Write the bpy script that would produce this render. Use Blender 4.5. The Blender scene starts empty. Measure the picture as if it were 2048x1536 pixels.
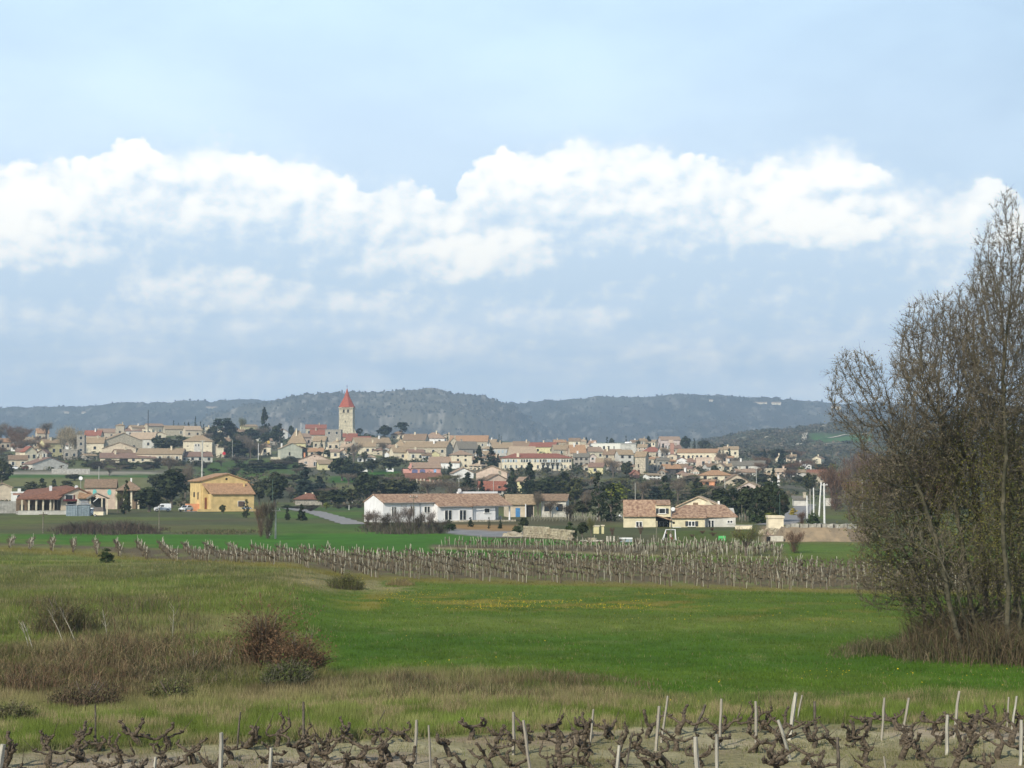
import bpy, math, random
import numpy as np
from mathutils import Vector, Matrix
random.seed(7); rng = np.random.default_rng(7)
R = math.radians
S = bpy.context.scene
COL = S.collection

# ------------------------------------------------------------------ camera
F = 3400.0; HC = 6.9; PITCH = math.atan(192 / F)
cam = bpy.data.cameras.new('camera'); camo = bpy.data.objects.new('camera', cam); COL.objects.link(camo)
cam.sensor_width = 36; cam.lens = 36 * F / 2048; cam.clip_start = 0.5; cam.clip_end = 30000
camo.location = (0, 0, HC); camo.rotation_euler = (math.pi / 2 + PITCH, 0, 0)
S.camera = camo
S.view_settings.view_transform = 'Standard'; S.view_settings.look = 'None'
S.view_settings.gamma = 1; S.view_settings.exposure = 0.0; S.view_settings.use_curve_mapping = False
S.render.engine = 'CYCLES'
S.cycles.max_bounces = 5; S.cycles.diffuse_bounces = 2; S.cycles.glossy_bounces = 2
S.cycles.transmission_bounces = 3; S.cycles.volume_bounces = 0; S.cycles.transparent_max_bounces = 8
S.cycles.caustics_reflective = False; S.cycles.caustics_refractive = False
SUN_AZ = R(-148); SUN_EL = R(34)      # azimuth from +Y clockwise: behind the camera, to the left

# ------------------------------------------------------------------ node helper
class NT:
    def __init__(s, tree):
        s.t = tree; s.n = tree.nodes; s.l = tree.links
    def node(s, typ, **kw):
        n = s.n.new(typ)
        for k, v in kw.items(): setattr(n, k, v)
        return n
    def put(s, sock, v):
        if isinstance(v, X): s.l.new(v.s, sock)
        elif isinstance(v, bpy.types.NodeSocket): s.l.new(v, sock)
        elif v is not None:
            if hasattr(sock.default_value, '__len__') and isinstance(v, (tuple, list)):
                v = tuple(v)
                if len(v) == 3 and len(sock.default_value) == 4: v = v + (1,)
            sock.default_value = v
    def math(s, op, a, b=None, c=None, clamp=False):
        n = s.node('ShaderNodeMath', operation=op, use_clamp=clamp)
        s.put(n.inputs[0], a)
        if b is not None: s.put(n.inputs[1], b)
        if c is not None: s.put(n.inputs[2], c)
        return X(s, n.outputs[0])
    def x(s, sock): return X(s, sock)
    def comb(s, a, b, c=0):
        n = s.node('ShaderNodeCombineXYZ'); s.put(n.inputs[0], a); s.put(n.inputs[1], b); s.put(n.inputs[2], c); return n.outputs[0]
    def noise(s, vec, scale=1.0, detail=4, rough=0.5, dist=0.0, out=0):
        n = s.node('ShaderNodeTexNoise'); s.put(n.inputs['Vector'], vec)
        n.inputs['Scale'].default_value = scale; n.inputs['Detail'].default_value = detail
        n.inputs['Roughness'].default_value = rough; n.inputs['Distortion'].default_value = dist
        return X(s, n.outputs[out])
    def smooth(s, v, lo, hi):
        n = s.node('ShaderNodeMapRange', interpolation_type='SMOOTHSTEP'); s.put(n.inputs[0], v)
        n.inputs[1].default_value = lo; n.inputs[2].default_value = hi
        return X(s, n.outputs[0])
    def mix(s, f, a, b, blend='MIX'):
        n = s.node('ShaderNodeMix', data_type='RGBA', blend_type=blend)
        s.put(n.inputs[0], f); s.put(n.inputs[6], a); s.put(n.inputs[7], b); return n.outputs[2]
    def curve(s, v, pts, lo, hi, vlo, vhi):
        n = s.node('ShaderNodeFloatCurve'); s.put(n.inputs['Value'], (v - lo) * (1.0 / (hi - lo)))
        c = n.mapping.curves[0]
        P_ = [((p[0] - lo) / (hi - lo), (p[1] - vlo) / (vhi - vlo)) for p in pts]
        c.points[0].location = P_[0]; c.points[1].location = P_[-1]
        for p in P_[1:-1]: c.points.new(*p)
        n.mapping.update()
        return X(s, n.outputs[0]) * (vhi - vlo) + vlo
class X:
    def __init__(s, nt, sock): s.nt = nt; s.s = sock
    def __add__(s, o): return s.nt.math('ADD', s, o)
    __radd__ = __add__
    def __sub__(s, o): return s.nt.math('SUBTRACT', s, o)
    def __rsub__(s, o): return s.nt.math('SUBTRACT', o, s)
    def __mul__(s, o): return s.nt.math('MULTIPLY', s, o)
    __rmul__ = __mul__
    def clamp(s): return s.nt.math('ADD', s, 0.0, clamp=True)
    def max(s, o): return s.nt.math('MAXIMUM', s, o)
    def min(s, o): return s.nt.math('MINIMUM', s, o)

# ------------------------------------------------------------------ sky
W = bpy.data.worlds.new('World'); S.world = W; W.use_nodes = True
def build_world():
    W.node_tree.nodes.clear(); t = NT(W.node_tree)
    sky = t.node('ShaderNodeTexSky', sky_type='NISHITA', sun_disc=False)
    sky.sun_elevation = SUN_EL; sky.sun_rotation = SUN_AZ; sky.air_density = 1.0; sky.dust_density = 1.2; sky.ozone_density = 1.6
    d = t.node('ShaderNodeTexCoord').outputs['Generated']
    sp = t.node('ShaderNodeSeparateXYZ'); t.put(sp.inputs[0], d)
    sx, sy, sz = (X(t, o) for o in sp.outputs)
    a0 = t.math('ARCTAN2', sx, sy) * 34.0               # hundredths of a radian-ish units along the horizon
    e = t.math('ARCSINE', sz) * 34.0
    # the same bank of cumulus goes on all the way round the horizon
    a = t.math('PINGPONG', a0 + 12.0, 26.0) - 12.0
    v3 = t.comb(a, e * 1.25, 0.0); v3b = t.comb(a * 0.30, e * 1.1, 3.0)
    n1 = t.noise(v3, 0.85, 8, 0.52) - 0.5
    vor = t.node('ShaderNodeTexVoronoi', feature='SMOOTH_F1'); t.put(vor.inputs['Vector'], v3)
    vor.inputs['Scale'].default_value = 1.7; vor.inputs['Smoothness'].default_value = 0.35
    if 'Detail' in vor.inputs: vor.inputs['Detail'].default_value = 2.0; vor.inputs['Roughness'].default_value = 0.45
    bil = 0.45 - X(t, vor.outputs['Distance'])
    pts = [(0,355),(60,338),(120,326),(170,330),(215,312),(245,285),(275,280),(310,300),(360,312),(400,298),(460,286),(510,300),(560,310),(630,318),(700,345),(760,362),(850,358),(890,392),(925,330),(960,305),(1020,288),(1080,286),(1140,268),(1200,280),(1300,290),(1360,302),(1420,296),(1480,328),(1510,314),(1560,300),(1650,300),(1730,322),(1790,352),(1840,392),(1890,395),(1950,368),(2010,385),(2060,430),(2200,380),(2350,360)]
    P2 = [((u - 1024) / 100, (960 - v) / 100) for u, v in pts]
    P2 = [(-12.0, 5.9)] + P2 + [(14.0, 6.0)]
    top = t.curve(a, P2, -12.0, 14.0, 4.0, 8.0)
    vo2 = t.node('ShaderNodeTexVoronoi', feature='SMOOTH_F1'); t.put(vo2.inputs['Vector'], v3)
    vo2.inputs['Scale'].default_value = 4.6; vo2.inputs['Smoothness'].default_value = 0.3
    bi2 = 0.40 - X(t, vo2.outputs['Distance'])
    edge = top - e + n1 * 0.62 + bil * 0.34 + bi2 * 0.16
    soft = t.smooth(t.noise(t.comb(a, e, 9.0), 0.5, 2), 0.35, 0.65)       # some outlines crisp, some vague
    mask = t.smooth(edge, -0.02, 0.13) * (1.0 - soft) + t.smooth(edge, -0.35, 0.55) * soft
    # brightness inside the cloud bank
    def blob(u, v, ru, rv, amp):
        dx = (a - (u - 1024) / 100) * (100.0 / ru); dy = (e - (960 - v) / 100) * (100.0 / rv)
        return t.math('EXPONENT', (dx * dx + dy * dy) * -1.0) * amp
    def lobe(u, v, ru, rv, amp):
        dx = (a - (u - 1024) / 100) * (100.0 / ru); dy = (e - (960 - v) / 100) * (100.0 / rv)
        L = (dx * dx + dy * dy) * -1.0 + 1.0 + n1 * 1.1 + bil * .7 + bi2 * .12
        return t.smooth(L, -0.55, 0.85) * (dy.min(0.6) * 0.22 + (amp - 0.12))
    br = t.smooth(edge, 2.6, 0.0) * 0.62
    for b in [(60,445,220,115,.98),(-160,450,220,120,.9),(265,335,120,62,.85),(190,405,150,80,.80),(130,520,140,40,.6),(330,470,160,40,.5),(640,440,130,45,.6),(820,440,110,45,.6),(1180,400,150,50,.7),(455,325,105,55,.98),(600,365,130,62,.88),(715,410,110,50,.7),(835,372,60,26,.85),(400,440,170,50,.55),
              (930,515,185,62,.85),(1035,482,75,38,.85),(1040,345,140,62,.95),(1150,315,130,55,1.0),(1300,350,170,60,.95),(1310,415,80,34,.75),(1600,395,200,100,1.0),(1650,468,180,48,.92),(1740,355,110,55,.95),(1500,350,80,45,.95),
              (1930,400,90,42,.62),(2070,480,120,70,.7),(450,590,240,48,.62),(230,660,260,40,.52),(1640,655,120,26,.45),(860,695,200,36,.5),(320,745,260,28,.5),(1400,720,260,34,.5),(700,610,190,32,.5),(1150,640,200,30,.42),(1200,470,90,26,.35)]:
        br = br.max(lobe(*b))
    for b in [(1290,372,60,20,-.35),(1665,400,50,14,-.5),(1710,398,100,12,-.2),(480,500,260,30,-.18),(180,585,200,22,-.2),(1380,540,330,32,-.25),(1800,520,160,28,-.2),(330,385,60,16,-.25)]:
        br = br + blob(*b)
    st = t.noise(v3b, 1.3, 7, 0.55) - 0.5
    relief = (t.noise(v3, 1.5, 6, 0.5) - 0.5) - (t.noise(t.comb(a + 0.16, e * 1.25 - 0.18, 0.0), 1.5, 6, 0.5) - 0.5)
    br = br + relief * 1.5 + n1 * 0.30 + st * 0.50 + 0.15
    br = t.math('ADD', t.smooth(br, 0.0, 1.02), 0.0)
    ccol = t.mix(br, (0.86, 1.05, 1.22), (1.58, 1.53, 1.40))
    # low veils under the bank down to the horizon
    low = t.smooth(e, 4.2, 2.4)
    lowc = t.mix(t.smooth(st * 1.3 + n1 * 0.7 + 0.5, 0.28, 0.78), (0.98, 1.20, 1.42), (1.62, 1.66, 1.68))
    lowc = t.mix(t.smooth(e, 2.8, 0.9) * 0.65, lowc, (1.62, 1.76, 1.86))
    ccol = t.mix(low * 0.45, ccol, lowc)
    # thin high veil above the bank, thicker to the left
    veil = t.noise(t.comb(a * 0.22, e * 0.5, 5.0), 0.8, 5, 0.5)
    vf = (t.smooth(veil, 0.25, 0.75) * 0.22 + 0.74 - t.smooth(a, -2.0, 12.0) * 0.28).clamp()
    vf = vf * t.smooth(e, 24.0, 7.0)
    vcol = t.mix(t.smooth(e, 6.0, 9.6), (1.03, 1.24, 1.44), (0.97, 1.25, 1.48))
    b1 = t.node('ShaderNodeBackground'); t.put(b1.inputs[0], sky.outputs[0]); b1.inputs[1].default_value = 0.11
    b2 = t.node('ShaderNodeBackground'); t.put(b2.inputs[0], vcol); b2.inputs[1].default_value = 1.0
    b3 = t.node('ShaderNodeBackground'); t.put(b3.inputs[0], ccol); b3.inputs[1].default_value = 1.0
    m1 = t.node('ShaderNodeMixShader'); t.put(m1.inputs[0], vf); t.l.new(b1.outputs[0], m1.inputs[1]); t.l.new(b2.outputs[0], m1.inputs[2])
    m2 = t.node('ShaderNodeMixShader'); t.put(m2.inputs[0], mask); t.l.new(m1.outputs[0], m2.inputs[1]); t.l.new(b3.outputs[0], m2.inputs[2])
    o = t.node('ShaderNodeOutputWorld'); t.l.new(m2.outputs[0], o.inputs[0])
build_world()
W.cycles.sampling_method = 'MANUAL'; W.cycles.sample_map_resolution = 512

sl = bpy.data.lights.new('sun', 'SUN'); sl.energy = 5.0; sl.angle = R(0.53); sl.color = (1.0, 0.93, 0.80)
so = bpy.data.objects.new('sun', sl); COL.objects.link(so)
sdir = Vector((math.sin(SUN_AZ) * math.cos(SUN_EL), math.cos(SUN_AZ) * math.cos(SUN_EL), math.sin(SUN_EL)))
so.rotation_euler = sdir.to_track_quat('Z', 'Y').to_euler(); so.location = (-60, -60, 90)

# ------------------------------------------------------------------ geometry of the view (used only to survey positions)
CP, SP = math.cos(PITCH), math.sin(PITCH)
def P(u, v, d):
    """the point that lies at depth d (metres along +Y) on the line of sight through photograph pixel u, v"""
    x = (u - 1024) / F; y = (768 - v) / F
    k = d / (CP - y * SP)
    return Vector((x * k, d, HC + k * (SP + y * CP)))
def zrow(v, d): return P(1024, v, d).z
def px(n, d): return n * d / F                       # n photograph pixels in metres at depth d

# value noise for numpy
def _h(ix, iy, s):
    n = (ix * 374761393 + iy * 668265263 + s * 1442695041) & 0xffffffff
    n = ((n ^ (n >> 13)) * 1274126177) & 0xffffffff
    return ((n ^ (n >> 16)) & 0xffff) / 65535.0
def vnoise(x, y, s=0):
    x = np.asarray(x, float); y = np.asarray(y, float)
    ix = np.floor(x).astype(np.int64); iy = np.floor(y).astype(np.int64)
    fx = x - ix; fy = y - iy; fx = fx * fx * (3 - 2 * fx); fy = fy * fy * (3 - 2 * fy)
    a = _h(ix, iy, s); b = _h(ix + 1, iy, s); c = _h(ix, iy + 1, s); d = _h(ix + 1, iy + 1, s)
    return (a * (1 - fx) + b * fx) * (1 - fy) + (c * (1 - fx) + d * fx) * fy
def fbm(x, y, o=4, s=0):
    r = 0; a = 0.5; t = 0
    for i in range(o):
        r = r + a * vnoise(x * 2 ** i, y * 2 ** i, s + i * 7); t += a; a *= 0.5
    return r / t
def sst(x, lo, hi):
    k = np.clip((x - lo) / (hi - lo), 0, 1); return k * k * (3 - 2 * k)

# ------------------------------------------------------------------ terrain table: the image row of the ground at each depth
TU = np.array([-500, 0, 200, 350, 520, 690, 860, 1000, 1200, 1400, 1550, 1700, 2048, 2600], float)
TD = np.array([380, 450, 500, 600, 700, 800, 1000, 1150, 1500, 1900, 2500, 6500], float)
TV = np.array([
 [1022]*14,
 [1008,1008,1008,1008,1008,1008,1008,1008,1008,1009,1008,1010,1010,1010],
 [985,985,986,988,985,988,980,983,986,988,990,994,998,998],
 [948,948,950,952,952,955,955,956,958,960,966,980,985,985],
 [924,924,923,924,928,930,931,934,938,941,948,965,970,970],
 [908,908,903,900,908,905,908,916,920,922,934,950,955,955],
 [886,886,879,870,882,869,886,897,904,904,920,935,940,940],
 [880,880,872,864,878,868,884,897,903,903,918,925,925,925],
 [885,885,885,885,890,893,896,899,903,898,890,884,880,880],
 [890,890,890,890,892,893,896,897,900,888,857,845,838,838],
 [880,880,880,880,880,880,878,880,882,880,880,880,880,880],
 [880]*14], float)
TZ = np.array([[zrow(TV[i, j], TD[i]) for j in range(len(TU))] for i in range(len(TD))])
TZ[0] = 0.0; TZ[10] = zrow(884, 2500); TZ[11] = zrow(884, 2500) * 1.0
def terrain(x, y):
    x = np.asarray(x, float); y = np.asarray(y, float)
    ay = np.abs(y)
    d = np.maximum(ay, np.abs(x) * 1.45); d = np.maximum(d, 0.01)
    u = np.clip(1024 + F * x / np.maximum(d, 1), TU[0], TU[-1])
    iu = np.clip(np.searchsorted(TU, u) - 1, 0, len(TU) - 2); fu = (u - TU[iu]) / (TU[iu + 1] - TU[iu]); fu = fu * fu * (3 - 2 * fu)
    dd = np.clip(d, TD[0], TD[-1])
    i = np.clip(np.searchsorted(TD, dd) - 1, 0, len(TD) - 2); fd = (dd - TD[i]) / (TD[i + 1] - TD[i])
    z = (TZ[i, iu] * (1 - fu) + TZ[i, iu + 1] * fu) * (1 - fd) + (TZ[i + 1, iu] * (1 - fu) + TZ[i + 1, iu + 1] * fu) * fd
    z = np.where(d < TD[0], 0.0, z)
    z = z + 5.3 * (1 - sst(np.hypot(x, y), 1.5, 29))                                   # the bank the photographer stands on
    z = z + (1 - sst(y, -80, -10)) * (5.3 - z)
    z = z + 0.55 * sst(u, 720, 560) * sst(d, 70, 85) * (1 - sst(d, 128, 150))            # rough ground left, a little higher
    z = z + 0.35 * (fbm(x / 14, y / 14, 3, 5) - 0.5) * sst(d, 40, 60) * (1 - sst(d, 240, 300))
    z = z + (fbm(x / 60, y / 60, 4, 9) - 0.5) * 14 * sst(d, 1200, 1600) * (1 - sst(d, 2200, 2500))
    return z
def gz(x, y): return float(terrain(x, y))
_DS = np.concatenate([np.arange(30, 400, 0.5), np.arange(400, 2400, 2.0)])
def hit(u, v):
    """where the line of sight through u, v meets the ground"""
    x = (u - 1024) / F; y = (768 - v) / F; k = _DS / (CP - y * SP)
    g = (HC + k * (SP + y * CP)) - terrain(x * k, _DS)
    w = np.where(g < 0)[0]
    i = int(w[0]) if len(w) else len(_DS) - 1
    d = _DS[i]
    if 0 < i < len(_DS) - 1 and len(w):
        d = _DS[i - 1] + (_DS[i] - _DS[i - 1]) * g[i - 1] / max(1e-6, g[i - 1] - g[i])
    p = P(u, v, float(d)); return p
def hd(u, v): return hit(u, v).y
def gp(u, d):
    x = (u - 1024) / F * d; return Vector((x, d, gz(x, d)))

# ------------------------------------------------------------------ materials
MATS = {}
def mat(name, col, rough=0.85, var=0.12, scale=3.0, bump=0.0, col2=None, spec=0.25, metal=0.0, stretch=(1, 1, 1), objvar=0.0, bscale=None):
    if name in MATS: return MATS[name]
    m = bpy.data.materials.new(name); m.use_nodes = True; m.node_tree.nodes.clear(); t = NT(m.node_tree)
    b = t.node('ShaderNodeBsdfPrincipled'); o = t.node('ShaderNodeOutputMaterial'); t.l.new(b.outputs[0], o.inputs[0])
    tc = t.node('ShaderNodeTexCoord').outputs['Object']
    mp = t.node('ShaderNodeMapping'); t.put(mp.inputs[0], tc); mp.inputs['Scale'].default_value = stretch
    n = t.noise(mp.outputs[0], scale, 5, 0.6)
    c2 = col2 or tuple(min(1, c * (1 - var * 2.2)) for c in col)
    c1 = tuple(min(1, c * (1 + var)) for c in col)
    c = t.mix(t.smooth(n, 0.3, 0.7), c2, c1)
    if objvar:
        oi = t.node('ShaderNodeObjectInfo'); r = X(t, oi.outputs['Random'])
        hs = t.node('ShaderNodeHueSaturation'); t.put(hs.inputs['Value'], r * objvar * 2 + (1 - objvar)); t.put(hs.inputs['Hue'], 0.5 + (r - 0.5) * objvar * 0.08)
        t.put(hs.inputs['Color'], c); c = hs.outputs[0]
    t.put(b.inputs['Base Color'], c); b.inputs['Roughness'].default_value = rough; b.inputs['Metallic'].default_value = metal
    b.inputs['Specular IOR Level'].default_value = spec
    if bump:
        bp = t.node('ShaderNodeBump'); bp.inputs['Strength'].default_value = bump; bp.inputs['Distance'].default_value = 0.05
        t.put(bp.inputs['Height'], t.noise(mp.outputs[0], bscale or scale * 4, 4, 0.6)); t.l.new(bp.outputs[0], b.inputs['Normal'])
    MATS[name] = m; return m
def attrmat(name, rough=0.9, spec=0.1, nscale=0.8, namp=0.35, fine=9.0, famp=0.3, bump=0.0, trans=0.0):
    if name in MATS: return MATS[name]
    m = bpy.data.materials.new(name); m.use_nodes = True; m.node_tree.nodes.clear(); t = NT(m.node_tree)
    b = t.node('ShaderNodeBsdfPrincipled'); o = t.node('ShaderNodeOutputMaterial'); t.l.new(b.outputs[0], o.inputs[0])
    at = t.node('ShaderNodeAttribute', attribute_name='Col').outputs[0]
    tc = t.node('ShaderNodeTexCoord').outputs['Object']
    n = t.noise(tc, nscale, 5, 0.62); f = t.noise(tc, fine, 3, 0.6)
    k = (n - 0.5) * (namp * 2) + (f - 0.5) * (famp * 2) + 1.0
    vm = t.node('ShaderNodeVectorMath', operation='SCALE'); t.put(vm.inputs[0], at); t.put(vm.inputs['Scale'], k)
    t.put(b.inputs['Base Color'], vm.outputs[0]); b.inputs['Roughness'].default_value = rough; b.inputs['Specular IOR Level'].default_value = spec
    if bump:
        bp = t.node('ShaderNodeBump'); bp.inputs['Strength'].default_value = bump; bp.inputs['Distance'].default_value = 0.12
        t.put(bp.inputs['Height'], f + n); t.l.new(bp.outputs[0], b.inputs['Normal'])
    if trans:
        tr = t.node('ShaderNodeBsdfTranslucent'); t.put(tr.inputs[0], vm.outputs[0])
        ms = t.node('ShaderNodeMixShader'); ms.inputs[0].default_value = trans
        t.l.new(b.outputs[0], ms.inputs[1]); t.l.new(tr.outputs[0], ms.inputs[2]); t.l.new(ms.outputs[0], o.inputs[0])
    MATS[name] = m; return m

# ------------------------------------------------------------------ mesh helpers
class MB:
    def __init__(s): s.v = []; s.f = []; s.m = []
    def face(s, pts, mi=0):
        i = len(s.v); s.v += [tuple(p) for p in pts]; s.f.append(tuple(range(i, i + len(pts)))); s.m.append(mi)
    def box(s, x0, x1, y0, y1, z0, z1, mi=0, M=None):
        c = [(x0,y0,z0),(x1,y0,z0),(x1,y1,z0),(x0,y1,z0),(x0,y0,z1),(x1,y0,z1),(x1,y1,z1),(x0,y1,z1)]
        if M: c = [tuple(M @ Vector(p)) for p in c]
        i = len(s.v); s.v += c
        for q in ((0,3,2,1),(4,5,6,7),(0,1,5,4),(1,2,6,5),(2,3,7,6),(3,0,4,7)): s.f.append(tuple(i + k for k in q)); s.m.append(mi)
        return s
    def solid(s, poly, y0, y1, mi=0):
        """polygon in x,z extruded along y"""
        i = len(s.v); n = len(poly)
        s.v += [(p[0], y0, p[1]) for p in poly] + [(p[0], y1, p[1]) for p in poly]
        s.f.append(tuple(i + k for k in range(n))); s.m.append(mi)
        s.f.append(tuple(i + n + k for k in reversed(range(n)))); s.m.append(mi)
        for k in range(n):
            j = (k + 1) % n; s.f.append((i + k, i + n + k, i + n + j, i + j)); s.m.append(mi)
        return s
    def tube(s, pts, rad, n=6, mi=0, cap=True):
        pts = [Vector(p) for p in pts]; rad = rad if hasattr(rad, '__len__') else [rad] * len(pts)
        i0 = len(s.v); ref = None
        for k, p in enumerate(pts):
            t = (pts[min(k + 1, len(pts) - 1)] - pts[max(k - 1, 0)])
            if t.length < 1e-7: t = Vector((0, 0, 1))
            t.normalize()
            if ref is None: ref = Vector((1, 0, 0)) if abs(t.x) < 0.8 else Vector((0, 1, 0))
            a = (ref - t * ref.dot(t)); 
            if a.length < 1e-4: a = t.orthogonal()
            a.normalize(); ref = a; b = t.cross(a)
            for q in range(n):
                an = 2 * math.pi * q / n; s.v.append(tuple(p + (a * math.cos(an) + b * math.sin(an)) * rad[k]))
        for k in range(len(pts) - 1):
            for q in range(n):
                r = (q + 1) % n; A = i0 + k * n
                s.f.append((A + q, A + r, A + n + r, A + n + q)); s.m.append(mi)
        if cap:
            s.f.append(tuple(i0 + q for q in reversed(range(n)))); s.m.append(mi)
            s.f.append(tuple(i0 + (len(pts) - 1) * n + q for q in range(n))); s.m.append(mi)
        return s
    def disc(s, c, r, ax='y', n=16, th=0.05, mi=0):
        a = Vector(c); d = {'x': Vector((th, 0, 0)), 'y': Vector((0, th, 0)), 'z': Vector((0, 0, th))}[ax]
        return s.tube([a - d / 2, a + d / 2], [r, r], n, mi)
    def mesh(s, name, mats, smooth=False):
        me = bpy.data.meshes.new(name); me.from_pydata(s.v, [], s.f)
        for m in (mats if isinstance(mats, (list, tuple)) else [mats]): me.materials.append(m)
        if any(s.m): me.polygons.foreach_set('material_index', s.m)
        if smooth: me.polygons.foreach_set('use_smooth', [True] * len(me.polygons))
        me.update(); return me
    def build(s, name, mats, parent=None, smooth=False, loc=None, rz=0):
        o = bpy.data.objects.new(name, s.mesh(name, mats, smooth)); COL.objects.link(o)
        if parent: o.parent = parent
        if loc is not None: o.location = loc
        if rz: o.rotation_euler = (0, 0, rz)
        return o
def npmesh(name, V, T, m, col=None, smooth=False, mi=None):
    """numpy vertices (n,3), triangles (k,3) or quads (k,4), optional colour per vertex"""
    me = bpy.data.meshes.new(name); V = np.ascontiguousarray(V, np.float32); T = np.ascontiguousarray(T, np.int32)
    k = T.shape[1]; me.vertices.add(len(V)); me.vertices.foreach_set('co', V.ravel())
    me.loops.add(T.size); me.loops.foreach_set('vertex_index', T.ravel())
    me.polygons.add(len(T)); me.polygons.foreach_set('loop_start', np.arange(0, T.size, k, dtype=np.int32))
    if smooth: me.polygons.foreach_set('use_smooth', np.ones(len(T), bool))
    for q in (m if isinstance(m, (list, tuple)) else [m]): me.materials.append(q)
    if mi is not None: me.polygons.foreach_set('material_index', np.ascontiguousarray(mi, np.int32))
    if col is not None:
        a = me.color_attributes.new('Col', 'FLOAT_COLOR', 'POINT')
        c = np.ones((len(V), 4), np.float32); c[:, :3] = col; a.data.foreach_set('color', c.ravel())
    me.update(calc_edges=True); return me
def link(name, me, parent=None, loc=None, rz=0, sc=None):
    o = bpy.data.objects.new(name, me); COL.objects.link(o)
    if parent: o.parent = parent
    if loc is not None: o.location = loc
    if rz: o.rotation_euler = (0, 0, rz)
    if sc is not None: o.scale = sc if hasattr(sc, '__len__') else (sc,) * 3
    return o
LABELS = {}
def tag(o, label=None, cat=None, group=None, kind=None):
    if label: o['label'] = label
    if cat: o['category'] = cat
    if group: o['group'] = group
    if kind: o['kind'] = kind
    return o
def thing(name, label, cat, loc=(0, 0, 0), rz=0, group=None):
    o = bpy.data.objects.new(name, None); COL.objects.link(o); o.empty_display_size = 0.5
    o.location = loc; o.rotation_euler = (0, 0, rz); return tag(o, label, cat, group)
KIDS = {}
def dup(root, loc, rz=0, sc=1.0, label=None, group=None):
    if root.name not in KIDS:
        KIDS[root.name] = [(c, list(c.children)) for c in root.children]
    r = root.copy(); COL.objects.link(r)
    for ch, sub in KIDS[root.name]:
        c = ch.copy(); COL.objects.link(c); c.parent = r
        for g in sub:
            k = g.copy(); COL.objects.link(k); k.parent = c
    r.location = loc; r.rotation_euler = (0, 0, rz); r.scale = sc if hasattr(sc, '__len__') else (sc,) * 3
    if label: r['label'] = label
    if group: r['group'] = group
    return r
def face_az(u, rel=0.0): return -math.atan((u - 1024) / F) + rel      # rotation that turns a front (-Y side) towards the viewpoint
# ================================================================== LARGE STRUCTURE
def pl(u, pts):                       # polyline row at column u
    p = np.array(pts, float); return np.interp(u, p[:, 0], p[:, 1])
SOIL = [(-400,1505),(0,1500),(300,1490),(600,1478),(1000,1462),(1400,1448),(2048,1440),(2600,1436)]
STRIP1 = [(-400,1400),(0,1400),(500,1400),(700,1385),(1000,1395),(1200,1400),(1500,1398),(2048,1392),(2600,1390)]
STRIP2 = [(-400,1290),(300,1290),(600,1335),(650,1345),(1000,1345),(1200,1368),(1320,1398),(2600,1398)]
LV1 = [(-500,1075),(-50,1092),(240,1112),(480,1138),(850,1160),(1400,1172),(1830,1183),(2100,1186),(2600,1190)]
LV2 = [(-500,1070),(-50,1083),(240,1094),(850,1111),(1300,1121),(1750,1134),(2100,1142),(2600,1150)]
SV1 = [(870,1093),(1100,1102),(1300,1108),(1560,1112)]
SV2 = [(870,1089),(1100,1090),(1300,1092),(1560,1094)]
GB = [(-500,1066),(0,1067),(530,1070),(720,1062),(900,1066),(1000,1075),(1200,1083),(1450,1085),(2048,1092),(2600,1092)]
C = dict(soil=(.27,.215,.145), soil2=(.37,.31,.225), fore=(.155,.205,.042), straw=(.28,.24,.12), brown=(.115,.085,.048), olive=(.120,.150,.030),
         meadow=(.062,.128,.012), meadow2=(.105,.150,.020), flower=(.19,.165,.03), wheat=(.055,.150,.013), fallow=(.085,.095,.040),
         vine=(.13,.105,.062), fringe=(.19,.17,.045), grey=(.07,.075,.055), limestone=(.42,.38,.28), yfield=(.16,.16,.06), scrub=(.075,.08,.045),
         townsoil=(.13,.12,.085), track=(.34,.31,.24), orange=(.30,.19,.08))
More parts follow.
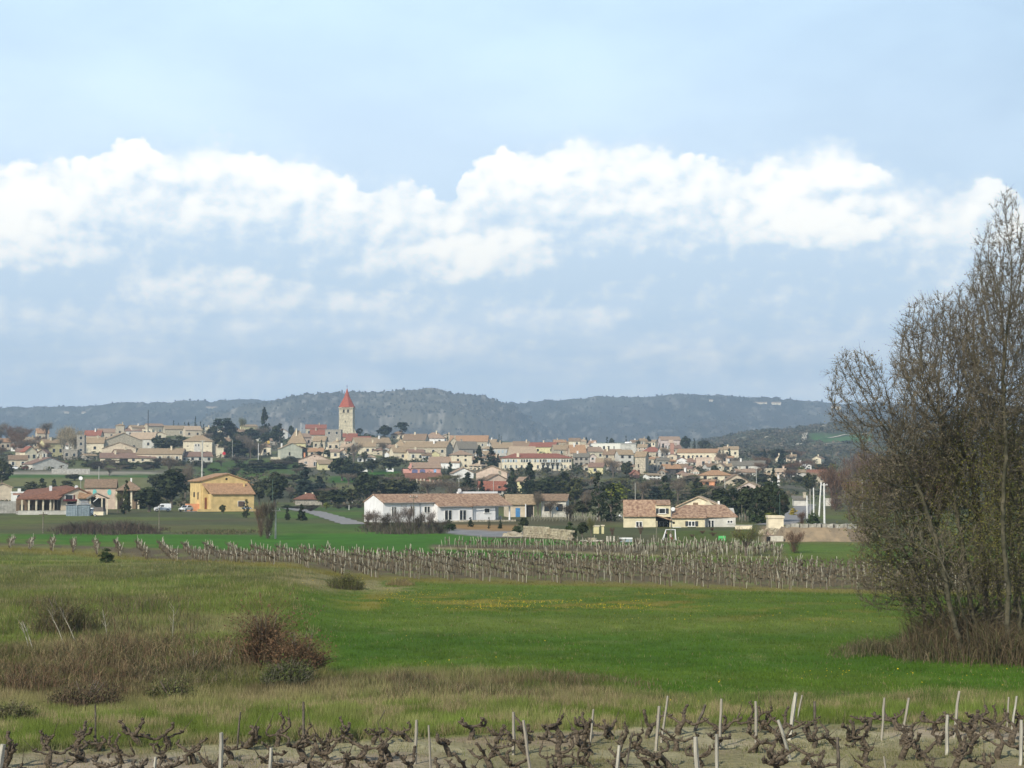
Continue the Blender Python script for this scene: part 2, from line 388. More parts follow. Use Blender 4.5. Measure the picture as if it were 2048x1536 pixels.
def ground_colour(x, y):
    x = np.asarray(x, float); y = np.asarray(y, float); d = np.maximum(y, 1.0)
    u = 1024 + F * x / d
    v = 960 + HC * F / np.maximum(d, 20)
    n1 = fbm(x / 6, y / 6, 4, 1); n2 = fbm(x / 1.6, y / 1.6, 4, 2); n3 = fbm(x / 22, y / 30, 4, 3); n4 = fbm(x / 60, y / 25, 4, 8)
    w = (n1 - .5) * 2; w2 = (n2 - .5) * 2
    out = np.zeros(x.shape + (3,))
    def c(name): return np.array(C[name])
    def put(mask, col):
        nonlocal out
        m = np.clip(mask, 0, 1)[..., None]; out = out * (1 - m) + np.asarray(col) * m
    def between(v, lo, hi, s): return sst(v, lo - s, lo + s) * (1 - sst(v, hi - s, hi + s))
    # base: rough grass left, meadow right
    out[:] = c('olive'); 
    put(sst(n2, .42, .7) * .55, c('fore')); put(sst(n1, .55, .75) * .55, c('straw')); put(sst(n3, .5, .62) * .4, c('brown'))
    bl = pl(v, [(1100,1600),(1140,900),(1150,820),(1200,600),(1260,560),(1290,640),(1400,700),(1450,1100)])
    right = sst(u + w * 40, bl - 25, bl + 40)
    md = c('meadow') * (1 - sst(n1, .35, .7))[..., None] + (c('meadow') * .55 + c('meadow2') * .45) * sst(n1, .35, .7)[..., None]
    m = right[..., None]; out = out * (1 - m) + md * m
    put(right * between(v + w * 9, 1160, 1228, 10) * .55, c('meadow2'))
    put(right * between(v + w * 10, 1232, 1262, 10) * sst(u, 600, 1000) * .65, c('olive') * 1.1)
    put(right * between(v + w * 8, 1186, 1218, 8) * between(u + w * 60, 680, 1420, 90) * sst(n2, .46, .62) * .9, c('flower'))
    put(right * between(v + w * 6, 1205, 1240, 8) * sst(u, 1300, 1500) * sst(n2, .5, .65) * .5, c('flower') * .8)
    put(sst(w2, .25, .9) * .25, c('straw'))
    # bank at the end of the rough field
    put(between(v + w * 12, 1140, 1185, 8) * between(u, 560, 830, 40) * sst(n2, .35, .6) * .8, c('straw') * .9)
    # brown strip and tall grass
    s1 = pl(u, STRIP1); s2 = pl(u, STRIP2)
    put(between(v + w * 26, s2 + 6, s1 - 4, 22) * (1 - sst(u, 1150, 1400) * .75) * (.35 + .6 * sst(n2, .4, .6)), c('brown')); put(between(v + w * 26, s2 + 6, s1 - 4, 22) * sst(n1, .5, .6) * .55 * (1 - sst(u, 900, 1200)), c('straw'))
    put(between(v + w * 14, s1 - 12, s1 + 30, 14) * .55 * (1 - sst(u, 1200, 1500) * .6), c('straw'))
    put(between(v, s1 + 12, 1600, 14) * .9, c('fore')); put(between(v, s1 + 12, 1600, 14) * sst(n2, .5, .7) * .5, c('straw'))
    put(between(v, s1 + 12, 1600, 14) * sst(n1, .5, .62) * .5, c('meadow2'))
    sl_ = pl(u, SOIL)
    put(sst(v + w * 7, sl_ - 3, sl_ + 9), c('soil')); put(sst(v + w * 7, sl_ - 3, sl_ + 9) * sst(n2, .45, .62) * .75, c('soil2'))
    put(sst(v + w * 7, sl_ - 3, sl_ + 9) * sst(n1, .60, .70) * .3, c('fore'))
    # mid vineyard
    v1 = pl(u, LV1); v2 = pl(u, LV2)
    put(between(v, v2, v1, 2), c('vine')); put(between(v, v2, v1, 2) * sst(n2, .5, .65) * .5 , c('fore'))
    put(between(v + w * 3, v1 - 6, v1 + 5, 3) * .85, c('fringe')); put(between(v + w * 2, v1 - 3, v1 + 5, 2) * sst(n2, .42, .55) * (1 - sst(u, 700, 1000) * .7), c('flower') * .8)
    # green belt behind it
    gb = pl(u, GB)
    put(between(v, gb, v2, 2.0), c('wheat'))
    put(between(v + w * 1.5, gb, v2, 1.5) * sst(n3, .52, .62) * .6, c('olive'))
    q = between(u, 862, 1570, 12); put(q * between(v, pl(u, SV2) - 1, pl(u, SV1) + 1, 1.5), c('vine')); put(q * between(v, pl(u, SV1), pl(u, SV1) + 4, 1.5) * .8, c('straw'))
    put(between(v, gb, v2, 2) * sst(u, 1250, 1400) * .55, c('olive')); 
    # fallow and gardens
    far = 1 - sst(v, gb - 1.5, gb + 1)
    put(far, c('fallow')); put(far * sst(n3, .45, .62) * .7, c('olive')); put(far * between(u, 540, 740, 20) * .5, c('wheat') * .9); put(far * sst(n4, .5, .6) * .45, c('brown'))
    put(between(v, 1049, 1062, 2) * between(u, 905, 1035, 6), c('orange'))
    put(between(v, pl(u, [(860,1058),(905,1057),(1030,1062)]), pl(u, [(860,1060),(905,1066),(960,1071),(1045,1072)]), 1) * between(u, 895, 1050, 8), (.24, .24, .24))
    put(between(v, 1056, 1082, 2) * between(u, 1130, 1300, 15) * .6, c('fallow'))
    put(between(v, 1060, 1084, 2) * between(u, 1320, 1500, 10) * .8, c('meadow2') * .75)
    put(between(v, 1052, 1083, 2) * between(u, 1520, 1740, 14), (.25, .185, .115))
    # hillside
    b = sst(d, 395, 440); tc_ = c('scrub') * (1 - sst(n3, .35, .7))[..., None] + c('townsoil') * sst(n3, .35, .7)[..., None]
    put(b, tc_); put(b * sst(n4, .5, .58) * .55, c('olive'))
    vv = terrain_row(x, y, d)
    put(between(vv, 953, 984, 3) * (1 - sst(u, 280, 330)), c('yfield')); put(between(vv, 944, 949, .8) * (1 - sst(u, 290, 340)), c('track'))
    put(between(vv, 950, 955, 1.5) * (1 - sst(u, 290, 340)) * b, c('wheat') * .8)
    put(between(vv, 920, 955, 4) * between(u, 400, 600, 20) * b * .7, c('meadow') * .9)
    put(between(vv, 953, 966, 2) * between(u, 660, 730, 8) * b, c('wheat') * .8); put(between(vv, 967, 978, 2) * between(u, 670, 735, 8) * b * .8, c('yfield'))
    put(between(vv, 942, 955, 3) * between(u, 735, 800, 10) * b, c('wheat') * .8)
    # the hill on the right: scrub with bare limestone
    hl = sst(d, 1250, 1500) * sst(u, 1380, 1450)
    put(hl, (.085, .083, .048)); put(hl * sst(fbm(x / 25, y / 90, 4, 21), .5, .62) * .6, (.055, .07, .034))
    put(hl * sst(fbm(x / 14, y / 70, 4, 31), .60, .68) * .7, c('limestone') * .8)
    put(hl * between(u, 1622, 1745, 8) * between(vv, 868, 884, 2), (.075, .15, .045))
    put(sst(d, 2100, 2500), (.07, .10, .045))
    return out * (1 + .12 * w2 + .36 * (fbm(x / 9, y / 3.2, 3, 51) - .5) + .2 * (fbm(x / 2.6, y / 2.2, 3, 52) - .5))[..., None]
def terrain_row(x, y, d): return 960 - (terrain(x, y) - HC) * F / d
def build_ground():
    fa = np.radians(np.arange(-20.5, 20.51, .085)); co = np.radians(np.arange(24, 336.1, 4.0))
    ang = np.concatenate([fa, co])
    dn = [2, 6, 12, 18, 24, 29, 33, 36]
    dm = F * HC / (np.arange(1590, 1016, -2.2) - 960)
    df = np.geomspace(418, 2600, 95); dl = np.array([3000, 3600, 4300, 5000, 5550])
    rr = np.concatenate([dn, dm, df, dl])
    A, Rr = np.meshgrid(ang, rr)
    k = 1 / np.maximum(np.cos(A), .8); Xx = np.sin(A) * Rr * np.where(np.abs(A) < .7, k, 1.25 * .9); Yy = np.cos(A) * Rr * np.where(np.abs(A) < .7, k, 1.25 * .9)
    Zz = terrain(Xx, Yy)
    Zz = Zz + (fbm(Xx / .7, Yy / .7, 3, 44) - .5) * .10 * sst(Rr, 30, 38) * (1 - sst(Rr, 150, 300))
    V = np.stack([Xx, Yy, Zz], -1).reshape(-1, 3); V = np.vstack([V, [[0, 0, gz(0, 0)]]])
    na = len(ang); nr = len(rr)
    i = np.arange(nr - 1)[:, None] * na; j = np.arange(na)[None, :]; jn = (j + 1) % na
    Q = np.stack([i + j, i + jn, i + na + jn, i + na + j], -1).reshape(-1, 4)[:, ::-1]
    colr = ground_colour(V[:, 0], V[:, 1])
    T = np.concatenate([Q[:, [0, 1, 2]], Q[:, [0, 2, 3]]])
    cap = np.stack([np.full(na, len(V) - 1), jn[0], j[0]], -1)
    T = np.concatenate([T, cap])
    me = npmesh('ground', V, T, attrmat('ground', nscale=.5, namp=.28, fine=5.0, famp=.35, bump=.6), colr, smooth=True)
    # make sure the sheet faces up
    if me.polygons[1000].normal.z < 0: me.flip_normals()
    tag(link('ground', me), 'open country with meadow, fallow strips and the village slope', kind='structure')
build_ground()

# ---- distant hills: relief meshes with wooded, lumpy surface
def hill(name, label, crest, dc, d0, d1, u0, u1, seed, cols, cliff=0.0, nu=520, nd=64):
    us = np.linspace(u0, u1, nu); ts = np.linspace(0, 1, nd)
    U, T = np.meshgrid(us, ts)
    D = d0 + (d1 - d0) * T
    vc = pl(U, crest); zc = HC + (960 - vc) * dc / F
    base = zrow(892, d0) - 20
    tc = (dc - d0) / (d1 - d0)
    prof = np.where(T < tc, np.clip(T / tc, 0, 1) ** .8, 1 - ((T - tc) / (1 - tc)) ** 2 * .9)
    X_ = (U - 1024) / F * D
    g = fbm(X_ / 420, D / 500, 4, seed); g2 = fbm(X_ / 90, D / 160, 4, seed + 3); g3 = fbm(X_ / 16, D / 60, 3, seed + 9)
    ridge_w = np.clip(prof, 0, 1)
    gully = (np.abs(fbm(X_ / 260, D / 900, 3, seed + 5) - .5) * 2)
    Z = base + (zc - base) * prof - (gully * 62 + (1 - g) * 44) * np.sin(np.pi * np.clip(prof, 0, 1)) * 1.0
    if cliff:      # a step of pale rock along the flank
        cz = base + (zc - base) * .52
        Z = Z + 16 * cliff * (sst(Z, cz - 4, cz + 4) - .5) * sst(np.clip(prof, 0, 1), .1, .4)
    Z = Z + (g2 - .5) * 16 * ridge_w ** .5 + (g3 - .5) * 11
    side = sst(U, u0, u0 + 40) if cliff < 0 else 1
    Z = Z * side + base * (1 - side) if not np.isscalar(side) else Z
    V = np.stack([X_, D, Z], -1).reshape(-1, 3)
    i = np.arange(nd - 1)[:, None] * nu; j = np.arange(nu - 1)[None, :]
    Q = np.stack([i + j, i + j + 1, i + nu + j + 1, i + nu + j], -1).reshape(-1, 4)
    T3 = np.concatenate([Q[:, [0, 1, 2]], Q[:, [0, 2, 3]]])
    n = fbm(V[:, 0] / 55, V[:, 1] / 140, 4, seed + 11)[:, None]; m = fbm(V[:, 0] / 200, V[:, 1] / 300, 3, seed + 13)[:, None]
    k = fbm(V[:, 0] / 20, V[:, 2] / 9, 3, seed + 17)[:, None]
    c = np.array(cols[0]) * (1 - sst(n, .4, .6)) + np.array(cols[1]) * sst(n, .4, .6)
    f = sst(m, .55, .64) * .6; c = c * (1 - f) + np.array(cols[2]) * f
    f = sst(k, .62, .74) * .75; c = c * (1 - f) + np.array(cols[3]) * f
    me = npmesh(name, V, T3, attrmat('hillside', nscale=.02, namp=.25, fine=.09, famp=.45), c)
    return tag(link(name, me), label, kind='structure')
HC1 = ((.066,.066,.045), (.090,.082,.060), (.12,.12,.075), (.26,.24,.19))
hill('hill', 'long low wooded ridge on the left horizon', [(-700,835),(-300,828),(0,818),(200,809),(300,803),(420,803),(440,798),(500,798),(560,804),(620,815),(800,830),(1500,850)], 4700, 3300, 5400, -700, 1500, 1, HC1)
hill('hill', 'rounded central hill with a pale rocky flank behind the village', [(200,908),(380,855),(430,831),(520,812),(560,805),(610,799),(690,794),(760,790),(830,787),(880,790),(920,793),(970,801),(1005,811),(1030,822),(1060,845),(1120,880),(1250,905)], 3700, 2600, 4500, 200, 1250, 2,
     ((.075,.072,.048), (.115,.10,.070), (.16,.15,.10), (.34,.31,.25)), cliff=1.0)
hill('hill', 'broad wooded plateau hill closing the right horizon', [(700,880),(850,850),(950,822),(1005,808),(1060,805),(1120,798),(1200,793),(1300,791),(1400,789),(1480,792),(1540,797),(1600,802),(1700,806),(1850,808),(2048,814),(2700,830)], 4600, 3000, 5500, 700, 2700, 3, HC1)

# hillside trees on the far crests: one wooded mass
def clump_mesh(r, n, rg, squash=.8):
    """a lumpy crown blob made of leaf-cluster triangles"""
    p = rg.normal(size=(n, 3)); p /= np.linalg.norm(p, axis=1)[:, None]; p *= r * rg.uniform(.45, 1.05, (n, 1)); p[:, 2] *= squash
    return p
def leaves(P_, size, rg, up=.3, aspect=1.0, outw=None):
    """one triangle per point, facing randomly (biased outward if outw given)"""
    n = len(P_); a = rg.normal(size=(n, 3)); 
    if outw is not None: nrm = outw / (np.linalg.norm(outw, axis=1)[:, None] + 1e-6) + rg.normal(size=(n, 3)) * .6
    else: nrm = rg.normal(size=(n, 3))
    nrm[:, 2] += up; nrm /= np.linalg.norm(nrm, axis=1)[:, None]
    t1 = np.cross(nrm, a); t1 /= np.linalg.norm(t1, axis=1)[:, None] + 1e-9; t2 = np.cross(nrm, t1)
    s = (size * rg.uniform(.6, 1.35, n))[:, None] if np.isscalar(size) else (size * rg.uniform(.7, 1.3, n))[:, None]
    V = np.stack([P_ + t1 * s, P_ - t1 * s * .6 + t2 * s * .8 * aspect, P_ - t1 * s * .5 - t2 * s * .8 * aspect], 1)
    return V.reshape(-1, 3), np.arange(3 * n).reshape(-1, 3)
def wood():
    rg = np.random.default_rng(5); Ps = []; Cs = []
    dg = bpy.context.evaluated_depsgraph_get()
    for o in [o for o in COL.objects if o.name.startswith('hill')]:
        me = o.data; n = len(me.vertices); co = np.empty(n * 3, np.float32); me.vertices.foreach_get('co', co); co = co.reshape(-1, 3)
        nu = 520; nd = n // nu; zz = co[:, 2].reshape(nd, nu)
        for k in range(9500):
            i = rg.integers(2, nd - 1); j = rg.integers(0, nu)
            p = co[i * nu + j]; uu = 1024 + F * p[0] / p[1]
            if not -60 < uu < 2110: continue
            Ps.append(p + np.array([rg.normal() * 5, rg.normal() * 10, 0])); 
    Ps = np.array(Ps); n = len(Ps); r = rg.uniform(1.6, 3.8, n) * rg.uniform(.5, 1, n)
    ph = np.linspace(0, 2 * np.pi, 6)[:-1]
    ring = np.stack([np.cos(ph), np.sin(ph), np.zeros(5)], -1)
    rr = r[:, None, None] * rg.uniform(.6, 1.4, (n, 5, 1))
    lo = Ps[:, None] + ring * rr * .9 + np.array([0, 0, -1.5]); hi = Ps[:, None] + ring * rr * .8 + np.array([0, 0, 1.]) * (r * .8)[:, None, None]; top = Ps + np.array([0, 0, 1.]) * (r * rg.uniform(1.2, 1.7, n))[:, None]
    V = np.concatenate([lo, hi, top[:, None]], 1)
    F_ = []
    for q in range(5):
        w = (q + 1) % 5; F_ += [(q, w, 5 + w), (q, 5 + w, 5 + q), (5 + q, 5 + w, 10)]
    T = (np.arange(n)[:, None, None] * 11 + np.array(F_)[None]).reshape(-1, 3)
    base = np.array([(.064,.066,.046), (.084,.078,.056), (.060,.062,.044), (.095,.088,.062)])[rg.integers(0, 4, n)] * rg.uniform(.9, 1.1, (n, 1))
    me = npmesh('hill_forest', V.reshape(-1, 3), T, attrmat('hilltrees', nscale=.02, namp=.25, fine=.5, famp=.1), np.repeat(base, 11, 0))
    tag(link('hill_forest', me), 'low oak woods and scrub covering the distant hills', kind='stuff')
wood()

def build_haze():
    top = 0
    b = MB().box(-6400, 6400, -6400, 6400, -30, 420)
    m = bpy.data.materials.new('haze'); m.use_nodes = True; m.node_tree.nodes.clear(); t = NT(m.node_tree)
    v = t.node('ShaderNodeVolumePrincipled'); o = t.node('ShaderNodeOutputMaterial'); t.l.new(v.outputs[0], o.inputs['Volume'])
    v.inputs['Color'].default_value = (.56, .77, 1.0, 1); v.inputs['Density'].default_value = 2.3e-4; v.inputs['Anisotropy'].default_value = 0.1
    h = b.build('haze', m); tag(h, 'thin blue spring haze over the valley', kind='stuff')
build_haze()

# ---- strips laid on the ground: roads, tracks
def strip(name, label, pts, width, m, kind='structure', lift=.03, seg=14):
    ps = [hit(*p) if len(p) == 2 else gp(p[0], p[2]) for p in pts]
    out = []; 
    for a, b in zip(ps[:-1], ps[1:]):
        for k in range(seg): out.append(a.lerp(b, k / seg))
    out.append(ps[-1]); V = []; 
    for k, p in enumerate(out):
        t = out[min(k + 1, len(out) - 1)] - out[max(k - 1, 0)]; t.z = 0; t.normalize(); s = Vector((-t.y, t.x, 0)) * width / 2 * (1 + .12 * math.sin(k * 1.7))
        row = []
        for q in (-1, -.33, .33, 1):
            w = p + s * q; row.append((w.x, w.y, gz(w.x, w.y) + lift))
        V += row
    Fs = []
    for k in range(len(out) - 1):
        for q in range(3): Fs.append((4 * k + q, 4 * k + q + 1, 4 * k + 5 + q, 4 * k + 4 + q))
    me = npmesh(name, np.array(V), np.array(Fs), m)
    if me.polygons[0].normal.z < 0: me.flip_normals()
    return tag(link(name, me), label, kind=kind)
m_road = mat('road_grey', (.27,.26,.25), var=.12, scale=1.2); m_track = mat('track_pale', (.50,.46,.36), var=.15, scale=.4)
strip('road', 'pale lane running down to the white bungalow', [(578,1016),(628,1024),(668,1036),(712,1049)], 4.2, m_road, lift=.06)
strip('road', 'straight pale lane between the white poles and the dark hedge', [(1541,1050),(1572,1044),(1586,1034),(1600,1022),(1614,1008)], 5.0, m_road, lift=.06)
strip('path', 'white limestone track climbing the scrubby hill', [(1597,0,1420),(1606,0,1520),(1610,0,1620),(1624,0,1740)], 5, m_track, lift=.7)
for k, pts in enumerate([[(1630,0,1860),(1655,0,1885),(1700,0,1890)], [(1552,0,1800),(1585,0,1790),(1612,0,1775)], [(1480,0,1560),(1535,0,1600)], [(1640,0,1560),(1740,0,1600)], [(1545,0,1440),(1600,0,1400),(1690,0,1420)], [(1660,0,1760),(1740,0,1740)]]):
    strip('path', ['pale terrace track along the hill crest', 'short pale terrace edge left of the limestone track', 'pale stony terrace line low on the left of the hill', 'pale terrace edge above the green hillside field', 'stony terrace line below the green hillside field', 'faint pale terrace line near the hilltop'][k], pts, 3.0, m_track, lift=.6)
# ================================================================== BUILDINGS
WALL = dict(cream=(.72,.64,.47), white=(.80,.79,.75), yellow=(.66,.45,.17), beige=(.60,.51,.38), pinkbeige=(.60,.47,.37), greystone=(.38,.35,.295),
            stone=(.52,.46,.345), palegreen=(.47,.475,.38), salmon=(.66,.34,.28), pyellow=(.62,.57,.32), palegrey=(.58,.56,.50), orangewall=(.74,.34,.18),
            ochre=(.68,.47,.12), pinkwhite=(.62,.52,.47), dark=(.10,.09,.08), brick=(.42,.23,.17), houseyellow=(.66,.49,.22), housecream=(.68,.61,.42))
ROOF = dict(tan=(.36,.27,.17), brown=(.27,.19,.125), mauve=(.27,.175,.13), red=(.30,.12,.08), orange=(.42,.255,.145), pink=(.36,.255,.18), grey=(.21,.19,.15),
            rust=(.235,.115,.075), mix=(.42,.245,.18), paleroof=(.47,.36,.25))
def wm(k): return mat('plaster_' + k, WALL[k], var=.09, scale=.9, bump=.15, bscale=14) if 'stone' not in k else mat('masonry_' + k, WALL[k], var=.22, scale=2.2, bump=.5, bscale=3)
def rm(k):
    if k == 'mix': return mat('tiles_mix', (.43,.295,.195), col2=(.20,.115,.078), scale=2.6, bump=.8, stretch=(1, .6, 1), bscale=5)
    return mat('tiles_' + k, ROOF[k], var=.16, scale=2.5, bump=.7, bscale=4)
m_pane = mat('window_glass', (.035,.04,.045), rough=.15, var=.3, spec=.6); m_dark = mat('dark_interior', (.03,.027,.024), var=.3)
m_frame = mat('white_frame', (.78,.77,.73), rough=.5, var=.04); m_surr = mat('pale_surround', (.62,.58,.48), var=.1)
m_shut = mat('dark_shutter', (.05,.055,.06), var=.2); m_bshut = mat('blue_grey_shutter', (.42,.50,.55), var=.1); m_turq = mat('turquoise_shutter', (.18,.56,.52), var=.1)
m_paleshut = mat('pale_shutter', (.62,.62,.54), var=.08); m_brown = mat('brown_wood', (.10,.05,.03), var=.3, scale=8)
m_conc = mat('concrete', (.42,.41,.37), var=.16, scale=1.5, bump=.2); m_metalw = mat('white_metal', (.80,.80,.79), rough=.4, var=.04)
WINM = {}
def win_mesh(w, h, kind):
    k = (round(w, 1), round(h, 1), kind)
    if k in WINM: return WINM[k]
    w, h = max(k[0], .3), max(k[1], .3); b = MB()
    if kind == 'far':
        b.box(-w/2, w/2, -.03, .05, 0, h, 0); b.box(-w/2-.12, w/2+.12, -.06, .04, -.14, 0, 1); b.box(-w/2-.10, -w/2, -.045, .04, 0, h, 1); b.box(w/2, w/2+.10, -.045, .04, 0, h, 1); b.box(-w/2-.1, w/2+.1, -.045, .04, h, h+.12, 1)
        me = b.mesh('window', [m_pane, m_surr])
    elif kind == 'plain':
        b.box(-w/2, w/2, -.03, .05, 0, h, 0); me = b.mesh('window', [m_dark])
    elif kind == 'shut':            # half-closed pale shutters
        b.box(-w/2, w/2, -.03, .05, 0, h, 0); b.box(-w/2-.35, -w/2+.1, -.10, -.05, -.05, h+.05, 1); b.box(w/2-.1, w/2+.35, -.10, -.05, -.05, h+.05, 1)
        me = b.mesh('window', [m_pane, m_paleshut])
    elif kind == 'blue':
        b.box(-w/2, w/2, -.05, .05, 0, h, 0); b.box(-w/2-.08, w/2+.08, -.08, .04, -.12, 0, 1); me = b.mesh('window', [m_bshut, m_surr])
    WINM[k] = me; return me
def roof_section(b, x0, x1, yf, yb, hf, hb, ry, rh, o=.35, t=.20, ox=.3):
    """two slopes, ridge along x at y = ry; front eave height hf at yf, back eave hb at yb"""
    sf = (rh - hf) / max(ry - yf, .1); sb = (rh - hb) / max(yb - ry, .1)
    poly = [(yf - o, hf - sf * o), (ry, rh), (yb + o, hb - sb * o), (yb + o, hb - sb * o + t), (ry, rh + t), (yf - o, hf - sf * o + t)]
    i = len(b.v); n = 6
    b.v += [(x0 - ox, p[0], p[1] + .02) for p in poly] + [(x1 + ox, p[0], p[1] + .02) for p in poly]
    for k in range(n):
        j = (k + 1) % n; b.f.append((i + k, i + n + k, i + n + j, i + j)); b.m.append(0)
    for s in (0, n):
        for q in ((0, 1, 4, 5), (1, 2, 3, 4)): b.f.append(tuple(i + s + z for z in q)); b.m.append(0)
    return b
def gable_roof(b, w, y0, y1, h, r, rx=.5, o=.35, t=.2):
    xr = w * rx; sl_ = r / max(xr, .1); sr = r / max(w - xr, .1)
    poly = [(-o, h - sl_ * o), (xr, h + r), (w + o, h - sr * o), (w + o, h - sr * o + t), (xr, h + r + t), (-o, h - sl_ * o + t)]
    i = len(b.v); n = 6
    b.v += [(p[0], y0 - .3, p[1] + .02) for p in poly] + [(p[0], y1 + .3, p[1] + .02) for p in poly]
    for k in range(n):
        j = (k + 1) % n; b.f.append((i + k, i + n + k, i + n + j, i + j)); b.m.append(0)
    for s in (0, n):
        for q in ((0, 1, 4, 5), (1, 2, 3, 4)): b.f.append(tuple(i + s + z for z in q)); b.m.append(0)
    return b
def hip_roof(b, w, dep, h, r, o=.4, t=.16, x0=0, y0=0):
    if w >= dep: a = dep / 2; R1, R2 = (x0 + a, y0 + dep/2), (x0 + w - a, y0 + dep/2)
    else: a = w / 2; R1, R2 = (x0 + w/2, y0 + a), (x0 + w/2, y0 + dep - a)
    e = h - o * r / a
    P0 = [(x0-o, y0-o, e), (x0+w+o, y0-o, e), (x0+w+o, y0+dep+o, e), (x0-o, y0+dep+o, e)]
    P1 = [(p[0], p[1], p[2] + t) for p in P0]; A = (R1[0], R1[1], h + r + t); B = (R2[0], R2[1], h + r + t)
    b.face([P0[3], P0[2], P0[1], P0[0]])
    for k in range(4): j = (k + 1) % 4; b.face([P0[k], P0[j], P1[j], P1[k]])
    if w >= dep: b.face([P1[0], P1[1], B, A]); b.face([P1[1], P1[2], B]); b.face([P1[2], P1[3], A, B]); b.face([P1[3], P1[0], A])
    else: b.face([P1[0], P1[1], A]); b.face([P1[1], P1[2], B, A]); b.face([P1[2], P1[3], B]); b.face([P1[3], P1[0], A, B])
    return b
_DD = np.arange(384, 1060, 3.0)
def drow(u, v):
    if v > 1022: return F * HC / (v - 960)
    x = (u - 1024) / F * _DD; r = terrain_row(x, _DD, _DD); w = np.where(r <= v)[0]
    return float(_DD[w[0]]) if len(w) else 1045.0
class House:
    def __init__(s, name, label, cat, u0, u1, vb, rel=0.0, d=None, zb=None, group=None):
        s.d = d or drow((u0 + u1) / 2, vb); s.u0 = u0; s.cr = math.cos(rel); s.rel = rel
        p = P(u0, vb, s.d); s.z0 = gz((((u0 + u1) / 2) - 1024) / F * s.d, s.d) if zb is None else zb
        s.w = px(u1 - u0, s.d) / s.cr
        s.root = thing(name, label, cat, (p.x, p.y, s.z0), face_az((u0 + u1) / 2, rel), group)
    def z(s, v): return zrow(v, s.d) - s.z0
    def x(s, u): return px(u - s.u0, s.d) / s.cr
    def add(s, name, b, m, smooth=False, parent=None, label=None):
        o = b.build(name, m, parent or s.root, smooth)
        if label: o['label'] = label
        return o
    def win(s, x, z, w, h, kind='far', y=0.0, side=None, par=None, name='window'):
        o = link(name, win_mesh(w, h, kind), par or s.root, (x, y, z))
        if side == 'left': o.rotation_euler = (0, 0, -math.pi/2); o.location = (0.0, x, z)
        return o
    def frame_win(s, u0, u1, v0, v1, y=0.0, mull=1, shutters=None, door=False, name=None, sill=True):
        """a framed opening: dark pane, white frame and mullion as a sub-part, sill, shutters"""
        a, b_ = s.x(u0), s.x(u1); z0, z1 = s.z(v1), s.z(v0); w = b_ - a
        nm = name or ('glass_door' if door else 'window')
        pn = MB().box(a, b_, y - .02, y + .05, z0, z1); o = s.add(nm, pn, m_pane)
        f = MB(); t = min(.09, w * .12)
        f.box(a - t, a, y - .06, y + .04, z0, z1 + t); f.box(b_, b_ + t, y - .06, y + .04, z0, z1 + t); f.box(a, b_, y - .06, y + .04, z1, z1 + t)
        for k in range(mull): c = a + w * (k + 1) / (mull + 1); f.box(c - t * .7, c + t * .7, y - .05, y + .04, z0, z1)
        s.add('frame', f, m_frame, parent=o)
        if sill and not door: s.add('sill', MB().box(a - .18, b_ + .18, y - .12, y + .04, z0 - .12, z0 - .003), m_frame, parent=o)
        if shutters:
            for q in (-1, 1):
                c0 = a - t - w * .48 if q < 0 else b_ + t; s.add('shutter', MB().box(c0, c0 + w * .48, y - .10, y - .03, z0 - .03, z1 + .05), shutters, parent=o)
        return o
def gwall(b, w, y0, y1, h, r, rx=.5, zb=-2.0):
    return b.solid([(0, zb), (w, zb), (w, h), (w * rx, h + r), (0, h)], y0, y1)
def swall(b, x0, x1, yf, yb, hf, hb, ry, rh, zb=-2.0):
    poly = [(yf, zb), (yb, zb), (yb, hb), (ry, rh), (yf, hf)]; i = len(b.v); n = 5
    b.v += [(x0, p[0], p[1]) for p in poly] + [(x1, p[0], p[1]) for p in poly]
    b.f.append(tuple(i + k for k in reversed(range(n)))); b.m.append(0); b.f.append(tuple(i + n + k for k in range(n))); b.m.append(0)
    for k in range(n): j = (k + 1) % n; b.f.append((i + k, i + n + k, i + n + j, i + j)); b.m.append(0)
    return b
RH = random.Random(11)
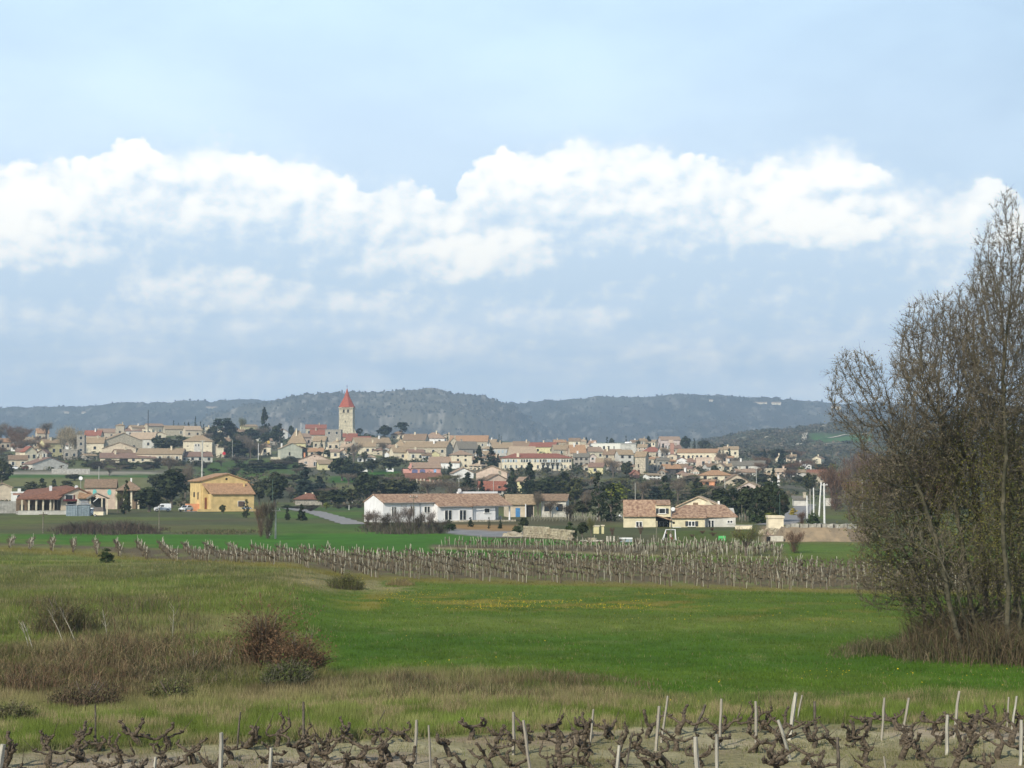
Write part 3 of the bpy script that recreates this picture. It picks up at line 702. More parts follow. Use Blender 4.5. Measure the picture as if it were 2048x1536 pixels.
def house(u0, u1, ve, vr, vb, kind, wall, roof, label, win='2x1', rel=0.0, dep=None, ch=0, cat='house', name=None, door=False, wk='far', cw=None, rx=.5, d=None):
    rel = R(rel if rel is not None else RH.uniform(-14, 14))
    nm = name or {'gable': 'gabled_house', 'hip': 'hip_roofed_house', 'flat': 'flat_roofed_house'}.get(kind, 'tiled_house')
    if cat == 'roof': cat = 'house'
    Hh = House(nm, label, cat, u0, u1, vb, rel, d)
    w = Hh.w; h = max(Hh.z(ve), 1.6); r = max(Hh.z(vr) - Hh.z(ve), .25); dep = dep or min(max(w * .75, 6), 12)
    b = MB(); rf = MB()
    if kind == 'side':
        swall(b, 0, w, 0, dep, h, h, dep / 2, h + r); roof_section(rf, 0, w, 0, dep, h, h, dep / 2, h + r)
    elif kind == 'gable':
        gwall(b, w, 0, dep, h, r, rx); gable_roof(rf, w, 0, dep, h, r, rx)
    elif kind == 'hip':
        b.box(0, w, 0, dep, -2, h); hip_roof(rf, w, dep, h, r)
    elif kind == 'shed':
        b.solid([(0, -2), (w, -2), (w, h), (0, h)], 0, dep); i = len(rf.v)
        roof_section(rf, 0, w, 0, dep, h, h + r - .05, dep - .1, h + r)
        b.box(0, w, dep - .4, dep, h - .1, h + r)
    elif kind == 'flat':
        b.box(0, w, 0, dep, -2, h)
        rf.box(-.12, w + .12, -.12, .12, h, h + .3); rf.box(-.12, .12, .12, dep - .12, h, h + .3); rf.box(w - .12, w + .12, .12, dep - .12, h, h + .3); rf.box(-.12, w + .12, dep - .12, dep + .12, h, h + .3)
    Hh.add('wall', b, wm(wall)); Hh.add('parapet' if kind == 'flat' else 'roof', rf, rm(roof) if kind != 'flat' else wm(wall))
    if win and win != '0':
        nx, nz = map(int, win.split('x')); fl = h / nz; ww = min(1.1, w / nx * .45); hh = min(1.45, fl * .5)
        for i in range(nx):
            for j in range(nz):
                if RH.random() < .1 and nx * nz > 2: continue
                x = w * (i + .5) / nx + RH.uniform(-.06, .06) * w / nx; Hh.win(x, fl * j + fl * .34, ww, hh * RH.uniform(.85, 1.05), wk)
    if door: 
        dw = 1.1; x = w * RH.uniform(.3, .7); Hh.add('door', MB().box(x, x + dw, -.04, .05, 0, min(2.2, h * .8)), m_brown)
    for k in range(ch):
        cx = w * RH.uniform(.15, .85); cy = dep * RH.uniform(.3, .5); c = MB().box(cx - .35, cx + .35, cy - .3, cy + .3, h + r * .3, h + r + 1.0); c.box(cx - .45, cx + .45, cy - .4, cy + .4, h + r + 1.0, h + r + 1.15)
        o = Hh.add('chimney', c, wm(cw or wall))
    return Hh

# ---------------- the village, from the crest down (columns, eave row, ridge row, base row)
V_ = [
 # left crest
 (0,20,884,877,900,'side','beige','orange','small orange-roofed house at the left edge among bare trees','2x1'),
 (74,97,866,857,882,'side','beige','orange','house with bright orange roof rising over the bare plane trees','2x1'),
 (168,200,871,861,886,'side','beige','red','dull red roofed house left of the pale crest roofs','3x1'),
 (196,250,865,857,874,'side','beige','pink','long low pink roofed house on the left crest','3x1'),
 (250,286,862,856,870,'side','palegrey','mauve','house with dark mauve roof on the left crest','2x1'),
 (284,304,859,857,868,'flat','cream','tan','tiny cream flat topped house catching the light on the crest','2x1'),
 (264,298,855,850,866,'side','beige','tan','tan roofed house high on the left crest','2x1'),
 (297,328,852,847,868,'side','stone','pink','highest pink-orange roofed house beside the mast','2x1'),
 (330,368,858,851,872,'side','stone','tan','tan roofed house under the row of small cypresses','3x1'),
 (371,402,860,852,875,'side','beige','paleroof','pale tan roofed house right of the small cypresses','2x1'),
 (487,515,853,849,866,'side','pyellow','tan','yellowish stone house just left of the tall dark fir','2x1'),
 (474,522,868,859,882,'side','palegrey','brown','brown roofed house half hidden by trees left of the tall fir','3x1'),
 (530,543,872,869,888,'side','ochre','brown','narrow bright ochre house under the tall fir','0'),
 # left middle
 (209,283,881,866,905,'gable','stone','tan','large pale stone barn with a broad tan gable','2x1'),
 (259,307,878,865,898,'side','palegrey','paleroof','long tan roofed house with shaded front behind the stone barn','2x1'),
 (168,206,886,875,906,'side','cream','tan','white walled house with tan roof left of the stone barn','1x1'),
 (205,270,897,885,914,'gable','beige','tan','beige low gabled house below the stone barn','1x1'),
 (233,264,905,899,916,'side','pinkbeige','brown','little pink-beige house between barn and bungalow','2x1'),
 (89,126,886,879,914,'side','pyellow','tan','yellowish house seen through the plane trees','3x1'),
 (126,154,900,896,920,'flat','greystone','grey','grey stone house beside the tall narrow stone tower house','2x1'),
 (50,73,903,893,924,'gable','cream','red','cream cottage with red-orange gable roof behind bare trees','2x1'),
 (17,53,919,911,937,'side','beige','brown','low beige house with brown roof at the far left','2x1'),
 (65,134,928,915,941,'gable','palegrey','mauve','mauve roofed barn with wide gable above the long concrete wall','0'),
 (273,362,908,897,925,'side','beige','tan','very long tan roofed row house under the round green trees','5x1'),
 (200,308,916,906,926,'side','cream','mauve','long cream bungalow with mauve roof and dark garage opening','0'),
 (309,326,914,911,923,'flat','white','tan','tiny white garden pavilion right of the long bungalow','2x1'),
 (360,424,913,904,925,'side','palegrey','mauve','low mauve roofed outbuilding in front of the square cream house','4x1'),
 (434,447,897,895,916,'flat','cream','tan','small flat cream annex right of the square cream house','0'),
 # around the church
 (517,541,893,886,911,'hip','cream','pink','cream cottage with curved pink roof under the dark fir','1x1'),
 (576,611,884,861,897,'hip','pyellow','tan','big tan pyramid roofed house left of the red roofs','0'),
 (611,652,857,849,872,'side','stone','red','uppermost red roofed house left of the church tower','3x1'),
 (621,653,869,859,884,'side','stone','red','second red roofed house below the uppermost one by the tower','2x1'),
 (650,682,860,858,886,'flat','greystone','grey','weathered grey stone house joined to the church tower base','2x2'),
 (600,622,874,867,892,'side','pinkbeige','pink','small pink roofed house left of the red roofs','2x1'),
 (626,650,882,873,900,'side','stone','tan','stone house below the two red roofs','2x1'),
 (655,678,886,881,902,'flat','beige','grey','beige stone house with one dark window below the tower','2x1'),
 (686,714,874,867,886,'side','stone','red','short red roof directly at the foot of the church tower','2x1'),
 (690,737,882,873,893,'side','beige','red','long dull red roof right below the church tower','3x1'),
 (712,782,886,875,898,'side','stone','tan','long low tan roofed house right of the church','5x1'),
 (782,808,869,863,880,'hip','cream','brown','white walled house with brown hip roof under the spreading pine','2x1'),
 (806,850,880,868,892,'side','beige','brown','brown roofed house right of the spreading pine','3x1'),
 (846,889,876,865,890,'hip','white','pink','pink hip roofed house with white band on the crest','2x1'),
 (899,975,883,871,897,'side','stone','orange','long bright orange roof on the crest right of the church','4x1'),
 (786,812,893,879,908,'hip','stone','tan','tan hip roofed house left of the long stone building','1x1'),
 (616,646,903,896,914,'side','beige','orange','small house with pale orange roof above the beige gable house','2x1'),
 (661,679,904,899,917,'shed','cream','pink','little cream shed roofed house right of the cypress','1x1'),
 # centre
 (718,751,893,884,909,'side','cream','tan','cream house with small windows above the white arched bungalow','3x1'),
 (806,892,895,883,912,'side','stone','tan','long stone building with low tan roof left of the round tower stub','5x1'),
 (893,921,890,876,908,'gable','stone','tan','tan gabled stone house below the long orange roof','1x1'),
 (918,957,897,883,912,'side','greystone','grey','grey-tan roofed stone house left of the dark conifer pair','2x1'),
 (787,821,904,893,921,'side','cream','tan','cream cottage with tan roof and one brown window','1x1'),
 (818,849,905,899,922,'side','cream','mauve','cream house with mauve roof left of the plain yellow gable','2x1'),
 (845,863,911,906,922,'side','white','brown','small white walled house between cream and yellow houses','1x1'),
 (860,879,908,903,919,'gable','pyellow','tan','plain pale yellow gable end without windows','0'),
 (857,919,925,914,937,'side','white','pink','pink roofed white annex at the foot of the three storey house','2x1'),
 (778,800,907,903,918,'side','white','tan','small white cottage in the trees left of the cream cottage','1x1'),
 # below centre
 (907,947,946,936,957,'gable','white','pink','small white gabled house right of the pointed cypress','0'),
 (952,1014,945,932,962,'gable','pinkbeige','tan','large pinkish beige gabled house left of the long red roofed building','1x1'),
 (974,1016,960,949,974,'gable','pinkbeige','brown','smaller beige gabled house in front of the large beige gable','2x1'),
 (1034,1051,962,955,986,'side','pyellow','pink','narrow cream house with pink roof between two dark conifers','1x2'),
 (985,1026,896,885,912,'side','palegrey','tan','pale grey house with a row of blue-grey shutters','5x1'),
 (1022,1074,908,893,918,'side','beige','paleroof','wide pale tan roof behind the long red roofed building','0'),
 (1025,1058,895,883,905,'side','beige','brown','brown roofed house on the crest behind the shuttered house','2x1'),
 (1057,1109,894,885,908,'side','pyellow','red','pale yellow house with long red roof and dark windows','4x1'),
 (1108,1138,899,890,912,'side','stone','tan','tan roofed stone house right of the pale yellow house','1x1'),
 (1133,1153,901,896,913,'side','pinkbeige','brown','pinkish house with three narrow dark windows','3x1'),
 (1141,1172,905,890,918,'side','beige','orange','orange roofed house left of the cream long-roofed house','1x1'),
 (1166,1207,903,894,918,'side','cream','pink','cream house with wide pinkish roof before the white modern block','3x1'),
 (1147,1178,914,907,934,'side','greystone','grey','grey rubble stone house with several small windows','3x2'),
 (1178,1193,914,908,931,'gable','pinkwhite','brown','narrow pinkish white house with one loggia window','1x2'),
 (1192,1221,925,917,936,'side','beige','tan','tan roofed house right of the pinkish white house','2x1'),
 (1177,1206,934,926,948,'side','pyellow','mauve','ochre walled house with mauve roof low on the slope','1x1'),
 (1200,1218,932,923,946,'side','greystone','tan','grey cottage with a white shuttered window','1x1'),
 (1206,1238,909,899,930,'side','stone','brown','left house of the stone terrace under the modern block','2x2'),
 (1238,1267,909,900,932,'side','palegrey','tan','pale house of the stone terrace with a round blind window','2x2'),
 (1284,1321,903,894,914,'hip','stone','red','red hip roofed house right of the white modern block','3x1'),
 (1288,1315,932,929,947,'flat','greystone','grey','flat topped stone house with tall arched recesses','3x1'),
 (1316,1332,905,903,917,'flat','palegrey','grey','small pale grey cube house left of the brick chimney tower','1x1'),
 (1315,1339,921,916,934,'side','greystone','grey','grey roofed stone house below the pale cube house','2x1'),
 (1263,1279,950,943,957,'gable','brick','red','tiny red roofed shed by the arched stone house','0'),
 (1322,1361,880,873,890,'side','pinkwhite','pink','pinkish house high behind the brick chimney tower','2x1'),
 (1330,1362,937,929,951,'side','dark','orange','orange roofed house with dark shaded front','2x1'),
 (1351,1376,921,915,930,'gable','white','red','small white gable with red roof below the arcaded hall','0'),
 (1375,1402,924,917,934,'side','palegrey','mauve','mauve roofed house left of the beige cube','3x1'),
 (1392,1423,916,913,937,'flat','pinkbeige','tan','beige pink cube shaped house below the arcaded hall','1x1'),
 (1448,1477,899,893,914,'side','cream','tan','cream house partly hidden by a dark conifer at the right','2x1'),
 (1460,1527,931,922,942,'side','palegrey','grey','long grey roofed barn left of the two dark leaning conifers','3x1'),
 (1515,1557,938,932,946,'flat','stone','tan','long tan stone wall house behind the two dark conifers','0'),
 (1474,1511,945,939,953,'side','palegrey','pink','pink roofed house below the grey roofed barn','2x1'),
 (1400,1462,950,941,967,'hip','cream','orange','cream villa with wide orange hip roof','3x1'),
 (1401,1429,963,960,974,'shed','orangewall','orange','bright orange walled annex in front of the cream villa','1x1'),
 (1451,1495,963,950,972,'gable','beige','brown','brown gabled roof right of the bright orange annex','1x1'),
 (1475,1521,976,965,987,'gable','pinkwhite','tan','white and pink gabled house just above the dark conifer hedge','1x1'),
 (1614,1652,951,940,966,'side','stone','rust','stone farmhouse with rust roof above the row of white poles','2x1'),
 (1768,1801,932,925,942,'side','pinkwhite','pink','pink roofed house glimpsed through the bare tree branches','2x1'),
 (1860,1898,905,896,915,'side','beige','tan','tan roofed house glimpsed high behind the right hand trees','2x1'),
 (1588,1616,1005,999,1012,'shed','palegrey','grey','low grey roofed shed left of the white poles','0'),
 (1651,1666,1003,1000,1012,'flat','palegrey','grey','little pale shed right of the white poles','0'),
]
for k, t in enumerate(V_):
    u0, u1, ve, vr, vb, kind, wall, roof, label, wn = t
    rel = RH.uniform(4, 24) if kind in ('gable', 'side') and RH.random() < .5 else RH.uniform(-16, 6)
    cat = 'barn' if 'barn' in label else 'shed' if 'shed' in label and 'roofed shed' not in label or 'little pale shed' in label else 'house'
    wkd = 'blue' if 'blue-grey shutters' in label else 'plain' if 'dark' in label or 'recess' in label else RH.choice(['far', 'far', 'shut', 'plain'])
    Hh = house(u0, u1, ve, vr, vb, kind, wall, roof, label, wn, rel=0 if 'arcade' in label else rel, ch=1 if (u1 - u0 > 26 and RH.random() < .7 and kind != 'flat') else 0, cat=cat, wk=wkd, cw=RH.choice(['cream', 'white', 'stone', None]),
               name={'barn': 'barn', 'shed': 'shed'}.get(cat))
    if 'garage' in label: Hh.win(Hh.x(246), 0.1, 3.4, 1.6, 'plain', y=-.02, name='garage_opening'); Hh.win(Hh.x(265), .7, 1.0, 1.0); Hh.win(Hh.x(283), .8, .8, .8); Hh.win(Hh.x(216), .1, 2.4, 1.5, 'plain', name='garage_opening')

# ---------------- church tower
def church():
    Hh = House('church_tower', 'square pale stone church tower with tall pointed red spire', 'tower', 678, 705, 869, R(-9), d=985)
    w = Hh.w; h = Hh.z(816)
    b = MB(); b.solid([(-.9, -3), (w + 2.2, -3), (w + .5, 2.0), (w + .12, 5), (w, h), (0, h), (-.1, 5), (-.35, 2)], 0, w)
    m = mat('tower_stone', (.56,.50,.36), var=.16, scale=.8, bump=.4, bscale=2)
    Hh.add('wall', b, m)
    Hh.add('buttress', MB().solid([(w, -3), (w + 3.2, -3), (w + 1.6, 2.2), (w, 5.5)], 1.0, 3.2), m)
    for z in (Hh.z(826.5), Hh.z(819)):
        c = MB(); c.box(-.22, w + .22, -.22, w + .22, z, z + .3); Hh.add('cornice', c, mat('cornice_stone', (.50,.45,.34), var=.1))
    c = MB().box(-.45, w + .45, -.45, w + .45, h + .004, h + .45); Hh.add('cornice', c, mat('cornice_stone', (.50,.45,.34)))
    for x in (.34, .66):
        o = Hh.win(w * x, Hh.z(825.5), 1.15, 1.75, 'plain'); 
        a = MB().disc((w * x, -.01, Hh.z(825.5) + 1.75), .56, 'y', 12, .06); Hh.add('arch', a, m_dark, parent=None)
    o = Hh.win(w + .02, Hh.z(825.5), 1.1, 1.7, 'plain'); o.rotation_euler = (0, 0, math.pi/2); o.location = (w, w * .5, Hh.z(825.5))
    Hh.win(w * .45, Hh.z(845), .5, 1.1, 'plain')
    for x in (-.02, w - .55):     # paler corner stones
        Hh.add('quoins', MB().box(x - .02, x + .57, -.03, .05, 0, h - .01), mat('quoin', (.62,.56,.42), var=.2, scale=1.5))
    s = MB(); cx = w / 2; H0 = h + .45; tip = Hh.z(776); prof = [(w/2 + .75, 0), (w/2 + .1, 1.1), (w/2 - .9, 3.2), (1.55, (tip - H0) * .55), (.12, tip - H0)]
    n = 8; 
    for k, (r, z) in enumerate(prof):
        for q in range(n):
            a = 2 * math.pi * (q + .5) / n
            rr = r / math.cos(math.pi / n) 
            if k == 0:   # square eaves turning into an octagon
                sq = 1 / max(abs(math.cos(a)), abs(math.sin(a))); rr = r * (sq * .85 + .15)
            s.v.append((cx + rr * math.cos(a), cx + rr * math.sin(a), H0 + z))
    for k in range(len(prof) - 1):
        for q in range(n): r2 = (q + 1) % n; s.f.append((k*n+q, k*n+r2, k*n+n+r2, k*n+n+q)); s.m.append(0)
    s.f.append(tuple(reversed(range(n)))); s.m.append(0)
    Hh.add('spire', s, mat('spire_tiles', (.37,.095,.055), var=.14, scale=2, bump=.4, rough=.6))
    c = MB(); c.box(cx - .07, cx + .07, cx - .07, cx + .07, tip - .1, tip + 2.0); c.box(cx - .55, cx + .55, cx - .06, cx + .06, tip + 1.2, tip + 1.35); Hh.add('cross', c, mat('iron', (.08,.08,.08), metal=.6))
church()

# ---------------- single village buildings with their own shape
Hh = house(153, 168, 871, 869, 919, 'flat', 'greystone', 'grey', 'tall narrow grey stone tower house with small windows', '1x4', rel=-6, name='tower_house')
Hh = house(366, 423, 882, 871, 908, 'hip', 'cream', 'tan', 'square two storey cream house with brown pyramid roof and central loggia', '0', rel=-8, name='square_villa')
for x in (.16, .84):
    for z in (.8, 3.3): Hh.win(Hh.w * x, z, .9, .35, 'plain')
Hh.add('loggia', MB().box(Hh.w*.38, Hh.w*.6, -.05, .05, .8, 4.6), wm('palegrey')); Hh.win(Hh.w*.44, 3.4, .5, .9, 'plain', y=-.05); Hh.win(Hh.w*.54, 3.4, .5, .9, 'plain', y=-.05); Hh.add('side_wing', MB().box(Hh.w + .01, Hh.w + 2.6, 2, 8, -2, 4.4), wm('beige'))
# green-grey gable house
Hh = house(561, 604, 897, 886, 923, 'gable', 'palegreen', 'tan', 'pale grey-green gabled house with one tall window and shaded lean-to', '0', rel=10, rx=.55)
Hh.win(Hh.x(579), Hh.z(911), .7, 1.5, 'plain'); o = Hh.add('balcony', MB().box(Hh.x(573), Hh.x(586), -1.0, -.01, Hh.z(912.5), Hh.z(912.5) + .2), m_conc)
Hh.add('lean_to', MB().box(Hh.w + .01, Hh.w + 2.3, .5, 6, -2, Hh.z(897)), m_dark, label='dark open lean-to'); Hh.add('lean_to_roof', MB().solid([(Hh.w + .01, Hh.z(893)), (Hh.w + 3, Hh.z(898)), (Hh.w + 3, Hh.z(898) + .2), (Hh.w + .01, Hh.z(893) + .2)], 0, 6.5), rm('tan'))
Hh.add('annex', MB().box(-3.2, -.01, .6, 6, -2, Hh.z(914)), wm('cream')); Hh.add('chimney', MB().box(.5, 1.1, 2, 2.6, Hh.z(896), Hh.z(886)), wm('white'))
# beige gable with attic window
Hh = house(597, 661, 920, 907.5, 935, 'gable', 'pinkbeige', 'brown', 'wide pinkish beige gabled house with small attic window and glass door', '0', rel=0)
Hh.win(Hh.w * .5, Hh.z(914), .5, .5, 'plain'); Hh.frame_win(609, 614, 923, 927); Hh.frame_win(627, 634, 924, 932, door=True); Hh.add('chimney', MB().box(2, 2.6, 4, 4.6, Hh.z(915), Hh.z(905)), wm('orangewall'))
house(638, 683, 928, 920, 941, 'shed', 'pyellow', 'tan', 'pale yellow house with sloping roof right of the pinkish beige gable', '1x1', rel=8)
# white arched bungalow
Hh = house(715, 751, 914, 908, 924, 'hip', 'white', 'paleroof', 'low bright white bungalow with dark arched openings', '0', rel=0)
for u in (721, 729, 737, 745): Hh.win(Hh.x(u), .3, .8, 1.0, 'plain', name='arched_opening')
# round tower stub
rt = thing('round_tower', 'squat round stone tower stub between the tan roofs', 'tower', gp(896, drow(896, 912)))
MB().tube([(0,0,-2),(0,0,zrow(891, rt.location.y) - rt.location.z)], [2.4, 2.15], 18).build('wall', wm('stone'), rt); MB().tube([(0,0,zrow(891, rt.location.y) - rt.location.z + .005),(0,0,zrow(890, rt.location.y) - rt.location.z + .25)], [2.3, 1.6], 18).build('roof', rm('grey'), rt)
# three storey cream house
Hh = house(903, 944, 909, 900.5, 938, 'hip', 'cream', 'pink', 'tall three storey cream house with two columns of dark windows', '0', rel=6, dep=9)
for u in (916, 931):
    for v in (913.5, 922.5, 934): Hh.win(Hh.x(u), Hh.z(v), .75, 1.0 if v > 914 else .6, 'plain')
for u in (892, 896, 899): pass
Hh.win(Hh.x(941), Hh.z(935), .7, .9, 'plain')
# pink house with blue loggias
Hh = house(822, 881, 936, 925.5, 948, 'side', 'salmon', 'pink', 'salmon pink house with two blue arched loggias and pale blue window', '0', rel=5)
m_blue = mat('blue_loggia', (.16,.17,.30), var=.2)
for u in (829.5, 845):
    a = MB().box(Hh.x(u) - 1.05, Hh.x(u) + 1.05, -.03, .06, .1, 1.25); n = 12
    a.solid([(Hh.x(u) + 1.05 * math.cos(math.pi * q / n), 1.252 + .45 * math.sin(math.pi * q / n)) for q in range(n + 1)], -.03, .06); Hh.add('arched_loggia', a, m_blue)
Hh.add('window', MB().box(Hh.x(867.5), Hh.x(872.5), -.04, .05, Hh.z(945), Hh.z(938.5)), mat('sky_blue_shutter', (.30,.50,.75)))
Hh.add('side_wing', MB().box(-3.0, -.01, 1, 6, -2, Hh.z(938)), wm('salmon')); Hh.add('side_gable', MB().solid([(-1.3, Hh.z(936)), (0.2, Hh.z(936)), (.2, Hh.z(927)), (0, Hh.z(926))], -.2, .3), wm('salmon'))
Hh = house(812, 883, 957, 947, 968, 'side', 'brick', 'rust', 'long dull red roofed house directly below the salmon pink house', '0', rel=4)
for u in (833, 841, 848, 860, 868, 877): Hh.add('pillar', MB().box(Hh.x(u) - .25, Hh.x(u) + .25, -.35, -.01, -1, Hh.z(957.5)), wm('cream' if u != 868 else 'pinkbeige'))
# house with arched dormer
Hh = house(960, 1013, 980, 964, 992, 'side', 'palegrey', 'red', 'red roofed house with an arched dormer left of the dark conifers', '2x1', rel=6)
dz = Hh.z(979); a = MB().box(Hh.x(995), Hh.x(1003), .3, 2.4, dz, dz + 1.1); Hh.add('dormer', a, wm('brick')); Hh.add('dormer_window', MB().box(Hh.x(996.5), Hh.x(1001.5), .26, .32, dz + .1, dz + .95), m_dark)
# the long building
Hh = house(1003, 1143, 915.5, 907, 941, 'hip', 'cream', 'red', 'very long cream stone building with red roof and rows of pale shutters', '0', rel=3, dep=11, name='long_institution')
for k in range(26):
    x = Hh.w * (k + .5) / 26
    if k in (6, 11): continue
    Hh.win(x, Hh.z(924.3), .7, 1.05, RH.choice(['shut', 'shut', 'blue', 'far']))
    if not 14 <= k <= 21 and k % 2: Hh.win(x, Hh.z(937), .7, 1.3, RH.choice(['shut', 'far']))
ph = Hh.add('balcony', MB().box(Hh.x(1080), Hh.x(1121), -1.6, -.01, Hh.z(925.5), Hh.z(925.5) + .25), m_conc)
for k in range(5): Hh.add('pillar', MB().box(Hh.x(1081 + k * 9.6) - .15, Hh.x(1081 + k * 9.6) + .15, -1.55, -1.25, 0, Hh.z(925.7)), m_surr)
for k in range(4): Hh.win(Hh.x(1086 + k * 9.6), Hh.z(938), 1.0, 1.6, 'shut')
Hh.add('chimney', MB().box(Hh.x(1036) - .5, Hh.x(1036) + .5, .5, 1.4, Hh.z(915), Hh.z(906)), wm('cream'))
# modern white block
Hh = House('modern_block', 'bright white flat roofed modern block on the right skyline', 'building', 1186, 1272, 908, 0.0)
w = Hh.w; h = Hh.z(887)
Hh.add('wall', MB().box(0, Hh.x(1241), 0, 10, -2, h), mat('bright_white', (.80,.78,.68), var=.04)); Hh.add('east_wing', MB().box(Hh.x(1241) + .01, w, .4, 10, -2, h - .2), wm('palegrey'), label='greyer right hand wing')
Hh.add('roof', MB().box(-.2, w + .2, -.2, 10.2, h + .01, h + .22), wm('white')); Hh.add('stair_tower', MB().box(.3, 1.8, 1, 3, h + .23, h + 1.2), wm('pinkwhite')); Hh.add('rooftop_unit', MB().box(Hh.x(1250), Hh.x(1259), 3, 5, h + .23, h + 1.0), m_metalw)
for u, ww in ((1197, .5), (1208, 1.1), (1217, 1.1), (1228, .5)): Hh.win(Hh.x(u), Hh.z(899), ww, 1.9, 'plain')
for u in (1252, 1255.8, 1259.6):
    Hh.win(Hh.x(u), Hh.z(892.5), .4, .5, 'plain', y=.4); Hh.win(Hh.x(u), Hh.z(899), .4, .5, 'plain', y=.4)
# tall stone house with arched door
Hh = house(1270, 1291, 913, 903.5, 948, 'side', 'stone', 'tan', 'tall plain stone house with arched doorway at the foot of the terrace', '0', rel=-12)
Hh.win(Hh.x(1277), Hh.z(935), .45, 1.3, 'plain'); a = MB().box(Hh.x(1275), Hh.x(1280), -.05, .05, 0, 1.2); c = (Hh.x(1277.5)); r = Hh.x(1280) - c
a.solid([(c + r * math.cos(math.pi*q/8), 1.205 + r * math.sin(math.pi*q/8)) for q in range(9)], -.05, .05); Hh.add('arched_door', a, m_brown)
# brick chimney tower
bt = thing('brick_chimney', 'slender pinkish brick chimney tower with pale capped top', 'chimney', gp(1344, 830)); zt = zrow(886, 830) - bt.location.z
MB().box(-.9, .9, -.8, .8, -3, zt).build('shaft', wm('brick'), bt); MB().box(-1.7, .6, -1, 1, zt + .003, zt + 1.6).build('cap', wm('pinkbeige'), bt)
# arcaded hall
Hh = house(1354, 1434, 905.5, 898, 921, 'side', 'cream', 'orange', 'long cream hall with orange roof and a row of arched windows', '0', rel=-7, name='arcaded_hall')
for u in (1367, 1377, 1386, 1394, 1402, 1415):
    a = MB().box(Hh.x(u) - .55, Hh.x(u) + .55, -.04, .06, Hh.z(917), Hh.z(912.8)); c = Hh.x(u); zc_ = Hh.z(912.8) + .003
    a.solid([(c + .55 * math.cos(math.pi*q/8), zc_ + .55 * math.sin(math.pi*q/8)) for q in range(9)], -.04, .06); Hh.add('arched_window', a, m_pane)
# concrete wall with pollards in front
gw = House('concrete_wall', 'long low grey concrete wall behind two small pollard trees', 'wall', 103, 177, 948, R(-6)); gw.add('panel', MB().box(0, gw.w * .5, 0, .3, -1, gw.z(937.5)), m_conc); gw.add('panel', MB().box(gw.w * .5 + .02, gw.w, 0, .3, -1, gw.z(937.5) + .04), m_conc)
# farmhouses on the far hills
from mathutils.bvhtree import BVHTree
_hb = []
for o in [o for o in COL.objects if o.name.startswith('hill') and o.get('kind') == 'structure']:
    _hb.append(BVHTree.FromPolygons([tuple(v.co) for v in o.data.vertices], [tuple(p.vertices) for p in o.data.polygons]))
def hill_hit(u, v, d):
    a = P(u, v, 300); b = P(u, v, 5000); best = None
    for t in _hb:
        h = t.ray_cast(a, (b - a).normalized())
        if h[0] is not None and (best is None or h[3] < best[1]): best = (h[0], h[3])
    return best[0] if best else P(u, v, d)
for u0, u1, v0, v1, d, lab in [(412,434,813,818,4300,'pale farmhouse high on the far left ridge'), (128,138,823,827,4100,'small white farmhouse on the far left ridge, left of the other'), (163,172,823,827,4100,'small white farmhouse on the far left ridge, right of the other'),
                        (1507,1534,804,808,4300,'long tan farm building near the top of the right plateau'), (1543,1562,804,809,4300,'tan farmhouse beside the long farm building on the plateau'), (1418,1426,799,803,4300,'tiny white house on the upper plateau slope'), (1662,1682,812,817,4200,'pale farmhouse on the plateau seen against the bare twigs')]:
    p = hill_hit((u0 + u1) / 2, v1, d); d = p.y; w = px(u1 - u0, d); h = px(v1 - v0, d)
    t = thing('hill_farmhouse', lab, 'house', p - Vector((w / 2, 0, 0)), face_az(u0)); swall(MB(), 0, w, 0, 10, h * .6, h * .6, 5, h, zb=-9).build('wall', wm('cream'), t); roof_section(MB(), 0, w, 0, 10, h * .6, h * .6, 5, h, t=.4).build('roof', rm('paleroof'), t)

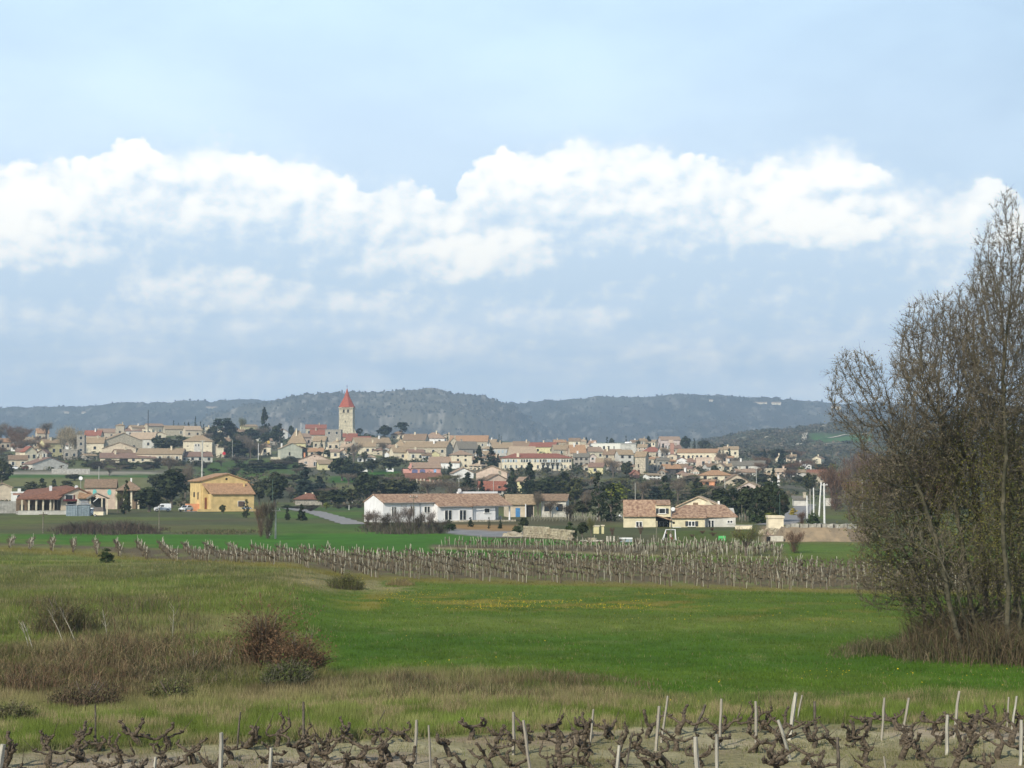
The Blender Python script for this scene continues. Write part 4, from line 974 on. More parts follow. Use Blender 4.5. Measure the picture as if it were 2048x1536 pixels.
# ---------------- the many small houses packed between the named ones
KWN = {}
RECT = [(t[0], t[1], t[3], t[4]) for t in V_] + [(561,604,887,923),(597,661,908,935),(366,423,871,908),(209,283,866,905),(903,944,900,938),(822,881,925,948),(1003,1143,907,941),(1186,1272,884,905),(1270,1291,903,948),(1354,1434,898,921),(676,708,776,870),(960,1013,964,992),(715,751,908,924),(890,904,890,912),(153,168,871,919),(1340,1349,880,912),(103,177,937,948)]
def pack(n, ulo, uhi, vlo, vhi, wr=(13, 25)):
    k = tries = 0
    while k < n and tries < n * 60:
        tries += 1; u = RH.uniform(ulo, uhi); vb = RH.uniform(vlo, vhi); w = RH.uniform(*wr); hh = RH.uniform(8, 12.5) * (1 if vb < 915 else 1.1); r = RH.uniform(3, 7); box_ = (u, u + w, vb - hh - r, vb - 2); ar = (box_[1] - box_[0]) * (box_[3] - box_[2]); ok = True
        for q in RECT:
            ov = max(0, min(box_[1], q[1]) - max(box_[0], q[0])) * max(0, min(box_[3], q[3]) - max(box_[2], q[2]))
            if ov > .30 * ar: ok = False; break
        if not ok: continue
        RECT.append(box_); wl = RH.choice(['cream', 'beige', 'stone', 'pinkbeige', 'white', 'palegrey', 'stone', 'greystone', 'cream']); rf = RH.choice(['tan', 'tan', 'brown', 'pink', 'paleroof', 'mauve', 'orange', 'tan', 'brown'])
        kd = RH.choice(['side', 'side', 'gable', 'hip', 'side']); wn = {'pinkbeige': 'pinkish', 'palegrey': 'pale grey', 'greystone': 'grey stone'}.get(wl, wl); rn = {'paleroof': 'pale tan', 'mauve': 'dull mauve', 'pink': 'pinkish'}.get(rf, rf)
        Hh = house(u, u + w, vb - hh, vb - hh - r, vb, kd, wl, rf, 'x', RH.choice(['2x1', '1x2', '2x2', '1x1', '3x2']), rel=RH.uniform(-22, 24), ch=int(RH.random() < .6), wk=RH.choice(['far', 'plain', 'shut', 'plain']))
        Hh.root['group'] = 'small village houses'; KWN[Hh.root.name] = wn + ' house with ' + rn + ' roof'; Hh.root['label'] = 'small ' + KWN[Hh.root.name] + ' packed among its village neighbours'; k += 1
pack(22, 620, 900, 884, 916); pack(40, 880, 1300, 892, 946); pack(18, 1290, 1460, 905, 962); pack(12, 20, 210, 885, 925); pack(6, 200, 430, 862, 880); pack(7, 420, 560, 872, 900); pack(8, 1440, 1640, 925, 975, (14, 28))
# ================================================================== NEAR BUILDINGS
def spout(Hh, u, v0, v1, y=-.1): Hh.add('downpipe', MB().tube([(Hh.x(u), y, Hh.z(v1)), (Hh.x(u), y, Hh.z(v0))], .055, 6), mat('zinc', (.30,.30,.30)))
# ---- long white bungalow
def white_bungalow():
    Hh = House('bungalow', 'long white rendered bungalow with mottled terracotta roof and recessed porch', 'house', 766, 1020, 1045, R(25), d=276, zb=0)
    w = Hh.w; z = Hh.z; dep = 8.0; wl = mat('white_render', (.80,.79,.78), var=.05, scale=.7, bump=.1); X1, X2, X3 = Hh.x(866), Hh.x(937), Hh.x(986)
    rh = z(990.5)
    b = MB(); swall(b, 0, X1, 0, dep, z(1005.5), z(1005.5), 4, rh - .05, zb=-1); Hh.add('wall', b, wl)
    b = MB(); swall(b, X1 + .01, X2, -1.6, dep, z(1013.5), z(1005.5), 4, rh - .06, zb=-1); Hh.add('wall', b, wl)
    b = MB(); swall(b, X2 + .01, X3, -1.3, dep, z(1012), z(1005.5), 4, rh - .06, zb=-1); swall(b, X3 + .01, w - .5, 2.6, dep, z(1002), z(1005.5), 4, rh - .07, zb=-1); Hh.add('wall', b, wl)
    m = rm('mix')
    Hh.add('roof', roof_section(MB(), 0, X1, 0, dep, z(1005.5), z(1005.5), 4, rh, ox=.12, t=.16), m)
    Hh.add('roof', roof_section(MB(), X1 + .13, X2, -1.6, dep, z(1013.5), z(1005.5), 4, rh, ox=.0, t=.18), m)
    Hh.add('roof', roof_section(MB(), X2 + .02, w, -1.3, dep, z(1012), z(1005.5), 4, rh + .02, ox=.0, t=.17), m)
    Hh.add('ridge_flashing', MB().box(X2, w, 3.9, 4.5, rh + .2, rh + .52), m_metalw)
    Hh.add('gutter', MB().tube([(0, -.38, z(1006.3)), (X1, -.38, z(1006.3))], .07, 6), mat('zinc', (.30,.30,.30))); Hh.add('gutter', MB().tube([(X1, -2.0, z(1014.5)), (w, -1.7, z(1013.5))], .07, 6), mat('zinc', (.30,.30,.30)))
    for u0, u1, v0, v1, dr, y in [(783.5,791,1013.5,1033,1,0), (820.5,828,1013,1033,1,0), (848,858.5,1014,1026,0,0), (881,894.5,1021.5,1040.5,1,-1.6), (911,923.5,1021.5,1041,1,-1.6)]:
        Hh.frame_win(u0, u1, v0, v1, y=y, door=bool(dr))
    Hh.frame_win(963.5, 973.5, 1018.5, 1027, y=-1.3, mull=0)
    spout(Hh, 838.5, 1007, 1042); spout(Hh, 937, 1014, 1043, y=-1.7)
    Hh.add('porch_wall', MB().box(X3 + .4, w - 1.1, 2.5, 2.58, -.5, z(1013)), mat('grey_render', (.36,.36,.34)))
    c = MB().tube([(w - .25, -1.0, -.5), (w - .25, -1.0, .35), (w - .25, -1.0, z(1013) + .1)], [.28, .16, .14], 12); Hh.add('column', c, m_metalw)
    Hh.add('beam', MB().box(X3 - .1, w + .05, -1.2, -.9, z(1014.5), z(1012) + .1), m_metalw)
    f = MB(); rg = random.Random(4); x = Hh.x(893)                                                    # rubble plinth
    while x < w + .2:
        s = rg.uniform(.3, .6)
        for q in range(2): f.box(x, x + s - .03, -1.95 + rg.uniform(0, .08), -1.62, -.5 + q * .42, -.12 + q * .40 + rg.uniform(-.04, .04))
        x += s
    Hh.add('stone_plinth', f, wm('stone')); 
    dsh = MB(); p = (X2 + .15, 3.9, rh + .55); dsh.disc((p[0], p[1] - .2, p[2] + .15), .34, 'y', 14, .06); dsh.tube([(p[0], p[1], p[2] - .5), (p[0], p[1], p[2] + .15)], .035, 5); Hh.add('satellite_dish', dsh, m_metalw)
    Hh.add('slab', MB().box(X3, w + .1, -1.6, 2.6, -.9, -.02), m_conc)
    return Hh
WB = white_bungalow()
# white garden chairs and table in the porch
def on_house(Hh, u, y, z=0.0): 
    a = Hh.root.rotation_euler.z; x = Hh.x(u); p = Hh.root.location
    return Vector((p.x + x * math.cos(a) - y * math.sin(a), p.y + x * math.sin(a) + y * math.cos(a), p.z + z))
def garden_table(loc, rz, lab):
    t = thing('garden_table', lab, 'table', loc, rz); MB().box(-.8, .8, -.45, .45, .70, .75).build('tabletop', m_metalw, t)
    for sx in (-1, 1):
        for sy in (-1, 1): MB().tube([(sx * .7, sy * .38, 0), (sx * .66, sy * .34, .70)], .035, 5).build('leg', m_metalw, t)
def garden_chair(loc, rz, lab):
    t = thing('garden_chair', lab, 'chair', loc, rz); MB().box(-.25, .25, -.25, .25, .42, .46).build('seat', m_metalw, t); MB().box(-.25, .25, .21, .25, .46, .95).build('backrest', m_metalw, t)
    for sx in (-1, 1):
        for sy in (-1, 1): MB().tube([(sx * .23, sy * .23, 0), (sx * .21, sy * .21, .42)], .025, 5).build('leg', m_metalw, t)
garden_table(on_house(WB, 997, 0.2), .5, 'white garden table in the porch of the long bungalow'); garden_chair(on_house(WB, 990, .1), 1.9, 'white garden chair left of the porch table'); garden_chair(on_house(WB, 1003, .4), -1.2, 'white garden chair right of the porch table')

# ---- cream house on the right
def cream_house():
    d = 250; Hh = House('split_level_house', 'cream two part house with mottled roof, dark shutters and recessed porch', 'house', 1247, 1470, 1064, R(2), d=d, zb=zrow(1065, d))
    w = Hh.w; z = Hh.z; X = Hh.x; wl = wm('housecream'); m = rm('mix')
    b = MB(); swall(b, 0, X(1311), 0, 7.5, z(1031), z(1020), 3.6, z(1003.5), zb=-1.2); Hh.add('wall', b, wl)
    b = MB(); b.box(X(1311) + .01, X(1341), .6, 7.5, z(1034), z(1010)); b.box(X(1311) + .01, X(1341), 3, 7.5, -1.2, z(1034) - .01); Hh.add('wall', b, wl)
    b = MB(); swall(b, X(1341) + .01, X(1410), .2, 8, z(1035.5), z(1030), 4, z(1021), zb=-1.2); Hh.add('wall', b, wl)
    b = MB(); swall(b, X(1410) + .01, w, .9, 9.5, z(1034), z(1030), 5.5, z(1017), zb=-1.2); Hh.add('wall', b, wm('palegrey'), label='greyer right hand wing wall')
    Hh.add('roof', roof_section(MB(), 0, X(1311), 0, 7.5, z(1031), z(1020), 3.6, z(1003), ox=.05), m)
    # the high part: low slope over the window
    Hh.add('roof', roof_section(MB(), X(1311) + .07, X(1341), .6, 7.5, z(1010.3), z(1008), 3.6, z(1003), ox=0, o=.2), m)
    Hh.add('porch_roof', MB().solid([(X(1311), z(1031.5)), (X(1342), z(1041)), (X(1342), z(1041) + .16), (X(1311), z(1031.5) + .16)], -.35, 2.98), m)
    Hh.add('roof', roof_section(MB(), X(1341) + .06, X(1412), .2, 8, z(1035), z(1030), 4, z(1019), ox=0), m)
    r2 = MB(); x0, x1 = X(1358), w + .35; yf = .5; e = z(1034.8); yb = 9.6; rt_ = z(1013)
    A, B, Cc, D = (x0, yf + .9, e + .35), (x1, yf, e), (x1, yb, e), (x0, yb, e); Rl, Rr = (X(1372), 5.5, rt_), (X(1452), 5.5, rt_)
    B = (x1, yf + .4, e)
    up = lambda p, t=.17: (p[0], p[1], p[2] + t)
    # hip form with its front eave along the right wing
    A = (X(1409), yf, e); L = (X(1356), 3.6, z(1020.5))
    for a in ([A, B, Rr, Rl], [A, Rl, L], [B, Cc, Rr], [Cc, D, Rl, Rr], [D, L, Rl]):
        r2.face([up(p) for p in a]); r2.face(list(reversed(a)))
    for a, c in ((A, B), (B, Cc), (Cc, D), (L, A)): r2.face([a, c, up(c), up(a)])
    Hh.add('roof', r2, m, label='hipped rear roof rising over the right wing')
    for a, c in ((X(1311), X(1314.3)), (X(1338.5), X(1341))): Hh.add('porch_pillar', MB().box(a, c, .2, .6, -1, z(1042)), wl)
    Hh.add('porch_back', MB().box(X(1311) + .05, X(1341) - .05, 2.95, 2.99, -1, z(1036)), mat('porch_grey', (.16,.15,.13)))  # dark sheet before the cream wall puts in the recess shade
    Hh.frame_win(1320, 1335, 1045, 1063, y=2.9, door=True)
    Hh.frame_win(1272.5, 1283.5, 1044, 1053.5); Hh.frame_win(1318.5, 1330, 1017.5, 1026.5, y=.6, mull=0, shutters=m_shut)
    Hh.frame_win(1376.5, 1388, 1043, 1051.5, y=.2, shutters=m_shut); Hh.frame_win(1454, 1463.5, 1041.5, 1045.5, y=.9)
    Hh.frame_win(1416, 1426.5, 1041, 1059, y=.9, door=True); Hh.win(X(1347), z(1047.5), .3, .3, 'plain', y=.2)
    spout(Hh, 1409, 1036, 1062, y=.05); spout(Hh, 1342, 1020, 1064, y=.1)
    Hh.add('balcony_wall', MB().box(X(1344), X(1361), -1.3, -1.1, z(1064), z(1057)), wl); Hh.add('railing', MB().box(X(1344), X(1361), -1.24, -1.18, z(1054.3), z(1053.5)), m_metalw)
    d_ = MB().disc((X(1345.5), .1, z(1018)), .30, 'y', 16, .06); d_.tube([(X(1343), .5, z(1020)), (X(1345), .15, z(1018.5))], .03, 5); Hh.add('satellite_dish', d_, m_metalw)
    Hh.add('terrace', MB().box(X(1311), w + .3, -1.5, .85, -1.5, -.02), m_conc)
    a = MB().tube([(X(1244), 0, z(1034)), (X(1239), -.3, z(1030.5))], [.10, .16], 6); Hh.add('awning_arm', a, m_metalw)
    return Hh
CH = cream_house()
Hh = house(1356, 1441, 1013, 994.5, 1050, 'gable', 'cream', 'paleroof', 'cream gabled house rising behind the mottled roofs of the split level house', '0', rel=-4, d=276, rx=.48)
Hh.add('balcony_opening', MB().box(Hh.x(1386), Hh.x(1396), -.04, .05, Hh.z(1011), Hh.z(1005)), mat('brown_loggia', (.22,.15,.09))); Hh.add('chimney', MB().box(Hh.x(1434), Hh.x(1438), 1, 1.5, Hh.z(1014), Hh.z(1002)), wm('white'))
Hh.add('front_gable', MB().solid([(Hh.x(1400), Hh.z(1018)), (Hh.x(1436), Hh.z(1018)), (Hh.x(1417), Hh.z(1001))], -1.5, -.35), wm('cream'))

# ---- yellow house
def yellow_house():
    d = 378; Hh = House('yellow_house', 'deep yellow two storey house with orange roofs and low front extension', 'house', 402, 494, 1020, R(15), d=d, zb=0)
    z = Hh.z; X = Hh.x; w = Hh.w; y = wm('houseyellow'); m = rm('orange'); dep = px(26, d) / math.sin(R(15)) * .9
    Hh.add('wall', gwall(MB(), w, 0, dep, z(962), z(948) - z(962), .56), y); Hh.add('roof', gable_roof(MB(), w, 0, dep, z(962), z(948) - z(962), .56, o=.5), m)
    ex = MB(); ex.solid([(X(414), -1), (X(498), -1), (X(498), z(988)), (X(414), z(988))], -3.6, -.01); 
    Hh.add('extension_wall', ex, y)
    sh = MB(); i = 0; a = [(X(413), -4.0, z(988.8)), (X(500), -4.0, z(988.8)), (X(496), -.02, z(968)), (X(402.5), -.02, z(968))]; up = lambda p: (p[0], p[1], p[2] + .18)
    sh.face([up(p) for p in a]); sh.face(a[::-1]); 
    for k in range(4): j = (k + 1) % 4; sh.face([a[k], a[j], up(a[j]), up(a[k])])
    Hh.add('lean_to_roof', sh, m)
    Hh.add('gable_fill', MB().solid([(X(402.5), -1), (X(414), -1), (X(414), z(986)), (X(405), z(972))], -.6, -.01), y)
    rw = MB().solid([(w + .01, -1), (w + px(15, d), -1), (w + px(15, d), z(970.5)), (w + .01, z(965))], 2.5, dep - 1); Hh.add('side_wing', rw, y)
    Hh.add('side_roof', MB().solid([(w + .01, z(965.2)), (w + px(17.5, d), z(971)), (w + px(17.5, d), z(971) + .2), (w + .01, z(965.2) + .2)], 2.0, dep - .6), m)
    Hh.add('round_vent', MB().disc((X(451.5), -.02, z(958)), .26, 'y', 12, .06), m_dark)
    Hh.frame_win(466.5, 479, 1002.5, 1013, y=-3.6, mull=0, sill=False); Hh.add('shutter', MB().box(X(467), X(479), -3.72, -3.66, z(1013), z(1002.5)), mat('brown_shutter', (.12,.08,.06)))
    Hh.add('door', MB().box(X(407.5), X(411.5), -.66, -.61, 0, z(995)), mat('red_brown_door', (.22,.08,.035)))
    for yy, zz, ww, hh in ((dep * .62, z(994.5), .6, 1.1), (dep * .27, z(999), .42, 1.6)):
        Hh.add('side_window', MB().box(-.05, .05, yy - ww, yy + ww, zz, zz + hh), m_dark)
    Hh.add('skylight', MB().box(2.4, 2.7, 4, 4.6, z(957), z(957) + .3), m_dark)
    Hh.add('chimney', MB().box(X(482.5), X(485), -1.4, -.9, z(974), z(965)), wm('houseyellow')); Hh.add('chimney', MB().box(X(456), X(459.5), 3.2, 3.9, z(950), z(945)), mat('grey_cowl', (.25,.25,.25)))
    Hh.add('front_wall', MB().box(X(382), X(496), -6.1, -5.8, -1, .55), y)
    Hh.add('forecourt', MB().box(X(358), X(380), -7.5, -1, -.6, .06), m_road); Hh.add('side_porch', MB().box(-2.6, -.01, 1.5, 4, -1, 1.6), wm('orangewall'))
    return Hh
YH = yellow_house()
tp = thing('pool_cover', 'pale blue domed pool cover in front of the yellow house', 'cover', on_house(YH, 480, -4.9)); b = MB(); n = 10
for k in range(n + 1):
    a = math.pi * k / n; b.v += [(-1.4 * math.cos(a), -.7, .95 * math.sin(a) ** .8), (-1.4 * math.cos(a), .7, .95 * math.sin(a) ** .8)]
for k in range(n): b.f.append((2*k, 2*k+1, 2*k+3, 2*k+2)); b.m.append(0)
b.f.append(tuple(range(0, 2*n+2, 2))); b.m.append(0); b.f.append(tuple(range(2*n+1, 0, -2))); b.m.append(0)
b.build('canopy', mat('pale_blue_sheet', (.36,.44,.55), rough=.5), tp, smooth=False)
MB().tube([(-1.45, -.7, .02), (1.45, -.7, .02)], .05, 6).build('rim', m_metalw, tp)

# ---- verandah house on the left
def verandah_house():
    d = 345; Hh = House('verandah_house', 'tan house with long dark tiled roof over a pillared verandah', 'house', 122, 181, 1027, R(12), d=d, zb=0)
    z = Hh.z; X = Hh.x; w = Hh.w; m = rm('rust'); wl = wm('beige')
    Hh.add('wall', gwall(MB(), w, 0, 9, z(991), z(977.5) - z(991), .55), wl); Hh.add('roof', gable_roof(MB(), w, 0, 9, z(990.5), z(977) - z(990.5), .55, o=.8), m)
    # verandah wing with a long slope facing left front
    a = [(X(36), -.3, z(999)), (X(116), -1.0, z(999)), (X(153), 2.2, z(976.5)), (X(150), 9, z(973)), (X(68), 7, z(982))]; r = MB(); up = lambda p: (p[0], p[1], p[2] + .22)
    r.face([up(a[0]), up(a[1]), up(a[2]), up(a[4])]); r.face([up(a[4]), up(a[2]), up(a[3])]); r.face([a[4], a[2], a[1], a[0]]); r.face([a[3], a[2], a[4]])
    for k in range(5): j = (k + 1) % 5; r.face([a[k], a[j], up(a[j]), up(a[k])])
    Hh.add('verandah_roof', r, m)
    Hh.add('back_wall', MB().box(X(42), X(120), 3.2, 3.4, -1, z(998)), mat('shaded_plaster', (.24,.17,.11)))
    Hh.add('side_wall', MB().box(X(107), X(108.5), -.3, 3.2, -1, z(999)), wl)
    for u in (47, 60, 74, 87, 101): Hh.add('pillar', MB().box(X(u) - .16, X(u) + .16, -.35, -.05, -1, z(999.3)), wm('cream'))
    for u in (53, 67, 81, 94): Hh.win(X(u), .3, .9, 1.6, 'plain', y=3.2, name='door')
    rl = MB(); rl.box(X(36), X(74), -.55, -.5, .55, .62); rl.box(X(36), X(74), -.55, -.5, .2, .25)
    for k in range(16): x = X(36) + (X(74) - X(36)) * k / 15; rl.box(x - .03, x + .03, -.54, -.51, -.2, .6)
    Hh.add('railing', rl, m_metalw)
    Hh.frame_win(130, 144, 990, 1000.5, mull=0); Hh.add('window', MB().box(X(145.5), X(148.5), -.03, .04, z(1000), z(990)), mat('dark_red', (.12,.03,.03)))
    Hh.add('awning', MB().solid([(X(126), z(1002)), (X(151), z(1002)), (X(151), z(1002) + .35), (X(126), z(1002) + .35)], -.9, -.05), mat('maroon_awning', (.16,.035,.04)))
    Hh.add('opening', MB().box(X(134), X(150), -.03, .04, z(1011), z(1004)), m_dark)
    Hh.add('garage', MB().box(X(151), X(178), -2.2, -.01, -1, z(997)), wm('palegrey')); 
    q = [(X(148), -2.6, z(997.5)), (X(183), -2.6, z(996.5)), (X(181), 1.5, z(985)), (X(158), .3, z(985))]; r = MB(); r.face([up(p) for p in q]); r.face(q[::-1])
    for k in range(4): j = (k + 1) % 4; r.face([q[k], q[j], up(q[j]), up(q[k])])
    Hh.add('garage_roof', r, rm('orange')); Hh.add('garage_door', MB().box(X(155), X(172), -2.26, -2.21, 0, z(1000)), mat('grey_door', (.42,.43,.45)))
    Hh.add('chimney', MB().box(X(104), X(108.5), 2.2, 2.7, z(985), z(971.5)), m_metalw)
    dd = MB().disc((X(153), 1.0, z(974)), .36, 'y', 14, .06); dd.tube([(X(153), 1.1, z(978)), (X(153), 1.05, z(974))], .035, 5); Hh.add('satellite_dish', dd, m_metalw)
    return Hh
VH = verandah_house()
cp_ = House('carport', 'open grey gabled carport right of the verandah house', 'carport', 178, 215, 1027, R(4), d=340, zb=0); z = cp_.z; cx_ = cp_.x
cp_.add('roof', gable_roof(MB(), cp_.w, 0, 5, z(997), z(988) - z(997), .45, o=.3), rm('grey')); 
for u in (180, 203, 213): cp_.add('post', MB().box(cx_(u) - .12, cx_(u) + .12, .1, .35, -1, z(997)), wm('cream'))
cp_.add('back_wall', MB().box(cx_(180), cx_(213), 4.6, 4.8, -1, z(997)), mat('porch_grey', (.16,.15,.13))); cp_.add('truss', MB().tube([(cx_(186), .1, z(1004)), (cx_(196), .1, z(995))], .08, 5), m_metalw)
sh_ = House('tool_shed', 'flat blue-grey metal garden shed in front of the verandah house', 'shed', 132, 178, 1031, R(-3), d=326, zb=0); z = sh_.z
sh_.add('wall', MB().box(0, sh_.w * .47, 0, 3, -.5, z(1011)), mat('blue_grey_sheet', (.27,.33,.37), rough=.5)); sh_.add('wall', MB().box(sh_.w * .475, sh_.w, .15, 3, -.5, z(1010.3)), mat('blue_grey_sheet', (.27,.33,.37)))
sh_.add('roof', MB().solid([(-.2, z(1011) + .01), (sh_.w * .7, z(1008)), (sh_.w + .2, z(1010) + .02), (sh_.w + .2, z(1010) + .12), (sh_.w * .7, z(1008) + .1), (-.2, z(1011) + .1)], -.15, 3.1), mat('grey_sheet_roof', (.32,.34,.36)))
for q in range(9): sh_.add('panel_rib', MB().box(sh_.w * (q + .5) / 9 - .03, sh_.w * (q + .5) / 9 + .03, -.05, -.004, 0, z(1011.5)), mat('blue_grey_rib', (.20,.26,.30)))
def low_wall(u0, u1, v0, v1, lab, m, n=1, d=None, rel=0, top=True, cat='wall', nm='garden_wall'):
    h_ = House(nm, lab, cat, u0, u1, v1, R(rel), d=d or F * HC / (v1 - 960), zb=None)
    for k in range(n): h_.add('panel', MB().box(h_.w * k / n + .015, h_.w * (k + 1) / n - .015, 0, .2, -.8, h_.z(v0)), m)
    if top: h_.add('coping', MB().box(-.05, h_.w + .05, -.05, .25, h_.z(v0) + .003, h_.z(v0) + .09), m_conc)
    return h_
low_wall(-10, 36, 1003.5, 1021, 'pale ribbed concrete panel wall left of the verandah', m_conc, 8, d=352)
low_wall(36, 134, 1022, 1029, 'low whitish garden wall under the verandah railing', wm('palegrey'), 6, d=338)
low_wall(1470, 1504, 1051, 1061, 'low cream wall just right of the split level house', wm('cream'), 1, d=240)
# pink house with turquoise shutters
def pink_house():
    d = 395; Hh = House('pink_house', 'pale pink house with oval turquoise shutters and arched porch', 'house', 170, 229, 1003, R(-3), d=d); z = Hh.z; X = Hh.x; w = Hh.w; m = rm('brown'); wl = wm('pinkbeige')
    Hh.add('wall', swall(MB(), 0, w, 0, 8, z(975), z(975), 4, z(961)), wl); Hh.add('roof', roof_section(MB(), 0, w, 0, 8, z(975), z(975), 4, z(960)), m)
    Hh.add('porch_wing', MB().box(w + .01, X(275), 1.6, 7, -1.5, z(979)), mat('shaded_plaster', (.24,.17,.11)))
    Hh.add('porch_roof', hip_roof(MB(), X(276) - w, 8, z(979), z(963) - z(979), x0=w + .4, y0=-.2), m)
    for u in (231, 246, 260, 274): Hh.add('porch_pillar', MB().box(X(u) - .2, X(u) + .2, -.1, .3, -1.5, z(979)), wm('cream'))
    for u in (188.5, 217):
        o = Hh.add('window', MB().disc((X(u), -.02, z(984.5)), .50, 'y', 14, .10), m_turq, label='oval turquoise shutter'); 
        o.data.transform(Matrix.Translation((X(u), 0, z(984.5))) @ Matrix.Diagonal((.9, 1, 1.35, 1)) @ Matrix.Translation((-X(u), 0, -z(984.5))))
    Hh.add('chimney', MB().box(X(257), X(260), 3, 3.5, z(965), z(956)), wm('white'))
pink_house()
Hh = house(-14, 22, 975, 967, 991, 'gable', 'beige', 'paleroof', 'pale orange gable at the extreme left edge behind the garden wall', '0', rel=0, d=440)
Hh = house(22, 53, 986, 981, 1001, 'flat', 'white', 'tan', 'small white house with pink band and round top window at far left', '0', rel=0, d=400)
Hh.add('band', MB().box(.4, Hh.w - .4, -.05, .05, Hh.z(990), Hh.z(986.5)), wm('brick')); Hh.add('window', MB().disc((Hh.w*.5, -.03, Hh.z(994)), .5, 'y', 10, .08), m_shut); Hh.add('chimney', MB().box(Hh.w*.4, Hh.w*.6, 2, 2.6, Hh.z(985), Hh.z(977)), wm('white'))
Hh = house(308, 331, 968, 961, 984, 'side', 'beige', 'brown', 'small tan outbuilding among dark trees left of the yellow house', '1x1', rel=0)
# tiled outbuildings right of the white bungalow
Hh = house(1016, 1068, 1008, 991, 1034, 'side', 'beige', 'tan', 'low tan roofed outbuilding with a blue door right of the white bungalow', '0', rel=8, d=318)
Hh.add('blue_door', MB().box(Hh.x(1031), Hh.x(1040), -.05, .05, 0, Hh.z(1016)), mat('blue_paint', (.08,.24,.48))); Hh.add('post', MB().box(Hh.x(1049.5), Hh.x(1051.5), -.5, -.3, -.5, Hh.z(1008)), m_metalw); Hh.add('dark_bay', MB().box(Hh.x(1053), Hh.x(1066), -.04, .05, 0, Hh.z(1011)), m_dark)
Hh = house(1082, 1132, 1001, 990, 1034, 'side', 'palegrey', 'brown', 'grey stone farmhouse with tan roof half hidden by bare shrubs', '2x1', rel=-6, d=318)
Hh.add('blue_shutter', MB().box(Hh.x(1112), Hh.x(1116), -.06, .05, Hh.z(1020), Hh.z(1014)), mat('blue_paint', (.08,.24,.48)))
Hh = house(590, 645, 1000, 990, 1010, 'hip', 'greystone', 'rust', 'low house with rust hip roof among dark garden trees', '0', rel=0)
for k in (.35, .6): Hh.add('chimney', MB().box(Hh.w * k, Hh.w * k + .4, 3, 3.4, Hh.z(994), Hh.z(985)), wm('cream'))
Hh = house(1537, 1567, 1052, 1049, 1067, 'flat', 'cream', 'tan', 'small plain cream block house beside the rubble heap', '0', rel=3, d=236, cat='shed', name='block_shed')

# ================================================================== STONES, WALLS, HEAPS
def rock_mesh(seed, n=1):
    rg = np.random.default_rng(seed); bm = [(-1,-1,-1),(1,-1,-1),(1,1,-1),(-1,1,-1),(-1,-1,1),(1,-1,1),(1,1,1),(-1,1,1)]
    V = np.array(bm, float) * rg.uniform(.55, 1.0, (8, 3)) * .5
    b = MB(); b.v = [tuple(v) for v in V]; b.f = [(0,3,2,1),(4,5,6,7),(0,1,5,4),(1,2,6,5),(2,3,7,6),(3,0,4,7)]; b.m = [0]*6; return b
def rubble_wall(name, label, pts, h0, th, m, size=.34, rows=None, seed=1):
    """dry stone wall: every stone a block of its own shape, built as one piece"""
    rg = random.Random(seed); b = MB(); core = MB()
    for (a, ha), (c, hc) in zip(pts[:-1], pts[1:]):
        L = (c - a).length; t = (c - a).normalized(); nrm = Vector((t.y, -t.x, 0)).normalized(); z = 0; hm = max(ha, hc)
        core.v += [tuple(a + Vector((0, 0, -.5))), tuple(c + Vector((0, 0, -.5))), tuple(c + Vector((0, 0, hc - .1))), tuple(a + Vector((0, 0, ha - .1)))]
        k = len(core.v); core.f.append((k-4, k-3, k-2, k-1)); core.m.append(0)
        while z < hm:
            rowh = rg.uniform(.6, 1.2) * size; x = 0
            while x < L:
                s = rg.uniform(.7, 1.7) * size; f = x / L; hh = ha + (hc - ha) * f
                if z < hh:
                    M = Matrix.Translation(a + t * (x + s / 2) + Vector((0, 0, z + rowh / 2)) + nrm * rg.uniform(-.02, .07)) @ Matrix.Rotation(math.atan2(t.y, t.x) + rg.uniform(-.1, .1), 4, 'Z') @ Matrix.Rotation(rg.uniform(-.08, .08), 4, 'Y')
                    r = rock_mesh(rg.randrange(99999)); i = len(b.v)
                    b.v += [tuple(M @ Vector((v[0] * s * 1.15, v[1] * th, v[2] * rowh * 1.15))) for v in r.v]; b.f += [tuple(q + i for q in f_) for f_ in r.f]; b.m += [0] * 6
                x += s
            z += rowh
    root = thing(name, label, 'wall', pts[0][0]); base = pts[0][0]
    b.v = [tuple(Vector(v) - base) for v in b.v]; core.v = [tuple(Vector(v) - base) for v in core.v]
    o = b.build('stones', m, root); o['kind'] = 'stuff'; core.build('core', mat('wall_core', (.22,.19,.14)), root); return root
m_field = mat('fieldstone', (.40,.355,.25), var=.2, scale=1.3, bump=.5, col2=(.30,.25,.18), bscale=4)
def gh(u, v): p = hit(u, v); return p
def hrow(p, v): return zrow(v, p.y) - p.z
pA, pB, pC = gh(1049, 1073.5), gh(1096, 1077), gh(1143, 1081)
rubble_wall('stone_wall', 'rough pale stone garden wall left of the small dark opening', [(pA, hrow(pA, 1056)), (pB, hrow(pB, 1057))], 1, .5, m_field, .30, seed=3)
rw = rubble_wall('stone_wall', 'rough stone wall stepping down to the right with a dark square opening', [(pB + Vector((.3, 0, 0)), hrow(pB, 1058)), (pC, hrow(pC, 1064))], 1, .5, m_field, .30, seed=4)
oo = MB(); dd_ = (pC - pB).normalized(); q0 = Vector((0, 0, 0)) + dd_ * 1.1; q1 = q0 + dd_ * 1.0
oo.v = [tuple(q0 + Vector((0, -.42, .15))), tuple(q1 + Vector((0, -.42, .12))), tuple(q1 + Vector((0, -.42, .95))), tuple(q0 + Vector((0, -.42, 1.0))), tuple(q0 + Vector((0, -.2, .15))), tuple(q1 + Vector((0, -.2, .12))), tuple(q1 + Vector((0, -.2, .95))), tuple(q0 + Vector((0, -.2, 1.0)))]
